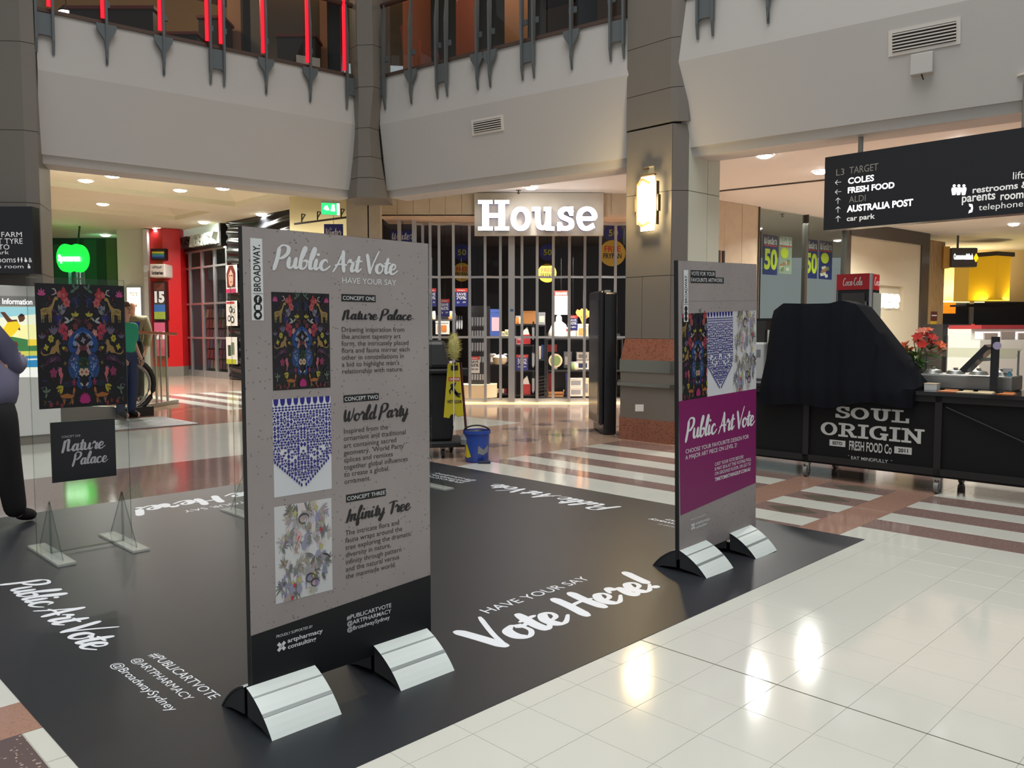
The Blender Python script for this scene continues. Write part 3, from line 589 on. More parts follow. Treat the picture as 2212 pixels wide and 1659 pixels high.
# sign
sg_ = thing('shop_sign', 'white illuminated slab-serif sign reading House over the folding shutter', 'sign', (0, 0, 0)); DS = 15.75
bx = pxbox(1025, 420, 1304, 508.5, DS, .12); part('sign_panel', MB().box(*bx[:5], CM - .01), SIGNBACK, sg_)
def gl(ch): return slab(ch, .25)
spans = {0: (1032.6, 1100, 432, 498), 1: (1103, 1147, 446, 499), 2: (1149, 1198, 447, 498.5), 3: (1202, 1241, 446, 499), 4: (1244.5, 1291, 446, 499)}
for k, ch in enumerate('House'):
    a, b, yt, yb = spans[k]; A = D(a, yb, DS - .16); B = D(b, yt, DS - .16); mb = MB(); letters(mb, gl(ch), ((0, DS - .02, 0), (1, 0, 0), (0, 0, 1), (0, -1, 0)), (A.x, A.z, B.x, B.z), depth=.14)
    n0 = sum(1 for f in mb.f if all(mb.v[i][1] < DS - .155 for i in f)); mb.mi = [0 if all(mb.v[i][1] < DS - .155 for i in f) else 1 for f in mb.f]
    part('sign_letter', mb, [LITSIGN, SIGNSIDE], sg_)
l2 = bpy.data.lights.new('sign_glow', 'AREA'); l2.shape = 'RECTANGLE'; l2.size = 2.3; l2.size_y = .5; l2.energy = 9; l2.color = (.97, .96, 1); lo = bpy.data.objects.new('sign_glow', l2); C.objects.link(lo); lo.parent = sg_; lo.location = (D(1165, 470, DS - .2).x, DS - .22, D(1165, 470, DS - .2).z); lo.rotation_euler = (math.radians(-90), 0, math.pi)
# folding shutter
DSH = 16.7
sh = thing('folding_shutter', 'closed aluminium folding shutter with clear panes across the homewares shop entrance', 'shutter', (0, 0, 0))
posts = [897, 914, 931, 949, 980.6, 1014.5, 1048.4, 1081, 1105, 1127.5, 1160, 1195, 1229, 1263, 1295, 1329, 1362]
zig = lambda k: DSH + (.05 if k % 2 else -.05)
zt_ = zb0 - .03; zr = [D(1100, y, DSH).z for y in (866, 728.5, 598.6)] + [zb0 - .06]
for k, px in enumerate(posts):
    x = D(px, 700, DSH).x; w_ = .13 if px == 1105 else .055
    part('shutter_post', MB().box(x - w_ / 2, zig(k) - .025, 0.0, x + w_ / 2, zig(k) + .025, zt_), ALU, sh)
for k in range(len(posts) - 1):
    A = Vector((D(posts[k], 700, DSH).x, zig(k), 0)); B = Vector((D(posts[k + 1], 700, DSH).x, zig(k + 1), 0))
    for j, z in enumerate(zr): part('shutter_rail', MB().bar(A + Vector((0, 0, z)), B + Vector((0, 0, z)), .03, .10 if j in (0,) else .045), ALU, sh)
    for z0, z1 in zip(zr, zr[1:]): part('pane', MB().loft([[tuple(p + Vector((0, dy, z))) for p, dy in ((A, -.003), (B, -.003), (B, .003), (A, .003))] for z in (z0 + .03, z1 - .02)]), PANE, sh)
part('lock', MB().box(D(1102, 700, DSH).x, DSH - .09, D(1102, 673, DSH).z, D(1109, 700, DSH).x, DSH - .06, D(1102, 668, DSH).z), mat('blue_lock', S(60, 110, 160), .4), sh)
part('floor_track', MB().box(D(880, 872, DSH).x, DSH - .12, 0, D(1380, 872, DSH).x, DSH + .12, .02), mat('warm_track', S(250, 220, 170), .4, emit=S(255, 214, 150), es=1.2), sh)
# left return window with a poster
lw = thing('shop_window', 'narrow shop window with a dark frame left of the folding shutter', 'window', (0, 0, 0))
for a, b in ((822, 828), (862, 866), (893, 899)):
    bx = pxbox(a, 470, b, 900, 16.35, .08); part('frame_post', MB().box(bx[0], bx[1], 0, bx[3], bx[4], D(860, 470, 16.35).z), DARKF if a < 850 else ALU, lw)
bx = pxbox(828, 473, 893, 880, 16.4, .01); part('pane', MB().box(bx[0], bx[1], 0.1, bx[3], bx[4], bx[5]), PANE, lw)
BLUEP = mat('sale_blue', S(48, 56, 140), .5); REDP = mat('sale_red', S(206, 66, 50), .5); LIMEP = mat('sale_lime', S(200, 208, 60), .5); YELP = mat('sale_yellow', S(214, 178, 60), .5)
def poster(px0, py0, px1, py1, d, label, m=None, head=None, lines=(), tm=None, brushline=None, wall_y=0):
    t = thing('sale_poster', label, 'poster', (0, 0, 0), 0, 'shop sale posters'); a = D(px0, py1, d); b = D(px1, py0, d)
    part('sheet', MB().box(a.x, d, a.z, b.x, d + .008, b.z), m or BLUEP, t); W_, H_ = b.x - a.x, b.z - a.z
    part('hanging_cord', MB().box((a.x + b.x) / 2 - .004, d + .001, b.z, (a.x + b.x) / 2 + .004, d + .007, (3.72 if d > 17 else 3.76) if px0 > 800 else CZ), DARKF, t)
    fr = XZ(d - .002)
    if head: part('header', MB().box(a.x, d - .001, b.z - H_ * .2, b.x, d, b.z), head, t); write(t, 'Winter', XZ(d - .003), (a.x + W_ * .2, b.z - H_ * .15, b.x - W_ * .2, b.z - H_ * .05), WHITEINK0, 'brush')
    for s, x0, y0, x1, y1 in lines: write(t, s, fr, (a.x + W_ * x0, a.z + H_ * y0, a.x + W_ * x1, a.z + H_ * y1), tm or WHITEINK0, bold=.03)
    if brushline: write(t, brushline[0], fr, (a.x + W_ * brushline[1], a.z + H_ * brushline[2], a.x + W_ * brushline[3], a.z + H_ * brushline[4]), WHITEINK0, 'brush')
    return t
WHITEINK0 = mat('poster_white', S(236, 238, 240), .5); DKINK0 = mat('poster_dark', S(30, 30, 40), .5); WHP = mat('poster_paper', S(238, 236, 230), .5)
poster(844, 498, 897, 570, 16.6, 'navy Winter poster in the narrow window left of the shutter', brushline=('Winter', .06, .72, .94, .96))
DI = 17.3
sv = lambda pct, pr: (('SAVE', .12, .6, .88, .76), (pct, .1, .38, .9, .57), (pr, .15, .17, .85, .28))
poster(983, 623, 1010, 662, DI, 'blue and red poster reading SAVE 70%, uppermost on the left shelves', head=REDP, lines=sv('70%', '$1   .99'))
poster(925, 623, 942, 662, DI, 'blue and red sale poster half hidden by the tall grey board', head=REDP, lines=sv('70%', '$   .99'))
poster(951, 646, 971, 684, DI - .2, 'small blue and red SAVE 65% poster standing on the white shelf', head=REDP, lines=sv('65%', '$   .99'))
poster(1015, 770, 1036, 806, DI - .2, 'white and red SAVE 65% poster low on the knife stand', m=WHP, head=REDP, lines=sv('65%', '99.99'), tm=DKINK0)
poster(1115, 766, 1141, 800, DI - .2, 'blue and red SAVE 70% poster low in the middle of the shop', head=REDP, lines=sv('70%', '$1   .99'))
poster(1227, 681, 1248, 714, DI, 'blue and red SAVE 50 poster beside the orange cooking utensils', head=REDP, lines=sv('50%', '$'))
poster(1198, 628, 1226, 680, DI + .1, 'tall white poster headed Save 30 above the right shelves', m=WHP, head=REDP, lines=(('Save 30', .05, .82, .95, .94),))
def badge(px, py, r, d, label, m, ls):
    t = thing('sale_badge', label, 'sign', (0, 0, 0), 0, 'round sale badges'); c = D(px, py, d); R_ = r / F * d
    part('disc', MB().prism([(c.x + a, c.z + b) for a, b in ROUND0(0, 0, R_)], d, d + .006, 'y'), m, t)
    part('hanging_cord', MB().box(c.x - .004, d + .008, c.z, c.x + .004, d + .012, 3.72), DARKF, t)
    for s, y0, y1, w_, mm in ls: write(t, s, XZ(d - .002), (c.x - R_ * w_, c.z + R_ * y0, c.x + R_ * w_, c.z + R_ * y1), mm, bold=.02)
ROUND0 = lambda a, b, r: [(a + r * math.cos(2 * math.pi * k / 20), b + r * math.sin(2 * math.pi * k / 20)) for k in range(20)]
fr_ = (('FREE', .1, .55, .62, REDP), ('FRYPAN', -.4, 0, .7, DKINK0))
for px, py, r, lab in ((1323, 547, 28, 'yellow round FREE FRYPAN badge nearest the pillar'), (998, 588, 20, 'dim yellow round FREE badge on the left behind the shutter'), (1182, 590, 20, 'dim yellow round FREE badge in the middle behind the shutter')): badge(px, py, r, 17.0 if px > 1300 else 19.5, lab, YELP, fr_)
for px, py, r, lab in ((1325, 503, 20, 'navy round 50 badge above the yellow badge nearest the pillar'), (998, 545, 18, 'dim navy round badge on the left behind the shutter'), (1183, 545, 18, 'dim navy round 50 badge in the middle behind the shutter')): badge(px, py, r, 17.04 if px > 1300 else 19.55, lab, BLUEP, (('50', -.35, .35, .5, LIMEP),))
# shop interior shell
hx0, hx1 = D(828, 700, 16.7).x, D(1545, 700, 16.7).x
struct('wall_shop_rear', MB().box(hx0 - 1.5, 22.0, 0, hx1 + 2.5, 22.2, CM), NAVY); struct('wall_shop_left', MB().box(hx0 - .3, 16.5, 0, hx0 - .1, 22, CM), NAVY)
struct('ceiling_shop', MB().box(hx0 - .3, 17.0, 3.72, hx1, 22, 3.8), mat('shop_ceiling', S(60, 60, 66), .8))
for x, y, e in ((-1.0, 17.35, 120), (1.6, 17.3, 160), (.4, 19.5, 60)):
    l = bpy.data.lights.new('shop_spot', 'AREA'); l.shape = 'RECTANGLE'; l.size = 1.6; l.size_y = .3; l.energy = e; l.color = (1, .93, .8); l.spread = math.radians(95); o = bpy.data.objects.new('shop_spot', l); C.objects.link(o); o.location = (x, y, 3.0)
# display furniture
def shelf_unit(label, px0, px1, d, ys, depth=.5, back=True):
    t = thing('display_shelf', label, 'shelf', (0, 0, 0)); a = D(px0, 860, d); b = D(px1, 860, d)
    if back: part('back_panel', MB().box(a.x, d + depth, 0, b.x, d + depth + .03, D(px0, ys[0], d).z + .1), SHELF, t)
    for x in (a.x, b.x - .03): part('side_panel', MB().box(x, d, 0, x + .03, d + depth, D(px0, ys[0], d).z), SHELF, t)
    for y in ys: z = D(px0, y, d).z; part('shelf_board', MB().box(a.x + .03, d, z - .03, b.x - .03, d + depth, z), SHELF, t)
    return t
shelf_unit('black display shelf packed with kitchenware at the right of the shop entrance', 1180, 1345, 17.6, (731, 800, 858)); shelf_unit('black display shelf at the left of the shop entrance', 918, 985, 17.7, (690, 724, 790, 856)); shelf_unit('black display shelf in the middle of the shop behind the shutter', 1055, 1100, 18.0, (727, 787, 850)); shelf_unit('black display shelf just right of the centre post of the shutter', 1112, 1160, 17.9, (700, 745, 800, 853)); shelf_unit('narrow black display shelf left of the right-hand shelf', 1161, 1179, 17.6, (702, 776, 857))
MC_ = {k: mat('goods_' + k, S(*c), .5) for k, c in dict(white=(232, 226, 214), cream=(226, 206, 168), red=(168, 40, 44), blue=(52, 74, 140), orange=(204, 122, 58), wood=(176, 120, 66), black=(34, 32, 34), grey=(130, 132, 136), steel=(180, 182, 186), green=(120, 140, 80), pink=(214, 150, 160), navy=(36, 44, 84)).items()}
def carton(px0, py0, px1, py1, d, m, label, lm='grey', th=None, txt=None):
    t = thing('boxed_goods', label, 'box', (0, 0, 0), 0, 'boxed goods in the shop'); a = D(px0, py1, d); b = D(px1, py0, d); th = th or min(.3, (b.x - a.x))
    part('carton', MB().box(a.x, d, a.z, b.x, d + th, b.z), MC_[m], t); W_, H_ = b.x - a.x, b.z - a.z
    part('printed_label', MB().poly([(a.x + W_ * .15, d - .002, a.z + H_ * .2), (b.x - W_ * .15, d - .002, a.z + H_ * .2), (b.x - W_ * .15, d - .002, a.z + H_ * .7), (a.x + W_ * .15, d - .002, a.z + H_ * .7)]), MC_[lm], t)
    part('lid_flap', MB().box(a.x - .002, d - .003, b.z - H_ * .12, b.x + .002, d + th, b.z + .003), MC_[m], t)
for q in ((1246, 700, 1271, 730, 17.6, 'cream', 'bright boxed set under the orange utensils on the right shelf', 'orange'), (1246, 761, 1272, 777, 17.7, 'white', 'white carton, upper of two on the middle right shelf', 'grey'), (1246, 779, 1272, 798, 17.7, 'white', 'white carton, lower of two on the middle right shelf', 'navy'),
          (1229, 817, 1259, 835, 17.6, 'white', 'white pan carton, upper of two at the bottom of the right shelf', 'grey'), (1229, 836, 1259, 856, 17.6, 'white', 'white pan carton, lower of two at the bottom of the right shelf', 'grey'), (1261, 817, 1272, 856, 17.6, 'cream', 'narrow carton beside the two pan cartons', 'grey'),
          (941, 694, 969, 722, 17.5, 'white', 'white and orange knife-set box on the left shelf', 'orange'), (1059, 668, 1082, 726.5, 18.05, 'blue', 'pale blue gift box standing left of the centre post', 'pink'), (1084, 716, 1090, 726.5, 18.05, 'cream', 'small cream box under the pale blue gift box', 'grey'), (1091, 712, 1098, 726.5, 18.05, 'cream', 'small patterned box beside the centre post', 'green'),
          (1115, 731, 1127, 744, 17.95, 'pink', 'pink box with a red ring just right of the centre post', 'red'), (1129, 672, 1158, 699.5, 18.0, 'wood', 'brown board leaning upright right of the centre post', 'wood'), (1163, 675, 1178, 701.5, 17.65, 'grey', 'grey framed pack above the white dome', 'cream'), (1218, 760, 1235, 795, 17.8, 'grey', 'grey glassware pack right of the round plate', 'white'),
          (1170, 745, 1178, 775.5, 17.65, 'blue', 'blue tin at the left end of the right shelf', 'blue'), (1183, 745, 1203, 760, 17.8, 'red', 'red box above the round plate', 'red'), (1222, 806, 1228, 857, 17.75, 'blue', 'dark blue pot box on the lowest right shelf', 'navy'), (1183, 806, 1192, 857, 17.9, 'red', 'dark red pot box on the lowest right shelf', 'red'), (1163, 748, 1169, 775.5, 17.65, 'white', 'white box at the left end of the narrow shelf', 'cream')):
    carton(*q[:7], q[7])
def knives(px0, px1, py0, py1, n, d, label, hook=None):
    t = thing('knife_set', label, 'knife set', (0, 0, 0), 0, 'hanging knife sets'); a = D(px0, py1, d); b = D(px1, py0, d); W_ = b.x - a.x; H_ = b.z - a.z
    part('rack_bar', MB().box(a.x, d, b.z - .02, b.x, d + .03, b.z), MC_['black'], t)
    if hook: part('hook_wire', MB().box((a.x + b.x) / 2 - .005, d + .01, b.z, (a.x + b.x) / 2 + .005, d + .035, D(px0, hook, 17.9).z - .005), MC_['steel'], t)
    for k in range(n):
        x = a.x + W_ * (k + .5) / n; w_ = W_ / n * .34; part('blade', MB().prism([(x - w_, b.z - .02), (x + w_, b.z - .02), (x + w_, a.z + H_ * .2), (x - w_ * .2, a.z), (x - w_, a.z + H_ * .15)], d - .012, d - .006, 'y'), MC_['steel'], t)
        part('knife_handle', MB().box(x - w_ * .7, d - .02, b.z - .02, x + w_ * .7, d, b.z + H_ * .35), MC_['black'], t)
kl = thing('knife_tower', 'round black knife display tower on a white plinth left of the centre post', 'display', (0, 0, 0)); c = D(1035, 855, 17.5)
part('plinth', MB().prism([(c.x - .35, c.y - .3), (c.x + .12, c.y - .35), (c.x + .38, c.y - .1), (c.x + .38, c.y + .25), (c.x - .35, c.y + .25)], .06, .34), MC_['cream'], kl); part('tower_core', MB().lathe([(.24, .34), (.24, 2.0)], 16, (c.x, c.y + .05, 0)), MC_['black'], kl, smooth=True); part('base_legs', MB().box(c.x - .25, c.y - .2, 0, c.x + .25, c.y + .2, .06), MC_['black'], kl)
for k, (y0, y1) in enumerate(((683, 706), (712, 730), (738, 760), (768, 784), (806, 822))): knives(1018, 1046, y0, y1, 5, 17.15, 'row of steel knives on the black knife tower, %s from the top' % ('first', 'second', 'third', 'fourth', 'fifth')[k])
knives(985, 1000, 690, 712, 3, 17.5, 'row of three knives in the left shelf beside the tower'); knives(1148, 1156, 705, 735, 1, 17.87, 'single hanging knife right of the red knife block', 700); knives(1148, 1156, 760, 795, 1, 17.87, 'single hanging knife right of the low blue poster', 745); knives(1148, 1156, 815, 850, 1, 17.87, 'single hanging knife at the bottom right of the centre post', 800)
for px0, px1, y0, y1, lab in ((1127, 1146, 706, 743.5, 'red and white knife block right of the centre post, upper shelf'), (1127, 1146, 812, 852.5, 'red and white knife block right of the centre post, lower shelf')):
    t = thing('knife_block', lab, 'knife block', (0, 0, 0), 0, 'red knife blocks'); a = D(px0, y1, 17.9); b = D(px1, y0, 17.9); zm = a.z + (b.z - a.z) * .55
    part('block', MB().prism([(a.x, a.z), (b.x, a.z), (b.x, zm), (a.x + .03, zm)], 17.9, 18.1, 'y'), MC_['red'], t); part('white_handles', MB().prism([(a.x + .03, zm), (b.x - .02, zm), (b.x - .07, b.z), (a.x + .04, b.z - .08)], 17.93, 18.07, 'y'), MC_['white'], t)
t = single('cloche', MB().lathe([(.23, 0), (.23, .12), (.19, .2), (.15, .3), (.07, .36), (.06, .46), (.03, .5)], 20, D(1207, 730.5, 17.85)), MC_['white'], 'bright white dome-shaped board on top of the right shelf', 'kitchenware', smooth=True)
t = thing('serving_plate', 'round pale plate propped up on the middle right shelf', 'plate', D(1200, 779, 17.65)); part('rim', MB().prism([(a, b) for a, b in ROUND0(0, 0, .15)], 0, .02, 'y'), MC_['cream'], t); part('centre_print', MB().prism([(a, b) for a, b in ROUND0(0, 0, .11)], -.003, 0, 'y'), MC_['green'], t); part('stand', MB().box(-.04, .02, -.19, .04, .08, -.1), MC_['white'], t)
t = thing('utensil_set', 'orange wooden utensils fanned out at the right end of the top shelf', 'utensils', D(1259, 699, 17.7))
for k, a in enumerate((-22, -4, 14, 30)):
    s_, c_ = math.sin(math.radians(a)), math.cos(math.radians(a)); part('spoon', MB().prism([(p * c_ + q * s_, -p * s_ + q * c_) for p, q in ((-.012, 0), (.012, 0), (.015, .15), (.05, .2), (.055, .28), (.0, .33), (-.055, .28), (-.05, .2), (-.015, .15))], .01 * k, .01 * k + .012, 'y'), MC_['orange'], t)
t = thing('wicker_basket', 'flat brown wooden crate on the bottom right shelf', 'basket', D(1201, 857.7, 17.66)); part('slats', MB().box(-.18, 0, .0, .18, .22, .05).box(-.18, 0, .07, .18, .02, .11).box(-.18, .2, .07, .18, .22, .11), MC_['wood'], t); part('corner_posts', MB().box(-.18, 0, 0, -.16, .02, .16).box(.16, 0, 0, .18, .02, .16), MC_['wood'], t)
t = thing('cooking_pot', 'cream round pot on the middle shelf left of the centre post', 'pot', D(1080, 787, 17.95)); part('bowl', MB().lathe([(.1, 0), (.15, .05), (.16, .15), (.15, .16)], 18), MC_['cream'], t, smooth=True); part('lid', MB().lathe([(.155, .16), (.1, .2), (.02, .22), (.02, .25)], 18), MC_['white'], t, smooth=True)
t = thing('wine_rack', 'dark wire rack leaning at the lower left of the right shelf', 'rack', Vector((D(1172, 857, 17.45).x, 17.45, 0)))
for k in range(7): part('wire_rung', MB().bar((-.1, 0, .06 + .07 * k), (.12, .0, .1 + .07 * k), .012, .02), MC_['black'], t)
part('upright', MB().box(-.1, 0, 0, -.08, .02, .58).box(.1, 0, 0, .12, .02, .6), MC_['black'], t)
# rows of small goods that fill the shelves
def jar_row(label, grp, pxs, y, d, kind, cols):
    proto = {}
    for i, px in enumerate(pxs):
        c_ = cols[i % len(cols)]; p = D(px, y, d + .08)
        p.z = D(px, y, d).z + .001
        rank = ordn[sorted(pxs).index(px)]; lb_ = '%s %s, %s from the left' % ({'wood': 'brown', 'steel': 'silver'}.get(c_, c_), label, rank)
        if c_ in proto: dup(proto[c_], p, label=lb_); continue
        t = thing(kind, lb_, {'storage_jar': 'jar', 'mug': 'mug', 'canister': 'tin'}[kind], p, 0, grp); proto[c_] = t
        if kind == 'storage_jar': part('jar_body', MB().lathe([(.045, 0), (.05, .02), (.05, .13), (.04, .15)], 12), MC_[c_], t, smooth=True); part('jar_lid', MB().lathe([(.044, .15), (.044, .18)], 12), MC_['steel'], t)
        elif kind == 'mug': part('cup', MB().lathe([(.035, 0), (.042, .02), (.042, .1), (.036, .1), (.036, .02)], 12, caps=False), MC_[c_], t, smooth=True); part('mug_handle', MB().tube([(.04, 0, .08), (.07, 0, .075), (.07, 0, .035), (.04, 0, .03)], .007, 6), MC_[c_], t)
        else: part('tin_body', MB().lathe([(.05, 0), (.05, .2)], 12), MC_[c_], t, smooth=True); part('tin_label', MB().lathe([(.051, .05), (.051, .15)], 12, caps=False), MC_['white'], t); part('tin_lid', MB().lathe([(.053, .2), (.053, .22), (.02, .235)], 12), MC_['steel'], t)
jar_row('jar on the top shelf right of the centre post', 'jars right of the centre post', (1118, 1124), 700, 17.9, 'storage_jar', ('orange', 'cream'))
jar_row('tin on a low shelf right of the centre post', 'tins right of the centre post', (1119, 1125), 800, 17.9, 'canister', ('grey', 'navy'))
jar_row('mug on the lowest shelf left of the centre post', 'mugs left of the centre post', (1061, 1067, 1073, 1086, 1092), 850, 18.0, 'mug', ('white', 'red', 'cream'))
jar_row('tin on the middle shelf left of the centre post', 'tins left of the centre post', (1061, 1067, 1092), 787, 18.0, 'canister', ('grey', 'orange', 'navy'))
jar_row('jar on the middle shelf of the right display', 'jars on the right display', (1238, 1243), 800, 17.6, 'storage_jar', ('green', 'cream'))
jar_row('tin on the top shelf of the right display', 'tins on the right display', (1228, 1234, 1240), 731, 17.6, 'canister', ('red', 'wood', 'cream'))
jar_row('mug on the low shelf of the left display', 'mugs on the left display', (962, 968, 974, 980), 790, 17.7, 'mug', ('white', 'blue'))
jar_row('jar on the upper shelf of the left display', 'jars on the left display', (936, 973, 979), 690, 17.7, 'storage_jar', ('cream', 'wood', 'grey'))
# interior beyond the left end: cream lit wall, poster rail, exit sign
struct('wall_shop_cream', MB().box(D(628, 600, 20).x, 20, 0, D(790, 600, 20).x, 20.15, CZ), mat('cream_lit_wall', S(226, 214, 168), .6))
t = thing('poster_rail', 'dark bracketed steel rail with a hanging pole above the tall grey board', 'rail', (0, 0, 0)); RL = mat('rail_dark', S(64, 58, 44), .5)
part('rail', MB().bar(D(636, 484, 18.6), D(760, 468, 18.0), .03, .04), RL, t)
for px, y in ((652, 480), (686, 475), (737, 469)): part('bracket', MB().bar(D(px, y, 18.4), D(px, y - 18, 18.4), .025, .025).bar(D(px, y - 18, 18.4), D(px + 8, y - 16, 18.4), .02, .02).bar(D(px + 7, y - 16, 18.4), D(px, y - 4, 18.4), .02, .02), RL, t)
poster(701, 484, 741, 560, 18.2, 'navy Winter poster hanging from the bracketed rail', brushline=('Winter', .08, .6, .92, .92)); l = bpy.data.lights.new('shop_wall_light', 'AREA'); l.size = .8; l.energy = 28; l.color = (1, .93, .7); o = bpy.data.objects.new('shop_wall_light', l); C.objects.link(o); o.location = (D(690, 470, 19).x, 18.8, 4.4)
EXG = mat('exit_green_lit', S(40, 190, 90), .4, emit=S(40, 210, 100), es=2.2); EXW = mat('exit_white_lit', (1, 1, 1), .4, emit=(1, 1, 1), es=4)
t = thing('exit_sign', 'green and white illuminated exit sign hanging from the cream ceiling', 'sign', D(714, 449, 15.6), math.radians(20)); part('case', MB().box(-.17, 0, -.13, .17, .06, .13), VENTW, t)
part('green_panel', MB().box(-.165, -.004, -.125, .12, 0, .085), EXG, t); part('running_figure', MB().poly([(a, -.007, b) for a, b in ((-.13, -.02), (-.1, .03), (-.06, .04), (-.04, -.01), (-.02, -.04), (-.06, -.05), (-.1, -.04))]).poly([(a, -.007, b) for a, b in ((.0, -.06), (.03, .06), (.07, .06), (.08, -.06))]), EXW, t); part('arrow_panel', MB().poly([(.12, -.004, -.125), (.165, -.004, -.125), (.165, -.004, .085), (.12, -.004, .085)]), EXW, t); part('hanger', MB().box(-.01, .02, .13, .01, .04, CZ - D(714, 449, 15.6).z), VENTW, t)
# ================================================================== wall sconce
SCON = mat('warm_lit_glass', (1, .9, .7), .4, emit=(1.0, 0.80, 0.45), es=7); BRASS = mat('dark_bronze', S(96, 80, 58), .4, .5)
Pm, Qm = Vector((*MC[0], 0)), Vector((*MC[1], 0)); dm, nm_ = frame_of(Pm, Qm)
def SC_(px, py): s, z = online(px, py, Pm + nm_ * .1, dm); return s, z
s0, z0 = SC_(1396, 440)
t = thing('wall_sconce', 'glowing warm stepped wall lamp on the grey pillar', 'lamp', Pm + dm * s0 + nm_ * .0 + Vector((0, 0, z0)), math.atan2(dm.y, dm.x))
yv = -1 if Vector((-dm.y, dm.x, 0)).dot(nm_) < 0 else 1
def sbox(name, px0, py0, px1, py1, y0, y1, m):
    a = SC_(px0, py1); b = SC_(px1, py0); zc0, zc1 = sorted((yv * y0, yv * y1)); return part(name, MB().box(a[0] - s0, zc0, a[1] - z0, b[0] - s0, zc1, b[1] - z0), m, t)
sbox('mounting_plate', 1387.5, 357, 1408, 377, .04, .06, mat('sconce_plate', S(214, 196, 150), .4)); sbox('mount_knuckle', 1388, 361, 1398, 366, .06, .09, BRASS)
sbox('diffuser', 1383.5, 379, 1412, 500, .07, .1, SCON); sbox('diffuser', 1376.5, 392, 1417.5, 485, .075, .105, SCON); sbox('diffuser', 1373, 424, 1421.5, 457, .06, .09, SCON)
for q in ((1381.5, 377, 1414, 379.5), (1381, 498, 1411, 501)): sbox('bronze_trim', *q, .06, .11, BRASS)
for q in ((1374.5, 393, 1376.5, 486), (1417.5, 390, 1419.5, 484), (1371.5, 424, 1373.5, 458), (1420.5, 419, 1422.5, 455)): sbox('bronze_trim', *q, .05, .11, BRASS)
for pts in (((1379, 402), (1387, 387), (1405, 396)), ((1379, 480), (1387, 489), (1404, 480))):
    mb = MB()
    for (a, b), (c_, d_) in zip(pts, pts[1:]):
        A = SC_(a, b); B = SC_(c_, d_); mb.bar((A[0] - s0, yv * .112, A[1] - z0), (B[0] - s0, yv * .112, B[1] - z0), .005, .035)
    part('chevron_bar', mb, mat('chevron_bronze', S(150, 130, 96), .5), t)
l = bpy.data.lights.new('sconce_glow', 'POINT'); l.energy = 55; l.color = (1, .72, .34); l.shadow_soft_size = .1; o = bpy.data.objects.new('sconce_glow', l); C.objects.link(o); o.parent = t; o.location = (0, yv * .24, 0)
# ================================================================== freestanding screen totem beside the pillar
A = G(1274, 926) ; B = G(1296, 940); dd = (B - A).normalized(); t = thing('screen_totem', 'tall black freestanding screen totem standing left of the grey pillar', 'totem', A, math.atan2(dd.y, dd.x)); Lw = (B - A).length; sgn = 1 if Vector((-dd.y, dd.x, 0)).x > 0 else -1
zt0 = D(1290, 630, (A.y + B.y) / 2).z; TB = mat('gloss_black_totem', (.012, .013, .016), .22); yb_ = sgn * .24; y0_, y1_ = sorted((0, yb_))
part('body', MB().box(.0, y0_ + .05 * (sgn > 0), 0, Lw, y1_ - .05 * (sgn < 0), zt0 - .02), TB, t, bevel=.03); part('bezel', MB().box(-.02, min(-.02 * sgn, .05 * sgn), .14, Lw + .02, max(-.02 * sgn, .05 * sgn), zt0), TB, t, bevel=.03); part('screen_glass', MB().box(.07, min(-.024 * sgn, -.02 * sgn), .28, Lw - .07, max(-.024 * sgn, -.02 * sgn), zt0 - .12), mat('dark_screen', S(62, 62, 66), .12), t); part('top_cap', MB().box(.1, y0_ + .08, zt0 - .02, Lw - .1, y1_ - .08, zt0 + .01), ALU, t)
# ================================================================== information panel
VI = 11.93
def LI(px, py): return onv(px, py, VI)
ip = thing('information_panel', 'white freestanding information panel with a lit poster of a runner', 'information panel', XY(0, VI), R45)
WGL = mat('gloss_white_panel', S(206, 208, 206), .3); PLN = mat('panel_plinth', S(120, 116, 108), .5)
zT = LI(40, 617)[1]; uR = LI(132, 900)[0]
part('body', MB().box(-.6, 0, .12, uR, .1, zT), WGL, ip, bevel=.01); part('plinth', MB().box(-.6, .02, 0, uR, .1, .12), PLN, ip)
z0, z1 = LI(40, 815)[1], LI(40, 663)[1]; ua, ub = LI(-40, 740)[0], LI(84, 740)[0]
part('header_band', MB().box(-.6, -.006, z1 + .02, ub, 0, LI(40, 640)[1]), mat('header_grey', S(150, 152, 152), .4), ip)
LTX = mat('lit_lettering', (1, 1, 1), .4, emit=(1, 1, 1), es=1.2); LITINK = vcol_mat('lit_poster_ink', .4, .55)
a = LI(5, 657); b = LI(69, 646); write(ip, 'Information', XZ(-.009), (a[0], a[1], b[0], b[1]), LTX, bold=.01)
rp = MB(); k_ = [0]
def ri(col, pts):
    rp.ink = S(*col); k_[0] += 1; rp.poly([(LI(x, y)[0], -.004 - .00012 * k_[0], LI(x, y)[1]) for x, y in pts])
ri((236, 240, 214), [(-40, 815), (84, 815), (84, 663), (-40, 663)]); ri((150, 206, 216), [(-40, 690), (84, 678), (84, 663), (-40, 663)]); ri((244, 240, 170), [(-10, 735), (84, 735), (84, 700), (-10, 705)]); ri((60, 120, 70), [(-40, 765), (84, 762), (84, 738), (30, 728), (-10, 722), (-40, 725)]); ri((200, 200, 90), [(-40, 772), (84, 770), (84, 758), (-40, 760)]); ri((40, 130, 180), [(-40, 795), (84, 793), (84, 768), (-40, 771)]); ri((230, 236, 236), [(-40, 783), (84, 777), (84, 774), (-40, 779)]); ri((240, 240, 236), [(-40, 815), (84, 815), (84, 797), (-40, 795)])
ri((236, 206, 60), [(60, 747), (84, 746), (84, 733), (60, 733)])
sk = (92, 58, 44)
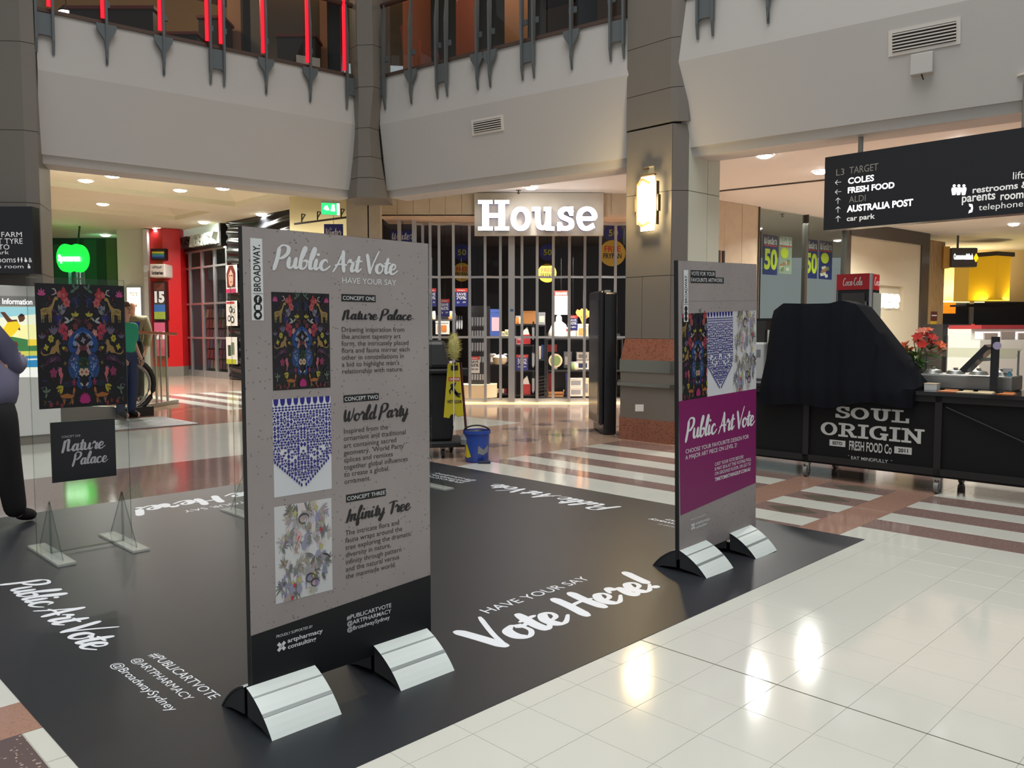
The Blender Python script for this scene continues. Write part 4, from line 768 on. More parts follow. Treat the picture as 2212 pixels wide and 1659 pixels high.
ri(sk, [(0, 674), (10, 674), (22, 688), (30, 694), (26, 702), (16, 696), (6, 682)]); ri(sk, [(18, 692), (36, 690), (40, 700), (20, 706)]); ri(sk, [(38, 684), (44, 678), (52, 680), (54, 688), (50, 694), (42, 696)]); ri(sk, [(32, 700), (42, 706), (44, 714), (38, 712), (30, 708)]); ri((40, 26, 22), [(40, 683), (46, 677), (53, 681), (46, 684)])
ri((240, 206, 40), [(16, 696), (36, 694), (44, 704), (32, 720), (20, 730), (2, 726), (6, 712)]); ri((30, 30, 34), [(0, 722), (20, 728), (30, 740), (18, 744), (4, 746), (0, 740)]); ri(sk, [(20, 736), (36, 738), (40, 746), (28, 756), (20, 770), (14, 772), (20, 756), (28, 746), (18, 744)]); ri(sk, [(-20, 740), (4, 742), (-4, 752), (-24, 750)])
part('lit_poster', rp, LITINK, ip, label='backlit poster of a runner in a yellow singlet')
# ================================================================== black directory sign on the left pillar
ds = thing('directory_sign', 'black directory sign fixed to the left pillar, cut by the frame edge', 'sign', (0, 0, 0)); DD = 10.45
DIRB = mat('directory_black', (.014, .015, .018), .25); DTX = mat('directory_lettering', S(206, 208, 206), .5, emit=(1, 1, 1), es=.25)
a = D(-110, 591, DD); b = D(69, 446, DD); part('sign_box', MB().box(a.x, DD, a.z, b.x, DD + .16, b.z), DIRB, ds); part('fixing_bracket', MB().box(a.x + .3, DD + .16, a.z + .2, a.x + .5, DD + .36, b.z - .2), DIRB, ds)
for s, yb, yt, xr, xl in (('HARRIS FARM', 512, 501, 47, -64), ('KMART TYRE', 526.5, 515, 48.5, -50), ('& AUTO', 539, 528, 20, -42), ('car park', 552, 541, 19, -42), ('restrooms', 567, 557, 34, -42), ('&', 566.5, 557, 70 - 1, 62), ('& parents room', 582, 571.5, 50.5, -70)):
    A = D(xl, yb, DD - .004); B = D(xr, yt, DD - .004); write(ds, s, XZ(DD - .004), (A.x, A.z, B.x, B.z), DTX)
for px, kind in ((40, 0), (47, 0), (56, 1), (63, 2)):
    A = D(px, 566.5 if kind < 2 else 580, DD - .004); mb = MB()
    if kind == 0: mb.prism([(A.x + p, A.z + q) for p, q in ((-.006, 0), (.006, 0), (.006, .024), (.013, .024), (.009, .045), (-.009, .045), (-.013, .024), (-.006, .024))], DD - .006, DD - .004, 'y').prism([(A.x + p, A.z + .054 + q) for p, q in ROUND0(0, 0, .007)], DD - .006, DD - .004, 'y')
    else: mb.prism([(A.x + p, A.z + q + .018) for p, q in ROUND0(0, 0, .018)], DD - .006, DD - .004, 'y').prism([(A.x + p - .005, A.z + .05 + q) for p, q in ROUND0(0, 0, .008)], DD - .006, DD - .004, 'y').bar((A.x - .005, DD - .005, A.z + .045), (A.x + .0, DD - .005, A.z + .02), .004, .012)
    part('pictogram', mb, DTX, ds)
# ================================================================== green optical shop
GRN = mat('shop_green', S(20, 104, 66), .5); GRD = mat('shop_green_dark', S(18, 70, 48), .5); GLIT = mat('green_lit_lens', S(20, 200, 60), .4, emit=S(20, 220, 60), es=1.6)
struct('wall_green_shop', MB().box(D(86, 700, 29).x, 29, 0, D(262, 700, 29).x, 29.2, CZ), GRD)
gs = thing('green_shopfront', 'green panelled shopfront behind the round green sign', 'shopfront', (0, 0, 0)); zg = lambda y, d=27.5: D(150, y, d).z
for a, b, m, yt in ((98, 108, GRN, 530), (108, 122, GRD, 528), (122, 152, GRN, 528), (187, 214, GRN, 517), (214, 234, GRD, 517), (234, 257, mat('shop_olive', S(86, 110, 80), .5), 514)): part('green_panel', MB().box(D(a, 700, 27.5).x, 27.5, 0, D(b, 700, 27.5).x - .01, 27.8, zg(yt)), m, gs)
for px in (146, 155, 165, 172, 183): part('grille_post', MB().box(D(px, 600, 27.8).x - .02, 27.8, 0, D(px, 600, 27.8).x + .02, 27.84, zg(560)), ALU, gs)
for y in (600, 640, 700): part('grille_rail', MB().box(D(146, y, 27.8).x, 27.79, zg(y) - .02, D(184, y, 27.8).x, 27.83, zg(y) + .02), ALU, gs)
ss = thing('round_shop_sign', 'glowing green sign of two overlapping ellipses with white lettering', 'sign', (0, 0, 0)); DG = 25.5
for px, rx in ((141, 19.5), (164.5, 20.5)):
    c = D(px, 557, DG); part('lens_disc', MB().prism([(c.x + rx / F * DG * p, c.z + 30 / F * DG * q) for p, q in ROUND0(0, 0, 1)], DG + (.0 if px < 150 else .02), DG + .25, 'y'), GLIT, ss)
a = D(127, 569, DG); b = D(173, 550, DG); write(ss, 'Specsavers', XZ(DG - .02), (a.x, a.z, b.x, b.z), mat('lit_lettering_bright', (1, 1, 1), .4, emit=(1, 1, 1), es=4), bold=.03, depth=.02); part('hanger', MB().bar(D(168, 528, DG + .15), Vector((D(168, 528, DG).x, DG + .15, CZ)), .04, .04), GRD, ss)
# ================================================================== white wall with lightbox
struct('wall_white_left', MB().box(D(258, 700, 26.5).x, 26.5, 0, D(330, 700, 26.5).x, 26.9, CZ), mat('gloss_white_wall', S(208, 204, 198), .35))
lb = thing('lightbox', 'white illuminated wall poster behind the bald man', 'lightbox', (0, 0, 0)); a = D(275, 690, 26.45); b = D(306, 618, 26.45)
part('frame', MB().box(a.x, 26.42, a.z, b.x, 26.49, b.z), ALU, lb); part('lit_face', MB().box(a.x + .03, 26.41, a.z + .03, b.x - .03, 26.42, b.z - .05), mat('lit_paper', (1, .98, .9), .5, emit=(1, .97, .86), es=1.1), lb); write(lb, 'more', XZ(26.40), (a.x + .12, b.z - .32, b.x - .12, b.z - .2), mat('grey_lit_letters', S(170, 170, 160), .5))
# ================================================================== red pillar with lottery posters
RED = mat('red_pillar', S(196, 24, 28), .4); rd_ = thing('red_pillar', 'red lottery pillar with posters beside the newsagency shutter', 'pillar', (0, 0, 0)); DRp = 26.2
xs = [D(q, 700, DRp).x for q in (325, 360, 388)]
part('body', MB().prism([(xs[0], DRp + .1), (xs[1], DRp - .15), (xs[2], DRp + .2), (xs[2], DRp + .9), (xs[0], DRp + .9)], .32, zg(494, DRp)), RED, rd_); part('base', MB().prism([(xs[0] - .02, DRp + .08), (xs[1], DRp - .17), (xs[2] + .02, DRp + .18), (xs[2], DRp + .9), (xs[0], DRp + .9)], 0, .32), PLN, rd_)
part('white_corner', MB().box(xs[0] - .14, DRp - .05, 0, xs[0] - .01, DRp + .4, zg(496, DRp)), WGL, rd_)
DRf = DRp - .25
def rposter(px0, py0, px1, py1, label, bands, txt=None):
    t = thing('lottery_poster', label, 'poster', (0, 0, 0), 0, 'posters on the red pillar'); a = D(px0, py1, DRf); b = D(px1, py0, DRf); part('frame', MB().box(a.x, DRf, a.z, b.x, DRf + .35, b.z), DARKF, t); mb = MB(); n = len(bands)
    for k, c in enumerate(bands): mb.ink = S(*c); zA = a.z + .04 + (b.z - a.z - .08) * k / n; zB = a.z + .04 + (b.z - a.z - .08) * (k + 1) / n; mb.poly([(a.x + .04, DRf - .004, zA), (b.x - .04, DRf - .004, zA), (b.x - .04, DRf - .004, zB), (a.x + .04, DRf - .004, zB)])
    part('print', mb, INKL, t)
    if txt: write(t, txt[0], XZ(DRf - .01), (a.x + (b.x - a.x) * .15, a.z + (b.z - a.z) * txt[1], b.x - (b.x - a.x) * .12, a.z + (b.z - a.z) * txt[2]), WHITEINK0, bold=.06)
INKL = vcol_mat('poster_ink_left', .45)
rposter(326, 537, 357, 561, 'striped rainbow poster near the top of the red pillar', [(40, 60, 120), (60, 120, 190), (60, 150, 90), (220, 190, 60), (40, 40, 46)]); rposter(331, 608, 358, 692, 'dark poster with a large white 15 on the red pillar', [(150, 170, 70), (60, 110, 180), (70, 60, 56), (60, 50, 50), (110, 60, 50)], ('15', .45, .75)); rposter(332, 694, 359, 772, 'pink poster with a white 21 low on the red pillar', [(176, 60, 96), (196, 80, 116), (206, 100, 130), (206, 96, 126)], ('21', .5, .72))
t = thing('projecting_sign', 'white rounded sign projecting from the red pillar', 'sign', (0, 0, 0), 0); a = D(323, 599, DRf - .3); b = D(356, 570, DRf - .3); part('case', MB().box(a.x, DRf - .3, a.z, b.x, DRf + .3, b.z), mat('sign_offwhite', S(214, 206, 196), .4), t, bevel=.04); write(t, 'lotteries', XZ(DRf - .305), (a.x + .08, a.z + .08, b.x - .06, a.z + .2), DKINK0, bold=.03); write(t, '~', XZ(DRf - .305), (a.x + .1, a.z + .26, b.x - .1, a.z + .36), MC_['grey'], bold=.04)
# ================================================================== newsagency: shutter, sign, black wavy panel (all in one plane along the left arcade)
UN = 11.5; VN = 27.6
def LN(px, py): v, z = onu(px, py, UN); return VN - v, z
ORI = XY(UN, VN); RN = -R45
ns = thing('newsagency_sign', 'pale lit shopfront sign reading NEWSAGENCY in dark raised letters', 'sign', ORI, RN)
a = LN(377, 541); b = LN(483, 486); zA, zB = LN(430, 540)[1], LN(430, 484)[1]
part('sign_box', MB().box(a[0], -.1, zA, b[0], .5, zB), DARKF, ns); part('sign_face', MB().box(a[0] + .12, -.12, zA + .1, b[0] - .08, -.1, zB - .1), mat('sign_green_white', S(206, 222, 208), .5, emit=S(206, 224, 210), es=.22), ns)
LG = mat('dark_letters', S(40, 42, 42), .4); zz0 = LN(430, 535)[1]; zz1 = LN(430, 510)[1]; m0 = (a[0] + b[0]) / 2
write(ns, 'NEWS', XZ(-.12), (a[0] + .2, zz0, m0 - .1, zz1), LG, bold=.04, depth=.16); write(ns, 'AGENCY', XZ(-.12), (m0 - .05, zz0, b[0] - .12, zz1), mat('pale_letters', S(190, 200, 190), .4), bold=.04, depth=.16)
l = bpy.data.lights.new('sign_wash', 'AREA'); l.size = .3; l.energy = 14; l.color = (.85, 1, .92); o = bpy.data.objects.new('sign_wash', l); C.objects.link(o); o.parent = ns; o.location = (b[0] - .6, -.5, zB - .0)
nsh = thing('folding_shutter', 'closed aluminium folding shutter of the newsagency', 'shutter', ORI, RN)
pp = [386, 412.5, 439, 466, 493]; zt2 = LN(440, 541)[1]; zr2 = [.12, LN(440, 730)[1], LN(440, 656)[1], LN(440, 577)[1], zt2]
for px in pp: x = LN(px, 650)[0]; part('shutter_post', MB().box(x - .05, -.04, 0, x + .05, .04, zt2), ALU, nsh)
for p0, p1 in zip(pp, pp[1:]):
    x0, x1 = LN(p0, 650)[0], LN(p1, 650)[0]
    for k, z in enumerate(zr2): part('shutter_rail', MB().box(x0, -.03, z - (.12 if k == 0 else .03), x1, .03, z + (.08 if k == 0 else .03)), ALU, nsh)
    for za, zb_ in zip(zr2, zr2[1:]): part('pane', MB().box(x0 + .05, -.005, za + .05, x1 - .05, .005, zb_ - .04), PANE, nsh)
nb = struct('wall_newsagency', MB().box(-7, 1.6, 0, 3.5, 1.75, CZ), NAVY); nb.location = ORI; nb.rotation_euler = (0, 0, RN)
for k, (px0, px1) in enumerate(((390, 410), (415, 437), (470, 490))):
    x0, x1 = LN(px0, 700)[0], LN(px1, 700)[0]; t = thing('magazine_rack', 'dim magazine rack behind the newsagency shutter, %s from the red pillar' % ('first', 'second', 'third')[k], 'rack', ORI, RN, 'magazine racks'); part('back_board', MB().box(x0, .9, 0, x1, 1.0, 2.3), MC_['black'], t)
    for r in range(6):
        mb = MB()
        for c_ in range(3): mb.ink = random.choice([S(120, 60, 60), S(110, 110, 104), S(60, 80, 100), S(140, 120, 90), S(90, 60, 80)]); xa = x0 + (x1 - x0) * c_ / 3; mb.poly([(xa + .02, .86, .2 + r * .34), (xa + (x1 - x0) / 3 - .02, .86, .2 + r * .34), (xa + (x1 - x0) / 3 - .02, .9, .48 + r * .34), (xa + .02, .9, .48 + r * .34)])
        part('magazine_row', mb, INKL, t)
wp = thing('wave_panel', 'glossy black wavy wall panel beside the newsagency', 'wall panel', ORI, RN); x0, x1 = LN(495, 600)[0], LN(640, 600)[0]; zW = CZ - .03; mb = MB(); nx, nz = 40, 120; rows = []
for j in range(nz + 1):
    z = .02 + (zW - .02) * j / nz; rows.append(mb.pts([(x0 + (x1 - x0) * i / nx, -.04 - .035 * math.sin(z * 22 + 1.6 * math.sin((x0 + (x1 - x0) * i / nx) * 1.4)), z) for i in range(nx + 1)]))
for r0, r1 in zip(rows, rows[1:]):
    for i in range(nx): mb.face((r0[i], r0[i + 1], r1[i + 1], r1[i]))
part('wavy_face', mb, mat('gloss_black_wave', (.014, .015, .017), .22), wp, smooth=True); part('backing', MB().box(x0, .0, 0, x1, .3, zW + .02), DARKF, wp)
for k, (y0, y1, lab) in enumerate(((573, 633, 'magazine cover poster with a red-haired face on the black panel'), (650, 704, 'white poster with black rings on the black panel'), (728, 786, 'pale poster with a yellow foot on the black panel'))):
    t = thing('magazine_poster', lab, 'poster', ORI, RN); a = LN(499, y1); b = LN(519, y0); z_a, z_b = LN(509, y1)[1], LN(509, y0)[1]; part('sheet', MB().box(a[0], -.14, z_a, b[0], -.1, z_b), WHP, t); mb = MB(); W_ = b[0] - a[0]; H_ = z_b - z_a; P_ = lambda x, z, q=0: (a[0] + W_ * x, -.145 - q * .002, z_a + H_ * z)
    if k == 0:
        for q, (c_, pts) in enumerate((((120, 46, 40), [(.1, .2), (.9, .2), (.95, .7), (.7, .98), (.3, .98), (.05, .7)]), ((222, 180, 160), [(.3, .3), (.5, .2), (.7, .3), (.75, .65), (.5, .85), (.25, .65)]), ((40, 30, 30), [(.33, .6), (.45, .6), (.45, .64), (.33, .64)]), ((40, 30, 30), [(.55, .6), (.67, .6), (.67, .64), (.55, .64)]), ((170, 50, 60), [(.42, .38), (.58, .38), (.5, .43)]), ((206, 60, 110), [(0, 0), (1, 0), (1, .14), (0, .14)]))): mb.ink = S(*c_); mb.poly([P_(x, z, q) for x, z in pts])
    elif k == 1:
        for q, (x, z, r) in enumerate(((.3, .3, .16), (.65, .25, .18), (.5, .65, .16), (.8, .6, .12))): mb.ink = S(30, 30, 30); mb.poly([P_(x + r * c1, z + r * .8 * c2, q * 2) for c1, c2 in ROUND0(0, 0, 1)]); mb.ink = S(236, 236, 230); mb.poly([P_(x + r * .6 * c1, z + r * .5 * c2, q * 2 + 1) for c1, c2 in ROUND0(0, 0, 1)])
        mb.ink = S(200, 60, 70); mb.poly([P_(.1, .88, 9), P_(.9, .88, 9), P_(.9, .96, 9), P_(.1, .96, 9)])
    else:
        for q, (c_, x, z, w_, h) in enumerate((((190, 196, 60), 0, 0, 1, .18), ((60, 80, 60), .2, .3, .3, .4), ((120, 130, 110), .55, .35, .3, .45))): mb.ink = S(*c_); mb.poly([P_(x, z, q), P_(x + w_, z, q), P_(x + w_, z + h, q), P_(x, z + h, q)])
    part('print', mb, INKL, t)
# ================================================================== escalator end and guard rail
VE = 14.65; es_ = thing('escalator', 'escalator end with black handrail loop and steel deck', 'escalator', XY(0, VE), R45); RUB = mat('black_rubber', (.012, .012, .013), .35); BST = mat('brushed_steel', S(150, 150, 146), .35, .7)
uE = onv(332, 830, VE)[0]; R_ = .46; uc = uE - R_; zc_ = .55
path = [(uc - 3.0, 0, zc_ + R_)] + [(uc + R_ * math.sin(math.radians(a)), 0, zc_ + R_ * math.cos(math.radians(a))) for a in range(0, 181, 15)] + [(uc - .35, 0, zc_ - R_ + .0)]
part('handrail', MB().tube(path, .045, 10), RUB, es_, smooth=True)
part('glass_panel', MB().prism([(uc - 3.0, zc_ - R_ + .1), (uc, zc_ - R_ + .1)] + [(uc + (R_ - .1) * math.sin(math.radians(a)), zc_ + (R_ - .1) * math.cos(math.radians(a))) for a in range(165, -1, -15)] + [(uc - 3.0, zc_ + R_ - .1)], -.006, .006, 'y'), glassy('escalator_glass', (.93, .98, .92)), es_)
part('steel_rim', MB().tube([(p[0] - (p[0] - uc) * .16 if p[0] > uc else p[0], 0, zc_ + (p[2] - zc_) * .84) for p in path], .02, 8), BST, es_, smooth=True)
part('steel_deck', MB().prism([(uc - 3.0, 0), (uc + .3, 0), (uc + .2, .1), (uc - .3, .2), (uc - 1.2, .28), (uc - 3.0, .2)], -.12, .12, 'y'), BST, es_); part('newel_base', MB().box(uc - .1, -.13, 0, uc + .4, .13, .16), RUB, es_)
a = XY(4.4, 12.6); lp = thing('landing_plate', 'grey ribbed steel landing plate in front of the escalator', 'floor plate', XY(3.9, 12.7), R45); part('plate', MB().box(0, 0, .001, 1.75, 1.45, .012), mat('grey_plate', S(116, 118, 122), .4, .5), lp)
for k in range(8): part('plate_rib', MB().box(.03, .1 + .17 * k, .012, 1.72, .13 + .17 * k, .016), BST, lp)
gr = thing('guard_rail', 'glass and steel guard rail with a timber top beside the escalator', 'guard rail', (0, 0, 0)); A = D(291, 717, 15.2); B = D(378, 721.5, 16.6)
TIMB = mat('red_timber_rail', S(146, 84, 62), .4); part('timber_rail', MB().bar(A, B, .09, .05), TIMB, gr)
for px in (333, 343, 357):
    f = (px - 291) / (378 - 291); p = A.lerp(B, f); part('steel_post', MB().bar(Vector((p.x, p.y, 0)), p - Vector((0, 0, .03)), .07 if px != 343 else .03, .02), BST, gr)
part('glass_infill', MB().loft([[tuple(Vector((p.x, p.y + dy, z))) for p, dy in ((A.lerp(B, .1), 0), (A.lerp(B, .75), 0), (A.lerp(B, .75), .012), (A.lerp(B, .1), .012))] for z in (.1, A.z - .12)]), glassy('escalator_glass'), gr); part('base_shoe', MB().bar(Vector((A.x, A.y, .04)), Vector((B.x, B.y, .04)), .08, .08), BST, gr)
# ================================================================== enclosing walls far behind
struct('wall_far_left', MB().box(-30, 33, 0, 4, 33.2, 6), mat('far_cream', S(196, 186, 160), .7)); struct('wall_outer_left', MB().box(-24, -2, 0, -23.8, 33, 6), MATS['far_cream'])
# ================================================================== right-hand shop wall running away from the pillar
K0 = Vector((4.14, 16.7, 0)); dK = Vector((1.236, 1.0, 0)).normalized(); RK = math.atan2(dK.y, dK.x)
def LK(px, py): return online(px, py, K0, dK)
def kx(px): return LK(px, 650)[0]
GREYF = mat('grey_bronze_frame', S(74, 68, 62), .4); IVORY = mat('ivory_wall_panel', S(214, 206, 182), .5, noise=(1.2, .35, S(206, 196, 170)))
wr = thing('timber_wall', 'pale timber wall with a dark doorway right of the grey pillar', 'wall', K0, RK)
for a, b, m in ((1545, 1549, IVORY), (1549, 1553, DARKF), (1553, 1559, mat('door_brown', S(150, 116, 92), .5)), (1559, 1563, DARKF), (1563, 1600, WOODP), (1600.4, 1635, WOODP)): part('wall_panel' if m is WOODP or m is IVORY else 'door_strip', MB().box(kx(a), -.02 if m is DARKF else 0, 0, kx(b) - .004, .12, CM - .005 if m in (WOODP, IVORY) else 3.1), m, wr)
part('over_door_panel', MB().box(kx(1549), 0, 3.1, kx(1563) - .004, .12, CM - .005), WOODP, wr)
wn = thing('shop_window', 'tall glass shop window with winter sale posters right of the pillar', 'window', K0, RK)
SMK = glassy('window_glass', (.82, .87, .84), 1.0, .9); part('pane', MB().box(kx(1636), .03, .3, kx(1740), .04, CM - .02), SMK, wn); part('pane', MB().box(kx(1741), .03, .3, kx(1825), .04, CM - .02), SMK, wn)
for a, b in ((1635, 1636.5), (1740, 1741), (1824, 1833)): part('frame_post', MB().box(kx(a), -.03, 0, kx(b), .12, CM - .005), GREYF, wn)
part('sill', MB().box(kx(1635), 0, 0, kx(1825), .12, .3), GREYF, wn)
for px0, px1, y0, y1, kind, lab in ((1652, 1683, 505, 592, 0, 'navy Winter 50 poster, leftmost in the right window'), (1686, 1714, 508, 590, 1, 'pale Winter poster with a yellow bubble, second in the right window'), (1742, 1769, 515, 600, 0, 'navy Winter 50 poster, third in the right window'), (1773, 1801, 518, 602, 1, 'dark Winter poster with a yellow bubble, rightmost in the right window')):
    t = thing('window_poster', lab, 'poster', K0 + Vector((-dK.y, dK.x, 0)) * .07, RK, 'posters in the right window'); xa, xb = kx(px0), kx(px1); za, zb_ = LK(px0, y1)[1], LK(px0, y0)[1]; W_, H_ = xb - xa, zb_ - za
    part('sheet', MB().box(xa, -.004, za, xb, .004, zb_), mat('poster_navy', S(40, 48, 110), .5) if kind == 0 or px0 > 1760 else mat('poster_pale', S(150, 158, 146), .5), t); write(t, 'Winter', XZ(-.008), (xa + W_ * .05, za + H_ * .76, xb - W_ * .05, za + H_ * .97), WHITEINK0, 'brush'); part('red_rule', MB().box(xa + W_ * .08, -.007, za + H_ * .72, xb - W_ * .05, -.005, za + H_ * .75), REDP, t)
    if kind == 0: write(t, '50', XZ(-.008), (xa + W_ * .08, za + H_ * .12, xb - W_ * .02, za + H_ * .66), LIMEP, bold=.04)
    else:
        c = (xa + W_ * .42, za + H_ * .55); part('speech_bubble', MB().prism([(c[0] + W_ * .3 * p, c[1] + H_ * .14 * q) for p, q in ROUND0(0, 0, 1)], -.009, -.006, 'y'), LIMEP, t); mb = MB(); rr = random.Random(px0)
        for k in range(10): mb.ink = S(*rr.choice([(200, 196, 180), (170, 120, 90), (110, 130, 90), (220, 210, 200)])); x, z = xa + W_ * rr.uniform(.1, .7), za + H_ * rr.uniform(.04, .3); mb.poly([(x, -.006 - .0003 * k, z), (x + W_ * .2, -.006 - .0003 * k, z + .02), (x + W_ * .16, -.006 - .0003 * k, z + H_ * .1), (x - W_ * .04, -.006 - .0003 * k, z + H_ * .08)])
        part('photo_print', mb, INKL, t)
nbk = struct('wall_window_room', MB().box(kx(1636), 2.6, 0, kx(1833), 2.7, CM), mat('window_room_grey', S(120, 124, 116), .7)); nbk.location = K0; nbk.rotation_euler = (0, 0, RK)
for k, (px, w_, h, m) in enumerate(((1640, .5, 1.75, 'black'), (1672, .5, 1.35, 'grey'), (1706, .5, 1.7, 'black'), (1748, .6, 1.2, 'white'), (1790, .6, 1.5, 'grey'))):
    t = thing('display_stand', 'dim display stand behind the right window, %s from the left' % ordn[k], 'display stand', K0 + dK * kx(px) + Vector((-dK.y, dK.x, 0)) * 1.5, RK); part('cabinet', MB().box(0, 0, 0, w_, .4, h), MC_[m], t); part('shelf_lip', MB().box(-.02, -.03, h * .5, w_ + .02, 0, h * .5 + .04), MC_['steel'], t); part('top_tray', MB().box(-.02, -.03, h, w_ + .02, .42, h + .04), MC_['red' if k == 2 else 'steel'], t)
iw = thing('sign_wall', 'ivory wall panel in a dark frame carrying a recessed lit sign', 'wall', K0, RK); xa, xb = kx(1833), kx(1985); zt3 = LK(1835, 508)[1]; ra, rb = kx(1893), kx(1951); rz0, rz1 = LK(1922, 671)[1], LK(1922, 617)[1]
for x0, x1, z0, z1 in ((xa, ra, 0, zt3), (rb, xb, 0, zt3), (ra, rb, 0, rz0), (ra, rb, rz1, zt3)): part('ivory_panel', MB().box(x0, 0, z0, x1, .12, z1), IVORY, iw)
part('recess_back', MB().box(ra, .1, rz0, rb, .14, rz1), IVORY, iw); part('frame_head', MB().box(xa - .05, -.05, zt3, kx(2001), .14, CM - .01), GREYF, iw); part('frame_post', MB().box(xb, -.05, 0, kx(2001), .14, zt3), GREYF, iw)
t = thing('recessed_sign', 'glowing white letters of the shop name recessed in the ivory wall', 'sign', K0, RK); z0, z1 = LK(1922, 666)[1], LK(1922, 634)[1]; ww = (kx(1947) - kx(1872)) / 5.2; edges_ = [kx(q) for q in (1874, 1900, 1912, 1924, 1935, 1948)]
for ch, x0, x1, hh in zip('House', edges_, edges_[1:], (1.45, 1, 1, 1, 1)):
    mb = MB(); letters(mb, slab(ch, .3), ((0, .08, 0), (1, 0, 0), (0, 0, 1), (0, -1, 0)), (x0 + .02, z0, x1 - .02, z0 + (z1 - z0) * min(hh, 1.3)), depth=.05)
    if ch != 'H': part('sign_letter', mb, mat('soft_lit_acrylic', (1, 1, 1), .4, emit=(.95, .95, 1.0), es=.4), t)
sw = thing('slat_screen', 'vertical pale timber slat screen at the end of the ivory wall', 'screen', K0, RK)
part('back_board', MB().box(kx(2001.2), .03, 0, kx(2036), .1, CM - .15), GREYF, sw)
for k in range(11): x = kx(2001) + (kx(2036) - kx(2001)) * (k + .2) / 11; part('slat', MB().box(x, -.03, 0, x + (kx(2036) - kx(2001)) / 11 * .6, .03, CM - .16), mat('oak_slat', S(178, 150, 108), .5), sw)
for px0, px1, y0, y1, m, lab in ((2009, 2022, 673, 692, mat('maroon_notice', S(96, 44, 50), .5), 'small maroon notice on the slat screen'), (2008, 2022, 694, 714, YELP, 'small yellow notice on the slat screen below the maroon one')):
    t = thing('wall_notice', lab, 'notice', K0, RK); za, zb_ = LK(px0, y1)[1], LK(px0, y0)[1]; part('sheet', MB().box(kx(px0), -.045, za, kx(px1), -.032, zb_), m, t); part('text_rule', MB().box(kx(px0) + .03, -.048, (za + zb_) / 2, kx(px1) - .03, -.045, (za + zb_) / 2 + .03), WHITEINK0, t)
l = bpy.data.lights.new('window_room_light', 'AREA'); l.size = 1.5; l.energy = 90; l.color = (1, 1, .92); o = bpy.data.objects.new('window_room_light', l); C.objects.link(o); o.location = K0 + dK * kx(1735) + Vector((-dK.y, dK.x, 0)) * 1.0 + Vector((0, 0, 3.9))
# ceiling track
struct('trim_4', MB().bar(G(1545, 414, CM - .012), G(1800, 387, CM - .012), .05, .02), GREYF)
for px, py in ((1556, 441), (1690, 463), (1948, 509), (1120, 408 + 4), (755, 441)):
    z = (CZ if px < 800 else CM); p = G(px, py, z - .01); t = thing('ceiling_sprinkler', 'small dark fire sprinkler in the ceiling %s' % {1556: 'beside the timber wall', 1690: 'above the right window', 1948: 'above the ivory wall', 1120: 'above the shop sign', 755: 'near the exit sign'}[px], 'sprinkler', p); part('rose', MB().lathe([(.05, 0), (.05, .012)], 12), GREYF, t); part('head', MB().lathe([(.015, -.06), (.03, -.05), (.012, -.03), (.012, 0)], 10), GREYF, t)
# ================================================================== bank and food counters far right
CRB = mat('bank_cream', S(232, 208, 158), .6); struct('wall_bank', MB().box(D(2030, 600, 27).x, 27, 0, 24, 27.2, CM), CRB); struct('wall_right_end', MB().box(24, 5, 0, 24.2, 30, CM), mat('dim_brown', S(110, 100, 92), .6))
YLB = mat('yellow_box', S(240, 190, 40), .4, emit=S(240, 180, 30), es=.3); DBk = 23.6
yb_t = thing('yellow_box_feature', 'large glowing yellow box feature of the bank', 'feature', (0, 0, 0)); a = D(2120, 648, DBk); b = D(2200, 552, DBk); xm = D(2150, 600, DBk).x
part('yellow_body', MB().prism([(a.x, DBk + .7), (xm, DBk), (b.x, DBk + .35), (b.x, DBk + 1.5), (a.x, DBk + 1.5)], a.z, b.z), YLB, yb_t); part('dark_cap', MB().prism([(a.x - .05, DBk + .68), (xm, DBk - .04), (b.x + .1, DBk + .33), (b.x + .1, DBk + 1.5), (a.x - .05, DBk + 1.5)], b.z, b.z + .12), GREYF, yb_t); part('light_ledge', MB().prism([(a.x - .1, DBk + .6), (xm, DBk - .3), (b.x + .15, DBk + .1), (b.x + .1, DBk + 1.5), (a.x - .1, DBk + 1.5)], a.z - .16, a.z - .1), DARKF, yb_t)
t = thing('bank_sign', 'dark illuminated bank sign with a yellow diamond under the right ceiling', 'sign', (0, 0, 0)); DBS = 22.8; a = D(2055, 577, DBS); b = D(2113, 535, DBS); part('sign_box', MB().box(a.x, DBS, a.z, b.x, DBS + .25, b.z), mat('sign_charcoal', S(66, 64, 62), .4), t, bevel=.03); A = D(2060, 560.5, DBS); B = D(2102, 548, DBS); write(t, 'CommonwealthBank', XZ(DBS - .01), (A.x, A.z, B.x, B.z), MATS['lit_lettering_bright'], bold=.03); c = D(2108, 557, DBS); part('yellow_diamond', MB().prism([(c.x, c.z - .12), (c.x + .065, c.z), (c.x, c.z + .12), (c.x - .065, c.z)], DBS - .02, DBS, 'y'), mat('lit_yellow', S(250, 200, 30), .4, emit=S(255, 200, 20), es=1.2), t); part('hanger', MB().box(a.x + .2, DBS + .1, b.z, a.x + .24, DBS + .14, CM), GREYF, t).location = (0, 0, 0); part('side_panel', MB().box(D(2042, 560, DBS).x, DBS + .1, a.z - .02, a.x, DBS + .3, CM - .3), mat('gold_panel', S(180, 140, 60), .5), t)
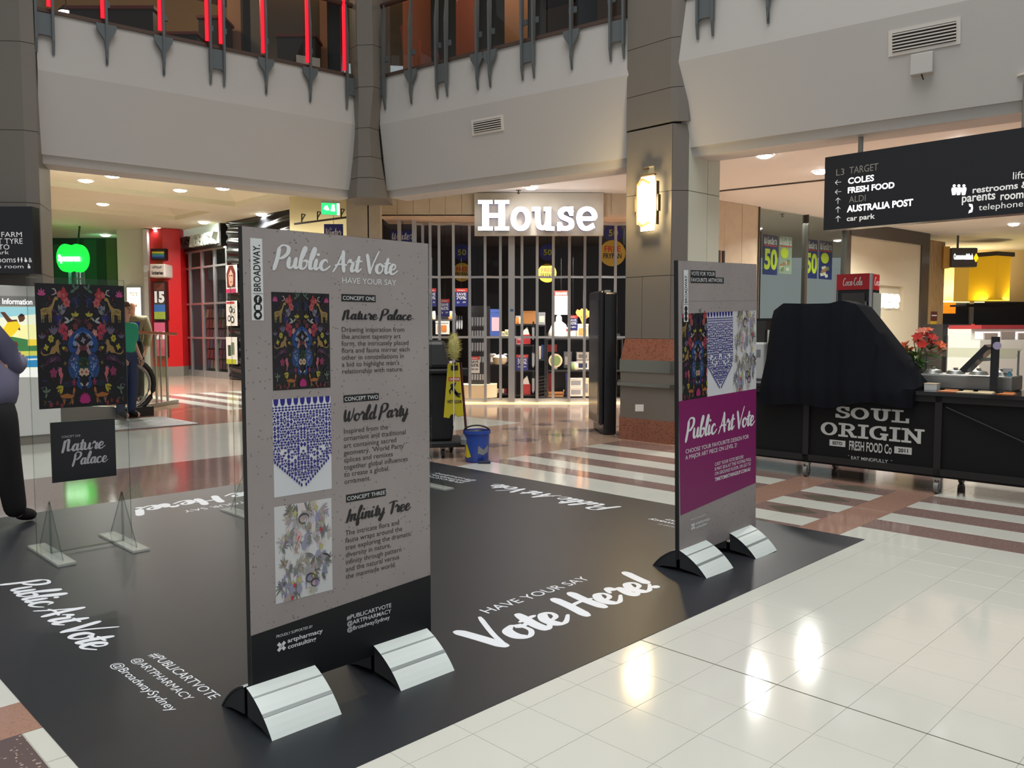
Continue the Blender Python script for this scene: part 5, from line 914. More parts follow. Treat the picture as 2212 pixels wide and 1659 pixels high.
t = thing('bank_pelmet', 'black bank counter wall with a bright strip of light along its top', 'counter', (0, 0, 0)); a = D(2030, 700, 25.5); b = D(2215, 652, 25.5); part('black_wall', MB().box(a.x, 25.5, 0, b.x + 1, 25.9, b.z), DIRB, t); part('light_strip', MB().box(a.x, 25.45, b.z - .02, D(2125, 650, 25.5).x, 25.6, b.z + .03), mat('warm_strip', (1, .9, .6), .4, emit=(1, .82, .42), es=3), t); o = part('orange_screen', MB().box(D(2030, 690, 25.4).x, 25.44, D(2030, 677, 25.4).z, D(2065, 690, 25.4).x, 25.5, D(2030, 653, 25.4).z), mat('lit_orange', S(236, 140, 30), .4, emit=S(240, 140, 30), es=.9), t); part('steel_post', MB().box(D(2095, 680, 25.4).x, 25.42, 0, D(2104, 680, 25.4).x, 25.5, b.z), BST, t)
for x, y, z, e, col in ((D(2160, 650, 24).x, 23.9, 2.35, 30, (1, .8, .3)), (D(2085, 640, 26.4).x, 26.4, 2.5, 50, (1, .8, .45))):
    l = bpy.data.lights.new('feature_uplight', 'AREA'); l.shape = 'RECTANGLE'; l.size = 1.6; l.size_y = .25; l.energy = e; l.color = col; o = bpy.data.objects.new('feature_uplight', l); C.objects.link(o); o.location = (x, y, z); o.rotation_euler = (math.radians(165), 0, 0)
# fridge door and white cabinet of the food stall
fc = thing('display_cabinet', 'white lit food display cabinet with a red trim at the right edge', 'cabinet', (0, 0, 0)); DF = 12.2; a = D(2113, 850, DF); b = D(2300, 702, DF); WHC = mat('white_cabinet', S(208, 208, 200), .35)
part('body', MB().box(a.x, DF + .25, 0, b.x, DF + .9, b.z - .06), WHC, fc); part('front', MB().box(a.x, DF, 0, b.x, DF + .25, D(2113, 735, DF).z), WHC, fc); part('red_trim', MB().box(a.x, DF - .02, b.z - .06, b.x, DF + .9, b.z), mat('red_trim', S(150, 44, 48), .4), fc); part('lit_inside', MB().box(a.x + .06, DF + .22, D(2113, 733, DF).z, b.x, DF + .25, b.z - .1), mat('lit_shelf', (1, 1, 1), .5, emit=(1, .98, .92), es=.9), fc)
for k in range(5): part('price_card', MB().box(a.x + .12 + .26 * k, DF + .1, D(2113, 734, DF).z, a.x + .32 + .26 * k, DF + .14, D(2113, 734, DF).z + .1 + .02 * (k % 2)), MC_['white'], fc)
df = thing('drinks_fridge', 'tall black glass-door fridge with a red edge behind the salad bar', 'fridge', (0, 0, 0)); a = D(2032, 840, 13.6); b = D(2103, 700, 13.6); part('body', MB().box(a.x, 13.6, 0, b.x, 14.2, b.z), DIRB, df); part('glass_door', MB().box(D(2046, 750, 13.6).x, 13.57, .3, D(2073, 750, 13.6).x, 13.6, b.z - .06), mat('lit_fridge_glass', S(180, 200, 190), .3, emit=S(190, 206, 196), es=.35), df); part('red_edge', MB().box(D(2096, 750, 13.6).x, 13.56, 0, b.x, 13.6, b.z), REDP, df); part('door_handle', MB().box(D(2043, 750, 13.6).x, 13.53, .8, D(2045, 750, 13.6).x, 13.57, 1.4), BST, df)
# cola fridge
pF = Vector((*D(1805, 700, 10.6).xy, 0)); tF = math.radians(-40); eF = Vector((math.cos(tF), math.sin(tF), 0)); cf = thing('cola_fridge', 'tall glass-door drinks fridge with a red header behind the black cloth', 'fridge', pF, tF); wF = online(1877, 650, pF, eF)[0]; hF = D(1805, 593, 10.6).z; dF_ = .42
COLA = mat('cola_red', S(190, 30, 40), .35); part('cabinet', MB().box(0, .05, 0, wF, dF_, hF - .2), DIRB, cf); part('header', MB().box(0, 0, hF - .2, wF, dF_, hF), COLA, cf); part('side_trim', MB().box(-.03, .0, 0, 0, .04, hF).box(wF, 0, 0, wF + .03, .04, hF), ALU, cf); part('door_glass', MB().box(.06, .03, .3, wF - .06, .05, hF - .24), mat('dim_fridge_glass', S(66, 64, 60), .15), cf); write(cf, 'Coca-Cola', XZ(-.004), (.08, hF - .15, wF - .08, hF - .04), WHITEINK0, 'brush'); write(cf, 'Coca', ((wF + .032, 0, 0), (0, 1, 0), (0, 0, 1), (1, 0, 0)), (.1, hF - .15, dF_ - .08, hF - .04), WHITEINK0, 'brush'); part('side_glass', MB().box(wF + .03, .06, .3, wF + .034, dF_ - .03, hF - .24), mat('side_lit_glass', S(150, 156, 150), .2, emit=S(180, 186, 176), es=.12), cf)
for r in range(4):
    for c_ in range(3):
        mb = MB(); mb.lathe([(.03, 0), (.03, .13), (.012, .17), (.012, .2)], 8, (.12 + c_ * .12, .022, hF - .55 - r * .3)); part('bottle', mb, MC_[['steel', 'orange', 'grey'][c_]], cf)
# ================================================================== hanging directory sign
V0 = Vector((*D(1780.5, 420, 9.9).xy, 0)); dS = Vector((S2, -S2, 0)); RS = -R45
def LS(px, py): return online(px, py, V0, dS)
hs = thing('directory_sign', 'long black hanging directory sign with white lettering at the upper right', 'sign', V0, RS); zs0, zs1 = LS(1781, 497.5)[1], LS(1784, 340)[1]
part('sign_box', MB().box(0, 0, zs0, 3.2, .18, zs1), DIRB, hs)
for px in (1850, 2203): x = LS(px, 400)[0]; part('hanging_rod', MB().lathe([(.03, zs1), (.03, CM)], 12, (x, .09, 0)), BST, hs); part('ceiling_rose', MB().lathe([(.09, CM - .03), (.09, CM - .01)], 16, (x, .09, 0)), VENTW, hs)
DIM = mat('unlit_lettering', S(150, 148, 140), .5); LIT = mat('lit_letters', (1, 1, 1), .5, emit=(1, .98, 1), es=1.6); MID = mat('half_lit_letters', S(214, 214, 210), .5, emit=(1, 1, 1), es=.35)
def sw_(s, pl, yb, yt, pr, m, bold=.0):
    x0, z0 = LS(pl, yb); _, z1 = LS(pl, yt); x1 = LS(pr, (yb + yt) / 2)[0]; write(hs, s, XZ(-.003), (x0, z0, x1, z1), m, bold=bold)
for s, pl, yb, yt, pr, m, bo in (('L3', 1806.5, 380, 366, 1824, DIM, 0), ('TARGET', 1835, 376, 361, 1897, DIM, 0), ('COLES', 1832, 398, 384.5, 1888, LIT, .02), ('FRESH FOOD', 1831.5, 418, 405, 1932, LIT, .03), ('ALDI', 1834, 438, 424.5, 1870, DIM, 0), ('AUSTRALIA POST', 1829.5, 459, 444.5, 1972, LIT, .03), ('car park', 1829, 481.5, 467, 1890, MID, .02), ('lift', 2188, 388, 372, 2212, MID, 0), ('restrooms &', 2101, 418, 404, 2222, MID, .02), ('parents', 2077.5, 443.5, 422, 2150, MID, .02), ('room', 2161, 433, 420.5, 2211, MID, .02), ('telephone', 2114, 459, 442, 2210, MID, 0)): sw_(s, pl, yb, yt, pr, m, bo)
def arrow(px, py, ang, m):
    x, z = LS(px, py); mb = MB(); c_, s_ = math.cos(ang), math.sin(ang)
    for (a, b), (c1, d1) in (((-.035, 0), (.035, 0)), ((.035, 0), (.008, .027)), ((.035, 0), (.008, -.027))): mb.bar((x + a * c_ - b * s_, -.003, z + a * s_ + b * c_), (x + c1 * c_ - d1 * s_, -.003, z + c1 * s_ + d1 * c_), .004, .01, up=(0, 1, 0))
    part('arrow', mb, m, hs)
arrow(1811, 394, math.pi, MID); arrow(1811, 414.5, math.pi, MID)
for y in (434, 453, 473): arrow(1810.5, y, math.pi / 2, MID)
for k, px in enumerate((2061, 2071, 2082, 2097)):
    x, z = LS(px if k < 3 else 2097, 411 if k < 3 else 450); mb = MB()
    if k < 3: mb.prism([(x + p, z + q) for p, q in ((-.015, -.05), (.015, -.05), (.026, .01), (.02, .03), (-.02, .03), (-.026, .01))], -.005, 0, 'y').prism([(x + p, z + .048 + q) for p, q in ROUND0(0, 0, .014)], -.005, 0, 'y')
    else: mb.loft([[(x + p, y, z + q) for p, q in ((-.02, .05), (.015, .04), (.022, 0), (.015, -.04), (-.02, -.05), (-.012, -.02), (.004, -.014), (.004, .014), (-.012, .02))] for y in (-.005, 0)])
    part('pictogram', mb, LIT, hs)
# ================================================================== black food kiosk on castors
VK = 5.4; UK = 8.0; KO = XY(UK, VK); KR = -R45
def LKk(px, py): v, z = onu(px, py, UK); return VK - v, z
kk = thing('food_kiosk', 'long black steel-framed food kiosk on castors with white logo lettering', 'kiosk', KO, KR); KB = mat('kiosk_black', S(22, 23, 24), .6, spec=.2); KF = mat('kiosk_frame', S(38, 38, 38), .5, spec=.3); KT = mat('kiosk_top', S(30, 30, 32), .12)
xp = [LKk(q, 940)[0] for q in (1742, 2027)]; step = xp[1] - xp[0]; posts_k = [xp[0] - step, xp[0], xp[1], xp[1] + step, xp[1] + 2 * step]; ZB, ZK = .17, .90
for x in posts_k: part('frame_post', MB().box(x - .03, -.02, ZB, x + .03, .04, ZK), KF, kk)
part('bottom_rail', MB().box(posts_k[0], -.02, ZB, posts_k[-1], .04, ZB + .06), KF, kk); part('top_rail', MB().box(posts_k[0], -.02, ZK - .06, posts_k[-1], .04, ZK), KF, kk)
for x0, x1 in zip(posts_k, posts_k[1:]): part('front_panel', MB().box(x0 + .03, .01, ZB + .06, x1 - .03, .03, ZK - .06), KB, kk)
part('counter_top', MB().box(posts_k[0] - .05, -.04, ZK, posts_k[-1] + .05, .8, ZK + .035), KT, kk); part('rear_panel', MB().box(posts_k[0], .75, ZB, posts_k[-1], .78, ZK), KB, kk); part('base_plate', MB().box(posts_k[0], 0, ZB - .02, posts_k[-1], .78, ZB), KB, kk)
part('cable_stay', MB().tube([(xp[1] + .06, -.01, ZK - .1), (xp[1] + .9, -.01, .45), (posts_k[3] - .06, -.01, ZB + .1)], .006, 6), KF, kk)
CAST = mat('castor_steel', S(180, 182, 180), .3, .8)
for x in posts_k:
    for y in (.02, .72):
        c_ = part('castor', MB().box(x - .035, y - .03, ZB - .04, x + .035, y + .03, ZB - .02).box(x - .03, y - .02, .045, x - .022, y + .02, ZB - .03).box(x + .022, y - .02, .045, x + .03, y + .02, ZB - .03), CAST, kk); w_ = MB().lathe([(.02, -.018), (.055, -.018), (.055, .018), (.02, .018)], 16); w_.xf(Matrix.Translation((x, y, .055)) @ Matrix.Rotation(math.pi / 2, 4, 'Y')); part('wheel', w_, mat('castor_wheel', S(120, 120, 118), .4), c_, smooth=True)
KW = mat('kiosk_lettering', S(196, 197, 194), .6)
def kw(s, pl, yb, yt, pr, style='sans', bold=0., m=None, **q):
    x0, z0 = LKk(pl, yb); _, z1 = LKk(pl, yt); x1 = LKk(pr, (yb + yt) / 2)[0]; return write(kk, s, XZ(.006), (x0, z0, x1, z1), m or KW, style, bold, **q)
kw('SOUL', 1803.5, 902.5, 876.5, 1964, 'slab'); kw('ORIGIN', 1772, 939, 910, 1997, 'slab'); kw('FRESH FOOD Co', 1833.5, 972, 951.5, 1926, bold=.02)
for pl, yb, yt, pr in ((1791, 962.5, 949.3, 1825.5), (1931, 979, 964, 1969)):
    x0, z0 = LKk(pl, yb); _, z1 = LKk(pl, yt); x1 = LKk(pr, (yb + yt) / 2)[0]; part('white_tab', MB().poly([(x0, .0075, z0), (x1, .0075, z0), (x1, .0075, z1), (x0, .0075, z1)]), KW, kk)
kw('ESTD', 1798, 960, 953, 1819, m=DKINK0, bold=.03); kw('2011', 1939.5, 976.5, 968, 1961, m=DKINK0, bold=.03); kw('EAT MINDFULLY', 1838, 992, 985, 1918, bold=.01); kw('-', 1831, 984.5, 983.7, 1834); kw('-', 1923.5, 995.3, 994.5, 1927); kw('HEA', 1835, 867.5, 861.5, 1851); kw('OOD', 1914, 875, 868.5, 1931)
# menu strip on the counter
t = thing('menu_strip', 'strip of orange and cream menu cards lying on the kiosk counter', 'menu', KO, KR)
for k, (a, b, m) in enumerate(((2022, 2062, 'orange'), (2063, 2094, 'cream'), (2095, 2140, 'cream'), (2150, 2186, 'orange'))): part('menu_card', MB().box(LKk(a, 850)[0], .03, ZK + .036, LKk(b, 850)[0], .16, ZK + .042).box(LKk(a, 850)[0] + .02, .16, ZK + .036, LKk(b, 850)[0] - .02, .2, ZK + .05), MC_[m], t)
# black cloth over the display
cl_px = [(1664, 742), (1668, 672), (1690, 655), (1740, 656), (1790, 655), (1842, 650), (1874, 658), (1900, 690), (1930, 728), (1960, 766), (1990, 806), (2013, 832)]
prof = []
for px, py in cl_px:
    v_, z_ = onu(px, py, UK + (.12 if px < 1800 else .42)); prof.append((VK - v_, z_))
cx0, cx1 = prof[0][0] - .0, prof[-1][0]
def ztop(x):
    for (a, za), (b, zb_) in zip(prof, prof[1:]):
        if a <= x <= b: return za + (zb_ - za) * (x - a) / max(b - a, 1e-5)
    return prof[0][1] if x < prof[0][0] else prof[-1][1]
mb = MB(); nx = 70; rows = []; rc = random.Random(4)
for i in range(nx + 1):
    x = cx0 + (cx1 - cx0) * i / nx; zt_k = max(ztop(x), ZK + .06); f = lambda a: .018 * math.sin(x * 17 + a) + .012 * math.sin(x * 41 + a * 2); hem = ZK - .14 + .035 * math.sin(x * 3.1) + .02 * math.sin(x * 9)
    tt = min(1, max(0, (zt_k - ZK) / .8))
    row = [(x, -.085 + f(0) * .7, hem), (x, -.085 + f(.5) * .7, ZK - .02), (x, -.075 + f(1) * .6, ZK + .05), (x + .0, .0 + f(1.4), ZK + .045 + (zt_k - ZK - .045) * .4), (x, .07 + f(2), ZK + .045 + (zt_k - ZK - .045) * .82), (x, .14, zt_k), (x, .35, zt_k + .004 * math.sin(x * 20)), (x, .52, zt_k - .02), (x, .6 + f(3), ZK + .045 + (zt_k - ZK - .045) * .5), (x, .66, ZK + .045)]
    rows.append(mb.pts(row))
for a, b in zip(rows, rows[1:]):
    for j in range(len(a) - 1): mb.face((a[j], b[j], b[j + 1], a[j + 1]))
mb.face(rows[0]); mb.face(rows[-1][::-1])
single('black_cloth', mb, mat('black_cotton', (.008, .009, .012), .95, spec=.08), 'black cloth draped over the tall display on the kiosk counter', 'cloth', KO, KR, smooth=True)
# things on the counter
def at_k(px, py, y, z=None):            # kiosk-frame x at a depth y behind the front, from a sight line
    v, zz_ = onu(px, py, UK + y); return VK - v, zz_
ZC = ZK + .036
def kthing(name, label, cat, px, y): x, _ = at_k(px, 830, y); o = thing(name, label, cat, KO + Matrix.Rotation(KR, 3, 'Z') @ Vector((x, y, ZC)), KR); return o
t = kthing('flower_vase', 'clear glass vase standing at the right end of the black cloth', 'vase', 1984, .70); part('glass', MB().lathe([(.05, 0), (.075, .03), (.085, .12), (.07, .2), (.06, .24), (.072, .26), (.068, .26), (.056, .24), (.066, .2), (.08, .12), (.07, .035)], 18, caps=False), glassy('vase_glass', (.9, .96, .9)), t, smooth=True); part('water', MB().lathe([(.045, .012), (.066, .035), (.076, .12), (.068, .17)], 16), glassy('vase_water', (.72, .82, .6), 1, .9), t, smooth=True)
fb = kthing('flower_bouquet', 'bouquet of orange and red lilies with green leaves in the glass vase', 'flowers', 1984, .70); rf = random.Random(9); FO = [mat('petal_orange', S(214, 96, 50), .5), mat('petal_red', S(186, 48, 40), .5), mat('petal_coral', S(206, 120, 96), .5)]; LFm = mat('leaf_green', S(70, 106, 44), .5)
mb = MB()
for k in range(12): a = rf.uniform(0, 6.28); r = rf.uniform(.03, .17); mb.tube([(.02 * math.cos(a), .02 * math.sin(a), .02), (.03 * math.cos(a), .03 * math.sin(a), .24), (r * math.cos(a), r * math.sin(a), rf.uniform(.32, .5))], .004, 5)
part('stems', mb, LFm, fb)
for k in range(30):
    a = rf.uniform(0, 6.28); r = rf.uniform(.08, .24); z = rf.uniform(.2, .4); L_ = rf.uniform(.1, .17); dx, dy = math.cos(a), math.sin(a); e = rf.uniform(-.06, .1)
    part('leaf', MB().poly([(dx * .05, dy * .05, z), (dx * (r - .02) * .7 - dy * .03, dy * (r - .02) * .7 + dx * .03, z + .02 + e * .4), (dx * (r + L_ * .2), dy * (r + L_ * .2), z + e), (dx * r * .7 + dy * .03, dy * r * .7 - dx * .03, z + .01 + e * .4)]), LFm, fb)
for k in range(15):
    a = rf.uniform(0, 6.28); r = .2 * math.sqrt(rf.random()); z = .34 + .2 * (1 - r / .2) + rf.uniform(-.04, .08); c0 = Vector((r * math.cos(a), r * math.sin(a), z)); out = Vector((math.cos(a) * r * 2.2, math.sin(a) * r * 2.2 - .25, .55)).normalized(); s1 = out.cross(Vector((0, 0, 1))).normalized(); s2 = s1.cross(out); mb = MB()
    for j in range(6):
        q = 2 * math.pi * j / 6; pd = (s1 * math.cos(q) + s2 * math.sin(q)); tn = pd.cross(out); tip = c0 + pd * .062 + out * .03; m1 = c0 + pd * .034 + out * .03
        mb.poly([c0, m1 + tn * .02, tip, m1 - tn * .02])
    mb.tube([c0 - out * .05, c0], [.006, .014], 6); part('bloom', mb, FO[k % 3], fb)
t = kthing('card_terminal_pole', 'black pole carrying a tilted black till screen on the kiosk counter', 'till', 2147, .28)
part('pole', MB().box(-.03, -.02, 0, .03, .02, .50), DIRB, t); part('base', MB().box(-.09, -.08, 0, .09, .08, .015), DIRB, t); part('screen', MB().loft([[(-.26, y, .2), (-.22, y, .17), (-.02, y, .4), (-.06, y, .43)] for y in (-.1, .12)]), DIRB, t); part('screen_arm', MB().bar((-.12, .0, .29), (0, 0, .3), .03, .03), BST, t); part('round_sticker', MB().prism([(p, .42 + q) for p, q in ROUND0(.02, 0, .035)], -.026, -.021, 'y'), mat('sticker_lilac', S(170, 160, 190), .5), t)
t = kthing('spray_bottle', 'blue spray bottle near the right edge of the kiosk', 'bottle', 2180, .5); part('bottle', MB().lathe([(.03, 0), (.033, .1), (.012, .15), (.012, .18)], 12), mat('blue_plastic', S(60, 140, 170), .3), t, smooth=True); part('trigger', MB().box(-.05, -.012, .18, .02, .012, .21), MC_['steel'], t)
t = kthing('salad_bar', 'stainless steel salad bar with lidded pans behind the flower vase', 'salad bar', 2088, .58); part('steel_well', MB().box(-.42, -.18, 0, .42, .2, .14), BST, t, bevel=.015); part('sneeze_guard', MB().loft([[(-.42, y, z) for y, z in ((-.1, .3), (.12, .38), (.12, .388), (-.1, .308))], [(.42, y, z) for y, z in ((-.1, .3), (.12, .38), (.12, .388), (-.1, .308))]]), glassy('vase_glass'), t)
for k in range(4): part('pan_lid', MB().lathe([(.085, 0), (.07, .03), (.02, .045), (.02, .06)], 14, (-.3 + .2 * k, 0, .14)), BST, t, smooth=True)
for x in (-.4, .4): part('guard_post', MB().bar((x, .1, .14), (x, .1, .37), .015, .015), BST, t)
t = kthing('coffee_grinder', 'grey and white grinder standing left of the black cloth', 'appliance', 1642, .6); part('body', MB().box(-.12, -.12, 0, .1, .14, .42), WGL, t, bevel=.02); part('hopper', MB().loft([[(-.1, -.08, .42), (.08, -.08, .42), (.08, .1, .42), (-.1, .1, .42)], [(-.13, -.1, .66), (.11, -.1, .66), (.11, .12, .66), (-.13, .12, .66)]]), mat('smoke_plastic', S(60, 60, 60), .3), t); part('dial_panel', MB().box(-.1, -.125, .26, .06, -.12, .34), MC_['grey'], t)
t = kthing('coffee_machine', 'white and steel coffee machine partly behind the black cloth', 'appliance', 1690, .62); part('body', MB().box(-.14, -.1, 0, .2, .12, .1).box(-.14, .06, .1, .2, .12, .5).box(-.14, -.1, .42, .2, .12, .56), WGL, t); part('drip_tray', MB().box(-.12, -.16, .1, .18, .05, .12), BST, t); part('spout', MB().box(-.02, -.06, .3, .05, .0, .42), BST, t); part('top_shelf', MB().box(-.3, -.1, .66, .2, .14, .69).box(-.3, .1, .56, -.27, .13, .66).box(.16, .1, .56, .19, .13, .66), DIRB, t)
t = kthing('paper_box', 'small pale carton on the counter beside the cloth hem', 'box', 2012, .2); part('carton', MB().box(-.05, -.04, 0, .06, .05, .06), WGL, t); part('lid', MB().box(-.052, -.042, .055, .062, .052, .063), MC_['cream'], t)
# ================================================================== printed artworks (flat prints)
def leaf(cx, cy, L, w, ang, n=7):
    a = math.radians(ang); ca, sa = math.cos(a), math.sin(a); up = []; dn = []
    for k in range(n + 1):
        t = k / n; h = w * math.sin(math.pi * t) ** 0.8
        up.append((t * L, h)); dn.append((t * L, -h))
    return [(cx + p * ca - q * sa, cy + p * sa + q * ca) for p, q in up + dn[-2:0:-1]]
def flower(cx, cy, r, n, col, core=None, sq=1.0):
    out = [(leaf(cx, cy, r, r * 0.36, 360 * k / n + 15), col) for k in range(n)]
    out = [([(x, cy + (y - cy) * sq) for x, y in p], c) for p, c in out]
    if core: out.append(([(cx + r * 0.3 * math.cos(k), cy + r * 0.3 * sq * math.sin(k)) for k in [2 * math.pi * j / 8 for j in range(8)]], core))
    return out
def lotus(cx, cy, r, n, col):
    return [(leaf(cx, cy, r * (0.75 + 0.25 * math.sin(math.pi * (k + .5) / n)), r * 0.16, 20 + 140 * k / (n - 1)), col) for k in range(n)]
def rib(path, w, col):
    vs, fs = ribbon(spline(path, 4), lambda dx, dy, t, p: w * (0.35 + 0.65 * math.sin(math.pi * min(max(t, 0.08), 0.92))), cap=0)
    return [([vs[i] for i in f], col) for f in fs]
def blob(cx, cy, rx, ry, col, n=12, rot=0):
    a0 = math.radians(rot)
    return [([(cx + rx * math.cos(t) * math.cos(a0) - ry * math.sin(t) * math.sin(a0), cy + rx * math.cos(t) * math.sin(a0) + ry * math.sin(t) * math.cos(a0)) for t in [2 * math.pi * k / n for k in range(n)]], col)]
def art_nature():
    rd = random.Random(3); L = []
    pink = S(228, 90, 160); red = S(196, 62, 74); coral = S(216, 110, 108); tan = S(190, 160, 92); grey = S(150, 148, 160)
    blue = S(34, 82, 158); dblue = S(34, 32, 100); yel = S(206, 196, 66); grn = S(28, 70, 56); lav = S(120, 112, 140); wht = S(205, 205, 205); plum = S(76, 36, 70)
    for k in range(26):
        L.append((leaf(rd.uniform(.04, .46), rd.uniform(.03, .95), rd.uniform(.05, .12), .016, rd.uniform(0, 360)), rd.choice([S(30, 34, 44), S(28, 44, 44), S(44, 26, 46), S(30, 28, 60)])))
    L += lotus(.06, .905, .06, 5, pink)
    L += rib([(.17, .91), (.215, .925), (.205, .955), (.175, .96)], .012, wht)
    L += flower(.3, .91, .055, 6, red, coral) + flower(.33, .85, .045, 6, coral, red) + flower(.25, .915, .03, 5, coral) + flower(.3, .96, .02, 5, red)
    L += [(leaf(.43, .955, .06, .012, a), S(96, 126, 112)) for a in (40, 115, 200)]
    L += blob(.425, .865, .05, .035, dblue) + blob(.43, .87, .02, .012, wht) + [(leaf(.4, .8, .12, .03, 60), S(24, 30, 62))]
    # giraffe
    L += [([(.04, .79), (.055, .755), (.1, .75), (.16, .77), (.19, .83), (.205, .865), (.235, .872), (.24, .885), (.215, .9), (.195, .888), (.17, .84), (.13, .81), (.07, .805)], tan)]
    L += [([(x, .775), (x + .02, .775), (x + .014, .69), (x + .004, .69)], tan) for x in (.045, .065, .125, .145)]
    L += [q for k in range(16) for q in blob(.06 + rd.random() * .1, .765 + rd.random() * .03, .006, .004, S(110, 84, 44), 5)]
    L += [(leaf(.27, .75, .09, .02, a), grey) for a in (60, 85, 110)]
    L += [(leaf(.23, .66, .12, .045, 85), dblue), (leaf(.25, .67, .1, .025, 95), S(52, 46, 140))]
    L += [(leaf(.36, .7, .07, .01, a), wht) for a in (150, 190, 40)] + [(leaf(.42, .74, .05, .012, a), yel) for a in (30, 80, 150)]
    L += flower(.28, .635, .06, 6, S(208, 70, 96), red) + flower(.3, .575, .035, 5, red) + flower(.365, .6, .04, 6, S(226, 150, 146), S(232, 190, 180))
    L += [(leaf(.18, .59, .08, .012, a), lav) for a in (80, 110, 135, 55)] + [(leaf(.05, .56, .05, .009, a), lav) for a in (40, 90, 140)]
    L += flower(.42, .66, .035, 5, S(130, 56, 60)) + flower(.46, .7, .03, 5, S(90, 40, 60))
    # peacock arch, neck, tail
    L += rib([(.5, .645), (.43, .605), (.365, .545), (.355, .49), (.385, .462), (.42, .475)], .055, blue)
    L += rib([(.5, .62), (.42, .58), (.385, .52)], .02, S(60, 116, 190)) + [(leaf(.4, .56, .07, .006, 40), wht), (leaf(.42, .555, .06, .005, 40), wht)]
    L += blob(.41, .52, .026, .022, S(150, 170, 210)) + rib([(.43, .525), (.455, .49), (.43, .44), (.39, .42)], .035, S(186, 150, 156))
    L += blob(.385, .33, .066, .1, S(44, 86, 150)) + blob(.4, .4, .05, .04, S(44, 86, 150))
    L += [q for k in range(34) for q in blob(.385 + rd.gauss(0, .028), .33 + rd.gauss(0, .042), .009, .008, rd.choice([S(110, 150, 206), S(30, 60, 130), S(150, 180, 220)]), 6)]
    L += blob(.485, .36, .05, .05, grn) + blob(.485, .36, .028, .03, S(24, 46, 40)) + [(leaf(.49, .46, .05, .012, a), S(120, 56, 70)) for a in (60, 100, 140)]
    L += flower(.145, .56, .035, 6, yel, S(150, 130, 50)) + flower(.09, .49, .03, 4, yel) + [(leaf(.26, .49, .07, .016, -20), yel)]
    # leopard
    L += [([(.12, .435), (.18, .44), (.2, .46), (.22, .44), (.235, .445), (.225, .5), (.245, .53), (.225, .555), (.2, .545), (.19, .51), (.15, .49)], S(188, 150, 88))] + rib([(.13, .44), (.07, .43), (.035, .45), (.05, .48)], .012, S(188, 150, 88))
    L += rib([(.06, .34), (.13, .39), (.21, .4), (.24, .38)], .05, plum) + [(leaf(.12, .37, .09, .008, 25), S(116, 88, 108))]
    L += flower(.16, .285, .045, 5, S(168, 60, 110)) + [([(.22, .31), (.245, .305), (.265, .27), (.25, .22), (.235, .19), (.225, .2), (.235, .24), (.215, .275)], S(224, 120, 130))] + blob(.23, .31, .024, .02, S(224, 120, 130))
    L += flower(.475, .285, .038, 7, S(232, 206, 180), S(190, 70, 60)) + rib([(.45, .24), (.43, .19), (.47, .15)], .035, blue) + [(leaf(.45, .2, .05, .01, -40), wht)]
    L += flower(.38, .2, .03, 5, S(160, 40, 90)) + blob(.31, .19, .06, .03, S(24, 44, 66))
    L += [(leaf(.26, .175, .08, .014, a), yel) for a in (190, 215, 240)] + [(leaf(.08, .13, .05, .01, a), S(120, 140, 120)) for a in (30, 100, 160, 250)]
    # deer
    L += [([(.22, .1), (.3, .115), (.36, .1), (.37, .15), (.385, .165), (.395, .14), (.38, .09), (.355, .075), (.3, .075), (.24, .08)], S(200, 124, 56))] + [(leaf(x, .08, .06, .006, a), S(200, 124, 56)) for x, a in ((.25, -70), (.28, -110), (.345, -80), (.365, -95))]
    L += flower(.12, .03, .025, 5, S(150, 60, 66)) + flower(.19, .04, .022, 5, S(120, 50, 56)) + flower(.24, .02, .022, 5, S(150, 60, 66)) + flower(.3, .47, .022, 4, S(130, 66, 50)) + flower(.29, .36, .02, 4, S(120, 110, 60))
    for k in range(70):
        x, y = rd.uniform(.03, .47), rd.uniform(.03, .97); c = rd.choice([S(120, 44, 60), S(60, 70, 120), S(60, 92, 70), S(140, 110, 50), S(110, 100, 130), S(80, 40, 80)])
        for a in (rd.uniform(0, 360), rd.uniform(0, 360), rd.uniform(0, 360)): L.append((leaf(x, y, rd.uniform(.018, .035), .004, a), c))
    L = [(p, tuple(q * .5 for q in c)) for p, c in L]
    L = L + [([(1 - x, y) for x, y in p], c) for p, c in L]
    L += lotus(.5, .03, .09, 9, S(160, 34, 104)) + flower(.5, .545, .03, 4, S(110, 110, 126))
    return S(17, 15, 20), L
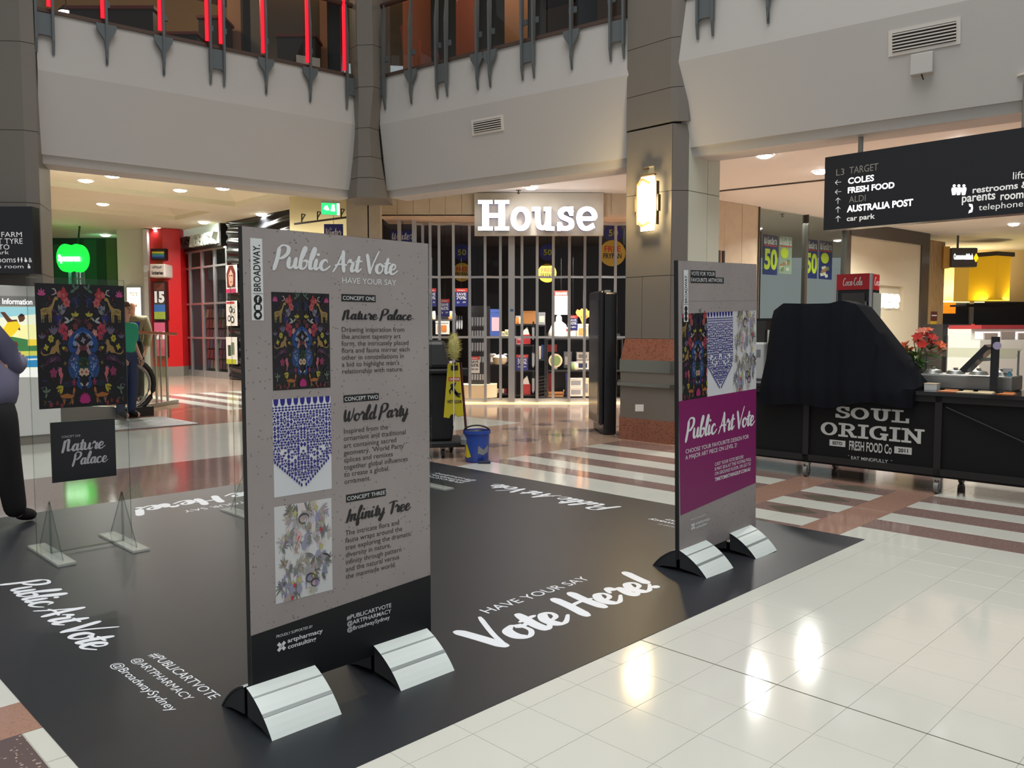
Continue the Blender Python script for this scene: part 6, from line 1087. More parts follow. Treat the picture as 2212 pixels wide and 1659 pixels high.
def art_party():
    rd = random.Random(11); L = []; b = S(36, 30, 128)
    for k in range(9):
        x = (k + .12) / 9; w = .76 / 9
        L.append(([(x, 1), (x + w, 1), (x + w * .93, .955), (x + w * .72, .93), (x + w * .28, .93), (x + w * .07, .955)], b))
    nx, ny = 9, 30; H0, H1 = .925, .1
    for j in range(ny):
        y1 = H0 - (H0 - H1) * j / ny; y0 = H0 - (H0 - H1) * (j + 1) / ny; ym = (y0 + y1) / 2
        dens = .8 if not (.52 < j / ny < .68) else .45
        if j / ny > .72: dens = .85
        for i in range(nx):
            x0 = i / nx / 2; x1 = (i + 1) / nx / 2; xm = (x0 + x1) / 2
            if ym < .40 - (xm * 2) * .3: continue
            k = rd.random()
            if j == 0 or j == 1: tri = [[(x0, y1), (xm, ym), (x0, y0)], [(x1, y1), (xm, ym), (x1, y0)]]
            elif k < .25: tri = [[(x0, y0), (x1, y0), (xm, y1)]]
            elif k < .5: tri = [[(x0, y1), (x1, y1), (xm, y0)]]
            elif k < .75: tri = [[(x0, y0), (xm, ym), (x0, y1)], [(x1, y0), (x1, y1), (xm, ym)]]
            else: tri = [[(xm, y0), (x1, ym), (xm, y1), (x0, ym)]]
            for t in tri:
                if rd.random() < dens + .28:
                    L.append((t, b)); L.append(([(1 - x, y) for x, y in t], b))
    for i in range(12):                      # scalloped tip
        for s in (-1, 1):
            x = .5 + s * (.04 + i * .04); y = .085 + i * .0245
            if 0.02 < x < .98: L += blob(x, y + .006, .016, .02, b, 8)
    return S(214, 217, 222), L
def art_tree():
    rd = random.Random(5); L = []
    cols = [S(138, 138, 140), S(165, 163, 160), S(120, 122, 126), S(186, 180, 172), S(150, 146, 176), S(170, 160, 150), S(112, 110, 106)]
    for k in range(36): L += blob(rd.uniform(.15, .9), rd.uniform(.04, .96), rd.uniform(.04, .1), rd.uniform(.03, .06), rd.choice([S(196, 192, 194), S(204, 198, 190), S(190, 186, 200), S(206, 196, 198)]), 9, rd.uniform(0, 180))
    for cl in range(58):
        cx = rd.uniform(.1, .92); cy = rd.uniform(.05, .96); c = rd.choice(cols); base = rd.uniform(0, 360)
        for j in range(7): L.append((leaf(cx, cy, rd.uniform(.07, .15), rd.uniform(.005, .013), base + j * 24 + rd.uniform(-6, 6)), tuple(q * rd.uniform(.75, 1.1) for q in c)))
    for x, y in ((.35, .9), (.72, .92), (.8, .5), (.4, .2), (.66, .22), (.3, .17)): L += flower(x, y, .04, 5, S(178, 174, 116))
    for x, y in ((.5, .55), (.85, .4), (.75, .42), (.4, .1), (.28, .12), (.55, .62)): L += flower(x, y, .055, 11, S(148, 147, 170))
    for cl in range(26):
        cx = rd.uniform(.1, .92); cy = rd.uniform(.05, .96); c = rd.choice(cols); base = rd.uniform(0, 360)
        for j in range(6): L.append((leaf(cx, cy, rd.uniform(.05, .11), rd.uniform(.004, .009), base + j * 20), tuple(q * rd.uniform(.6, 1.0) for q in c)))
    for x, y in ((.4, .62), (.8, .66), (.32, .13), (.28, .0)): L += flower(x, y + .02, .03, 4, S(186, 52, 72))
    L += rib([(.36, .6), (.4, .68), (.44, .66), (.36, .54)], .04, S(208, 170, 172)) + rib([(.82, .42), (.9, .4), (.96, .36)], .02, S(40, 40, 52))
    for x, y, r in ((.5, .83, .09), (.6, .19, .08), (.68, .13, .07)): L += rib([(x + r * math.cos(t), y + r * .55 * math.sin(t)) for t in [k * .55 for k in range(10)]], .018, S(58, 50, 62))
    L = [([(min(max(x, .0), 1.0), min(max(y, 0.0), 1.0)) for x, y in p], c) for p, c in L]
    return S(208, 210, 212), L
ARTS = {'nature': art_nature(), 'party': art_party(), 'tree': art_tree()}
INK = vcol_mat('printed_ink', 0.45)
def artwork(parent, key, frame, box, label, crop=None, name='artwork_print'):
    bg, L = ARTS[key]; O, ex, ey, nn = [Vector(q) for q in frame]; x0, y0, x1, y1 = box; mb = MB()
    mb.ink = bg; mb.poly([O + ex * a + ey * b for a, b in ((x0, y0), (x1, y0), (x1, y1), (x0, y1))])
    cx0, cx1 = crop or (0.0, 1.0)
    for k, (p, c) in enumerate(L):
        q = [((x - cx0) / (cx1 - cx0), y) for x, y in p]
        if crop: q = [(min(max(x, 0), 1), y) for x, y in q]
        mb.ink = c; off = nn * (0.0002 + 0.000004 * k)
        mb.poly([O + ex * (x0 + (x1 - x0) * x) + ey * (y0 + (y1 - y0) * y) + off for x, y in q])
    return part(name, mb, INK, parent, label=label)
# ================================================================== materials of the display
def concrete_print():
    m = speckle('concrete_print', S(172, 164, 162), S(112, 106, 104), 0.5, 190, 0.988, S(142, 134, 133)); return m
CONC = concrete_print()
BLACKPRINT = mat('black_print', S(22, 24, 28), 0.45, spec=.3); BLACKEDGE = mat('black_foam_edge', (0.012, 0.012, 0.014), 0.6)
WHITEINK = mat('white_ink', S(226, 230, 232), 0.5); DARKINK = mat('dark_ink', S(24, 24, 26), 0.5); GREYINK = mat('grey_ink', S(52, 50, 52), 0.5)
MAGENTA = mat('magenta_print', S(128, 18, 96), 0.4); WHITEPANEL = mat('white_print', S(222, 226, 228), 0.5)
FOOT = mat('brushed_foot_plate', S(216, 225, 222), 0.38, noise=(3, 0.3, S(208, 218, 215)))
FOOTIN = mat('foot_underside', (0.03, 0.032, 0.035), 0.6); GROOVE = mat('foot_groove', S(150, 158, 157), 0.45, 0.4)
def foot(parent, x0, x1, ytop, yout, h, side, dz=0.0):
    """arched sheet foot: from the panel face (y=ytop, z=h) down to the floor at y=yout"""
    n = 9; L = abs(yout - ytop); R = (h * h + L * L) / (2 * h) * 2.1; prof = []
    # circular arc through (0,h) and (L,0), bulging outwards
    mx, mz = L / 2, h / 2; ch = math.hypot(L, h); off = math.sqrt(max(R * R - ch * ch / 4, 0)); nx, nz = -h / ch, -L / ch
    cx, cz = mx + nx * off, mz + nz * off; a0 = math.atan2(h - cz, -cx); a1 = math.atan2(-cz, L - cx)
    for k in range(n + 1):
        t = a0 + (a1 - a0) * k / n; prof.append((cx + R * math.cos(t), cz + R * math.sin(t)))
    sg = 1 if yout > ytop else -1; arc = [(ytop + sg * p, q) for p, q in prof]
    mb = MB(); rings = [[(x, a, b + dz) for a, b in arc] for x in (x0, x1)]
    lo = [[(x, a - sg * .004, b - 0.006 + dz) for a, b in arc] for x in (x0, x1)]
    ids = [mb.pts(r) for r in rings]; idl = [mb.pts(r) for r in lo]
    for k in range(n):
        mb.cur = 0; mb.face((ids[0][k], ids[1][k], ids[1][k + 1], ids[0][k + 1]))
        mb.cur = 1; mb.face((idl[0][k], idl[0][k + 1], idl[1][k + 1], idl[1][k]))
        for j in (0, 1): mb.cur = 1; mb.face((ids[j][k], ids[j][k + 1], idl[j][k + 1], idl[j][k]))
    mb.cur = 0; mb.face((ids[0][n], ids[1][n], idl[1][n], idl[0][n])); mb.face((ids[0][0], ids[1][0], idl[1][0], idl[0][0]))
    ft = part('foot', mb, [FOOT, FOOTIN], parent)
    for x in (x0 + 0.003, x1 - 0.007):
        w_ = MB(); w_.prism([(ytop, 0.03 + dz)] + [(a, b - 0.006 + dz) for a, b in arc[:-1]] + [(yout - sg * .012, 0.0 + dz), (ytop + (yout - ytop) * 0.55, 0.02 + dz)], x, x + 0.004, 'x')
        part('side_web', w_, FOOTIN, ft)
    g = MB()
    for i, t2 in ((2, .25), (5, .55)):
        (ya, za), (yb, zb_) = arc[i], arc[i + 1]; e = .0012
        yb = ya + (yb - ya) * t2; zb_ = za + (zb_ - za) * t2
        g.poly([(x0, ya + sg * e, za + e + dz), (x1, ya + sg * e, za + e + dz), (x1, yb + sg * e, zb_ + e + dz), (x0, yb + sg * e, zb_ + e + dz)])
    part('groove', g, GROOVE, ft)
    return ft
def rot_text(parent, s, frame_y, x0, x1, z0, z1, m, **kw):    # reading upwards
    return write(parent, s, ((0, frame_y, 0), (0, 0, 1), (-1, 0, 0), (0, -1, 0)), (z0, -x1, z1, -x0), m, **kw)
ROUND = lambda a, b, r: [(a + r * math.cos(2 * math.pi * k / 18), b + r * math.sin(2 * math.pi * k / 18)) for k in range(18)]
def xlogo(parent, y, cx, cz, r, m):
    mb = MB()
    for a in (45, -45):
        c, s = math.cos(math.radians(a)), math.sin(math.radians(a))
        mb.poly([(cx + p * c - q * s, y, cz + p * s + q * c) for p, q in ((-r, -r * .32), (r, -r * .32), (r, r * .32), (-r, r * .32))])
    return part('cross_logo', mb, m, parent)
# ================================================================== board one
V1 = 2.857; U1 = 1.447
b1 = thing('display_board', 'tall grey information board listing three artwork concepts, nearest the camera', 'board', XY(U1, V1), R45)
W1, H1 = 0.885, 1.881; Z1 = 0.098
part('panel', MB().box(0, 0, Z1, W1, 0.022, H1), [BLACKEDGE], b1)
Y0 = -0.001
part('printed_face', MB().poly([(0.004, Y0, Z1 + .002), (W1 - .002, Y0, Z1 + .002), (W1 - .002, Y0, H1 - .001), (0.004, Y0, H1 - .001)]), CONC, b1, label='concrete-look printed face')
def L1(px, py): u, z = onv(px, py, V1); return u - U1, z
def B1(pl, yb, yt, pr):
    x0, z0 = L1(pl, yb); _, z1 = L1(pl, yt); x1, _ = L1(pr, (yb + yt) / 2); return (x0, z0, x1, z1)
def quad(parent, name, y, box, m, label=None):
    x0, z0, x1, z1 = box; return part(name, MB().poly([(x0, y, z0), (x1, y, z0), (x1, y, z1), (x0, y, z1)]), m, parent, label=label)
part('black_footer', MB().poly([(0.0045, Y0 - .0006, Z1 + .002), (W1 - .0022, Y0 - .0006, Z1 + .002), (W1 - .0022, Y0 - .0006, L1(928, 1242)[1]), (0.0045, Y0 - .0006, L1(537, 1375)[1])]), BLACKPRINT, b1)
quad(b1, 'white_tab', Y0 - .0007, B1(543.5, 692, 514, 567.5), WHITEPANEL)
bx = B1(547.5, 629, 528, 562); rot_text(b1, 'BROADWAY.', Y0 - .0014, bx[0], bx[2], bx[1], bx[3], DARKINK, bold=0.012)
quad(b1, 'rule_line', Y0 - .0014, B1(545, 634.6, 633.6, 567), GREYINK)
for yy in (647, 664, 681):
    cx, cz = L1(556.5, yy); mb = MB(); mb.poly([(a, Y0 - .0014, b) for a, b in ROUND(cx, cz, .017)]); part('round_icon', mb, DARKINK, b1)
cx, cz = L1(556.5, 647); write(b1, 'f', XZ(Y0 - .002), (cx - .005, cz - .011, cx + .006, cz + .011), WHITEINK, bold=.02)
cx, cz = L1(556.5, 664); mb = MB()
for r in (.009, .0045): mb.poly([(cx + a * r, Y0 - .002 - (0.0003 if r < .006 else 0), cz + b * r) for a, b in ((-1, -1), (1, -1), (1, 1), (-1, 1))])
part('camera_glyph', mb, [WHITEINK], b1)
cx, cz = L1(556.5, 681); mb = MB(); mb.poly([(cx + a * .01, Y0 - .002, cz + b * .01) for a, b in ((0, -1), (.9, 0), (.5, .8), (-.5, .8), (-.9, 0))]); part('shell_glyph', mb, WHITEINK, b1)
Yt = Y0 - .0014
write(b1, 'Public Art Vote', XZ(Yt), B1(588, 584, 523, 859), WHITEINK, 'brush', thick=.3, thin=.12)
write(b1, 'HAVE YOUR SAY', XZ(Yt), B1(738.5, 611.5, 598.7, 855), WHITEINK)
for lab, boxp, txtp in (('CONCEPT ONE', (737, 651, 635, 811), (740, 647.5, 639, 809)), ('CONCEPT TWO', (741.5, 870, 854, 818), (744, 866.5, 858, 816)), ('CONCEPT THREE', (747, 1086, 1069, 833), (749.5, 1081.5, 1073, 831))):
    quad(b1, 'label_box', Y0 - .0007, B1(*boxp), DARKINK); write(b1, lab, XZ(Yt), B1(*txtp), WHITEINK)
write(b1, 'Nature Palace', XZ(Yt), B1(738, 693, 665, 891), DARKINK, 'brush', thick=.3, thin=.12)
write(b1, 'World Party', XZ(Yt), B1(742, 924, 877, 882), DARKINK, 'brush', thick=.3, thin=.12)
write(b1, 'Infinity Tree', XZ(Yt), B1(747, 1140, 1096, 888), DARKINK, 'brush', thick=.3, thin=.12)
write(b1, 'Drawing inspiration from\nthe ancient tapestry art\nform, the intricately placed\nflora and fauna mirror each\nother in constellations in\na bid to highlight man\'s\nrelationship with nature.', XZ(Yt), B1(738, 811, 706.5, 884), GREYINK)
write(b1, 'Inspired from the\nornament and traditional\nart containing sacred\ngeometry. \'World Party\'\nsplices and remixes\ntogether global influences\nto create a global\nornament.', XZ(Yt), B1(743, 1046, 926, 880), GREYINK)
write(b1, 'The intricate flora and\nfauna wraps around the\ntree exploring the dramatic\ndiversity in nature,\ninfinity through pattern\nand the natural versus\nthe manmade world.', XZ(Yt), B1(746.5, 1251, 1146, 888), GREYINK)
artwork(b1, 'nature', XZ(Y0 - .0006), B1(589.5, 844, 630.5, 712), 'dark print of mirrored animals and flowers')
artwork(b1, 'party', XZ(Y0 - .0006), B1(592, 1075, 863, 715), 'blue and white geometric print')
artwork(b1, 'tree', XZ(Y0 - .0006), B1(595.5, 1305, 1095, 717), 'pale print of grey leaves')
write(b1, '#PUBLICARTVOTE\n@ARTPHARMACY\n@BroadwaySydney', XZ(Yt), B1(749, 1368, 1330, 845), WHITEINK, bold=.008)
write(b1, 'PROUDLY SUPPORTED BY', XZ(Yt), B1(596.5, 1378, 1372, 675), WHITEINK)
write(b1, 'artpharmacy\nconsulting', XZ(Yt), B1(621, 1405, 1379, 697), WHITEINK, bold=.02)
xlogo(b1, Yt, *L1(607.5, 1396), .021, WHITEINK)
for x0, x1 in ((-0.019, 0.278), (0.566, 0.86)):
    foot(b1, x0, x1, -.002, -.195, .143, 1); foot(b1, x0, x1, .024, .215, .143, -1)
# ================================================================== board two
V2 = 2.793; U2 = 4.2445; TH = math.radians(1.8); W2, H2 = 0.962, 1.914; Z2 = 0.08
b2 = thing('display_board', 'grey and magenta board inviting a vote for your favourite artwork, farther right', 'board', XY(U2, V2), R45)
b2.rotation_euler = (0, -TH, R45)
part('panel', MB().box(0.003, 0, Z2, W2, 0.022, H2), [BLACKEDGE], b2)
part('printed_face', MB().poly([(0.014, Y0, Z2 + .002), (W2 - .002, Y0, Z2 + .002), (W2 - .002, Y0, H2 - .001), (0.014, Y0, H2 - .001)]), CONC, b2, label='concrete-look printed face')
def L2(px, py):
    u, z = onv(px, py, V2); u -= U2; c, s = math.cos(TH), math.sin(TH); return (u * c + z * s, -u * s + z * c)
def B2(pl, yb, yt, pr):
    x0, z0 = L2(pl, yb); _, z1 = L2(pl, yt); x1, _ = L2(pr, (yb + yt) / 2); return (x0, z0, x1, z1)
zt = L2(1473, 678)[1]; zb = L2(1473, 866)[1]; zt2 = L2(1634, 666)[1]
xa, xb, xc, xd = L2(1473.3, 770)[0], L2(1526.7, 770)[0], L2(1582.7, 770)[0], W2 - .003
artwork(b2, 'nature', XZ(Y0 - .0006), (xa, zb, xb, zt + .03), 'dark print of mirrored animals and flowers', crop=(.06, .78))
artwork(b2, 'party', XZ(Y0 - .0006), (xb, zb, xc, zt2 - .01), 'blue and white geometric print')
artwork(b2, 'tree', XZ(Y0 - .0006), (xc, zb, xd, zt2), 'pale print of grey leaves')
part('grey_print', MB().poly([(xa - .004, Y0 - .0032, zt), (W2 - .0022, Y0 - .0032, zt2 - .012), (W2 - .0022, Y0 - .0032, zt2 + .05), (xa - .004, Y0 - .0032, zt2 + .05)]), CONC, b2)
part('magenta_print', MB().poly([(*[L2(1469.4, 1113.5)[0]], Y0 - .0007, L2(1469.4, 1113.5)[1]), (W2 - .0022, Y0 - .0007, L2(1631.5, 1043)[1]), (W2 - .0022, Y0 - .0007, zb), (.013, Y0 - .0007, zb)]), MAGENTA, b2, label='magenta printed panel')
quad(b2, 'white_tab', Y0 - .0036, B2(1475.6, 695.3, 583, 1485.3), WHITEPANEL)
bx = B2(1477.6, 655, 593, 1483.2); rot_text(b2, 'BROADWAY.', Y0 - .0042, bx[0], bx[2], bx[1], bx[3], DARKINK, bold=.012)
quad(b2, 'rule_line', Y0 - .0042, B2(1476, 658.4, 657.4, 1485), GREYINK)
for yy in (667, 677.5, 688):
    cx, cz = L2(1480.4, yy); mb = MB(); mb.poly([(a, Y0 - .0042, b) for a, b in ROUND(cx, cz, .0165)]); part('round_icon', mb, DARKINK, b2)
quad(b2, 'label_box', Y0 - .0007, B2(1491.2, 598, 583.4, 1545), DARKINK); quad(b2, 'label_box', Y0 - .0007, B2(1491.2, 611.3, 598, 1563), DARKINK)
write(b2, 'VOTE FOR YOUR', XZ(Yt), B2(1492.6, 595, 586.3, 1543.3), WHITEINK); write(b2, 'FAVOURITE ARTWORK', XZ(Yt), B2(1492.6, 608.6, 600, 1560.7), WHITEINK)
write(b2, 'Public Art Vote', XZ(Yt), B2(1479, 957, 901, 1630), WHITEINK, 'brush', thick=.3, thin=.12)
write(b2, 'CHOOSE YOUR FAVOURITE DESIGN FOR\nA MAJOR ART PIECE ON LEVEL 2!', XZ(Yt), B2(1480, 996.5, 971, 1616.5), WHITEINK)
write(b2, 'CAST YOUR VOTE BEFORE\n8 MAY 2016 AT THE VOTING POLL\nON GROUND FLOOR, OR GO TO', XZ(Yt), B2(1543.5, 1028.5, 999.5, 1622), WHITEINK)
write(b2, 'TIMETOMIXTHINGSUP.COM.AU', XZ(Yt), B2(1543.5, 1040, 1032, 1620), WHITEINK, bold=.02)
write(b2, 'PROUDLY SUPPORTED BY', XZ(Yt), B2(1491.5, 1124.7, 1121.2, 1524), WHITEINK)
write(b2, 'artpharmacy\nconsulting', XZ(Yt), B2(1502, 1144, 1127.5, 1533), WHITEINK, bold=.02)
xlogo(b2, Yt, *L2(1496.3, 1137), .024, WHITEINK)
for x0, x1, dz in ((0.0135, 0.3185, -.004), (0.61, 0.89, -.02)):
    foot(b2, x0, x1, -.002, -.198, .142, 1, dz); foot(b2, x0, x1, .024, .205, .142, -1, dz)
# ================================================================== floor mat
MATV = mat('black_vinyl', S(33, 36, 41), 0.4, noise=(0.9, 0.35, S(40, 44, 49)), spec=0.45)
MATINK = mat('mat_lettering', S(214, 219, 226), 0.4)
mt = thing('floor_mat', 'large square black vinyl floor mat printed with white lettering', 'mat', (0, 0, 0), R45)
part('vinyl_sheet', MB().box(0.87, 2.30, 0.0, 5.87, 7.45, 0.003), MATV, mt)
MZ = 0.0036
fr_near = ((0, 0, MZ), (1, 0, 0), (0, 1, 0), (0, 0, 1))
fr_far = ((0, 0, MZ), (-1, 0, 0), (0, -1, 0), (0, 0, 1))
fr_left = ((0, 0, MZ), (0, -1, 0), (1, 0, 0), (0, 0, 1))
fr_back = ((0, 0, MZ), (0, 1, 0), (-1, 0, 0), (0, 0, 1))
write(mt, 'Vote Here!', fr_near, (2.59, 2.68, 4.03, 3.085), MATINK, 'brush', thick=.32, thin=.13)
write(mt, 'HAVE YOUR SAY', fr_near, (2.91, 3.085, 3.755, 3.162), MATINK)
write(mt, 'Vote Here!', fr_far, (-3.95, -7.08, -2.47, -6.68), MATINK, 'brush', thick=.32, thin=.13)
write(mt, 'HAVE YOUR SAY', fr_far, (-3.66, -6.665, -2.80, -6.58), MATINK)
write(mt, 'Public Art Vote', fr_left, (-5.48, 1.205, -4.02, 1.46), MATINK, 'brush', thick=.3, thin=.12)
write(mt, '#PUBLICARTVOTE', fr_left, (-3.79, 1.415, -3.15, 1.466), MATINK); write(mt, '@ARTPHARMACY', fr_left, (-3.79, 1.333, -3.21, 1.384), MATINK); write(mt, '@BroadwaySydney', fr_left, (-3.80, 1.245, -3.16, 1.302), MATINK)
write(mt, 'artpharmacy\nconsulting', fr_left, (-6.3, 1.18, -5.86, 1.29), MATINK, bold=.02)
write(mt, 'Public Art Vote', fr_back, (4.19, -5.51, 5.69, -5.22), MATINK, 'brush', thick=.3, thin=.12)
write(mt, '#PUBLICARTVOTE\n@ARTPHARMACY\n@BroadwaySydney', fr_back, (5.95, -5.47, 6.60, -5.24), MATINK)
write(mt, 'artpharmacy\nconsulting', fr_back, (3.22, -5.42, 3.77, -5.27), MATINK, bold=.02); write(mt, 'PROUDLY SUPPORTED BY', fr_back, (3.2, -5.225, 3.62, -5.2), MATINK)
# ================================================================== acrylic poster stands
ACR = glassy('clear_acrylic', (.975, .985, .98), 1.0, .985); ACE = glassy('acrylic_edge', (.80, .85, .83), 1.0, .95); ACF = mat('acrylic_foot', S(196, 202, 196), .15); ACF.node_tree.nodes['Principled BSDF'].inputs['Alpha'].default_value = .42
def stand(label, u0, v0, w_=.605, h=1.84, rz=R45, art=None):
    t = thing('poster_stand', label, 'stand', XY(u0, v0), rz); sh_ = part('clear_sheet', MB().box(0, -.004, .03, w_, .004, h), ACR, t)
    e = MB()
    for x in (0, w_ - .004): e.box(x, -.0045, .03, x + .004, .0045, h)
    e.box(0, -.0045, h - .003, w_, .0045, h); part('sheet_edge', e, ACE, sh_)
    for x in (.085, .545 * w_ / .605):
        f = part('base_foot', MB().box(x - .055, -.33, 0.004, x + .055, .33, .018), ACF, t)
        for sg in (-1, 1):
            part('brace', MB().prism([(sg * .006, .018), (sg * .25, .018), (sg * .006, .36)], x - .004, x + .004, 'x'), ACR, f); part('brace_edge', MB().bar((x, sg * .25, .02), (x, sg * .008, .36), .008, .005, up=(1, 0, 0)), ACE, f)
        part('upright_edge', MB().box(x - .005, -.008, .018, x + .005, .008, .37), ACE, f)
    part('cross_bar', MB().bar((.085, .0, .022), (.545 * w_ / .605, .0, .022), .012, .012), ACE, t)
    return t
st1 = stand('clear acrylic stand holding the dark animal print on the left of the mat', 1.537, 5.95)
def LA(px, py): u, z = onv(px, py, 5.95); return u - 1.537, z
pr = thing('art_panel', 'dark square print of mirrored giraffes, peacocks and flowers on the acrylic stand', 'picture', XY(1.537, 5.95), R45); a = LA(85, 884); b = LA(265.5, 618)
part('backing', MB().box(a[0] - .002, -.016, a[1], b[0], -.0045, b[1]), BLACKEDGE, pr); artwork(pr, 'nature', XZ(-.0165), (a[0], a[1] + .001, b[0] - .001, b[1] - .001), 'dark print of mirrored animals and flowers')
nm = thing('title_plate', 'black square plate reading Nature Palace below the dark print', 'plate', XY(1.537, 5.95), R45); a = LA(112, 1043); b = LA(246, 903); part('plate', MB().box(a[0], -.016, a[1], b[0], -.0045, b[1]), DIRB, nm)
g = lambda pl, yb, yt, pr_: (LA(pl, yb)[0], LA(pl, yb)[1], LA(pr_, (yb + yt) / 2)[0], LA(pl, yt)[1])
PLT = mat('plate_lettering', S(178, 178, 184), .5); write(nm, 'CONCEPT ONE', XZ(-.0175), g(131.5, 946, 941, 172), PLT); write(nm, 'Nature', XZ(-.0175), g(131, 979, 949, 226), PLT, 'brush', thick=.28, thin=.12); write(nm, 'Palace', XZ(-.0175), g(153.5, 1008, 976, 232), PLT, 'brush', thick=.28, thin=.12)
# the two other stands, mostly hidden behind the tall board
st2 = stand('clear acrylic stand half hidden behind the left edge of the tall grey board', 3.0, 6.12); st3 = stand('clear acrylic stand behind the right edge of the tall grey board', 4.4, 6.1)
# ================================================================== cleaner's trolley, wet floor sign, duster, bucket, mop
TB_ = mat('trolley_black', (.014, .015, .017), .45); tl = thing('cleaning_trolley', 'black cleaning trolley bin on castors behind the tall grey board', 'trolley', G(925, 985), math.radians(10))
k = G(925, 985).y; zz_ = lambda py: D(925, py, k).z
part('bin', MB().loft([[(-.42, -.18, .2), (.27, -.18, .2), (.29, .3, .2), (-.42, .3, .2)], [(-.5, -.22, zz_(806)), (.36, -.22, zz_(806)), (.36, .34, zz_(806)), (-.5, .34, zz_(806))]]), TB_, tl, bevel=.03); part('rim', MB().box(-.54, -.26, zz_(806), .39, .38, zz_(795)), TB_, tl, bevel=.02); part('lid', MB().loft([[(-.5, -.22, zz_(795)), (.25, -.22, zz_(795)), (.25, .34, zz_(795)), (-.5, .34, zz_(795))], [(-.46, -.14, zz_(735)), (.2, -.14, zz_(735)), (.2, .28, zz_(735)), (-.46, .28, zz_(735))]]), TB_, tl, bevel=.05); part('handle_lug', MB().box(.36, -.06, zz_(812), .48, .1, zz_(796)), TB_, tl, bevel=.01); part('chassis', MB().box(-.5, -.26, .13, .42, .36, .2), TB_, tl, bevel=.02)
for x, y in ((.16, -.16), (-.4, -.16), (.3, .28), (-.4, .28)):
    c_ = part('castor', MB().box(x - .03, y - .03, .09, x + .03, y + .03, .13).box(x - .03, y - .015, .03, x - .022, y + .03, .1).box(x + .022, y - .015, .03, x + .03, y + .03, .1), BST, tl); w_ = MB().lathe([(.02, -.017), (.058, -.017), (.058, .017), (.02, .017)], 16); w_.xf(Matrix.Translation((x, y, .058)) @ Matrix.Rotation(math.pi / 2, 4, 'Y')); part('wheel', w_, TB_, c_, smooth=True)
YSN = mat('caution_yellow', S(206, 190, 40), .45); ws = thing('wet_floor_sign', 'yellow caution wet floor sign hanging on the side of the black trolley', 'sign', (0, 0, 0)); DW = k - .42
W = lambda px, py: D(px, py, DW)
P_ = lambda pts: [(W(*p).x, W(*p).z) for p in pts]
o = part('board', MB().prism(P_([(967, 786), (992, 783), (1001, 898), (988, 901), (984, 895), (974, 896), (970, 904), (958, 902)]), DW, DW + .03, 'y'), YSN, ws, bevel=.006); part('hand_hole', MB().prism(P_([(974, 790), (989, 789), (990, 799), (981, 801), (974, 800)]), DW - .002, DW, 'y'), DARKF, ws)
a = W(969, 823); b = W(994, 815); part('red_band', MB().box(a.x, DW - .002, a.z, b.x, DW, b.z), REDP, ws); write(ws, 'CAUTION', XZ(DW - .004), (a.x + .01, a.z + .008, b.x - .01, b.z - .008), WHITEINK0, bold=.03); a = W(966, 871); b = W(998, 864); write(ws, 'WET FLOOR', XZ(DW - .004), (a.x, a.z, b.x, b.z), DKINK0, bold=.03)
mb = MB(); c_ = W(977, 833); mb.prism([(c_.x + p, c_.z + q) for p, q in ROUND0(0, 0, .022)], DW - .004, DW, 'y')
for p0, p1, w_ in (((976, 836), (982, 845), .05), ((982, 845), (990, 852), .04), ((990, 852), (995, 850), .025), ((982, 846), (988, 855), .035), ((988, 855), (994, 857), .022), ((977, 838), (971, 844), .022), ((971, 844), (973, 850), .02), ((979, 838), (984, 826), .022)): mb.bar((W(*p0).x, DW - .003, W(*p0).z), (W(*p1).x, DW - .003, W(*p1).z), .004, w_ * .7, up=(0, 1, 0)) if False else mb.bar((W(*p0).x, DW - .003, W(*p0).z), (W(*p1).x, DW - .003, W(*p1).z), .004, w_ * .7)
part('slipping_figure', mb, DKINK0, ws); part('hook', MB().box(W(978, 786).x, DW, W(978, 788).z, W(984, 786).x, DW + .2, W(978, 783).z), DARKF, ws)
du = thing('feather_duster', 'yellow fluffy duster on a white stick leaning on the trolley', 'duster', (0, 0, 0)); DDu = DW - .06; a = D(980, 920, DDu); b = D(980, 775, DDu); part('stick', MB().tube([a, b], .006, 8), MC_['white'], du); mb = MB(); rf = random.Random(2)
c0 = D(981, 775, DDu); c1 = D(980, 722, DDu)
for i in range(700):
    t_ = rf.random(); p = c0.lerp(c1, t_); r = .055 + .035 * math.sin(math.pi * min(t_ * 1.1, 1)); q = rf.uniform(0, 6.28); d_ = Vector((math.cos(q), math.sin(q), rf.uniform(-.5, .6))).normalized(); e = p + d_ * r * rf.uniform(.8, 1.35); n_ = d_.cross(Vector((rf.random(), rf.random(), rf.random()))).normalized() * .006
    mb.poly([p + n_, p - n_, e])
part('fluff', mb, mat('duster_yellow', S(196, 188, 120), .9), du); part('fluff_core', MB().tube([c0, c0.lerp(c1, .3), c0.lerp(c1, .7), c1], [.03, .06, .06, .03], 10), MATS['duster_yellow'], du, smooth=True)
mp = thing('floor_mop', 'dark red handled mop leaning against the trolley beside the yellow sign', 'mop', (0, 0, 0)); DM = DW + .1; part('pole', MB().tube([D(1006, 920, DM - .08), D(995, 783, DM)], .014, 8), mat('maroon_pole', S(70, 26, 40), .4), mp); part('mop_head', MB().lathe([(.06, 0), (.07, .06), (.03, .14)], 10, (D(1007, 960, DM - .1).x, DM - .1, .2)), MC_['grey'], mp); part('lower_pole', MB().tube([Vector((D(1007, 960, DM - .1).x, DM - .1, .33)), D(1006, 920, DM - .08)], .014, 8), MATS['maroon_pole'], mp)
bk = thing('mop_bucket', 'blue plastic mop bucket with a yellow warning triangle standing on the floor', 'bucket', G(1029, 1001) + Vector((0, .14, 0)), 0); BLU = mat('bucket_blue', S(40, 72, 160), .4); rB = .135; hB = .36
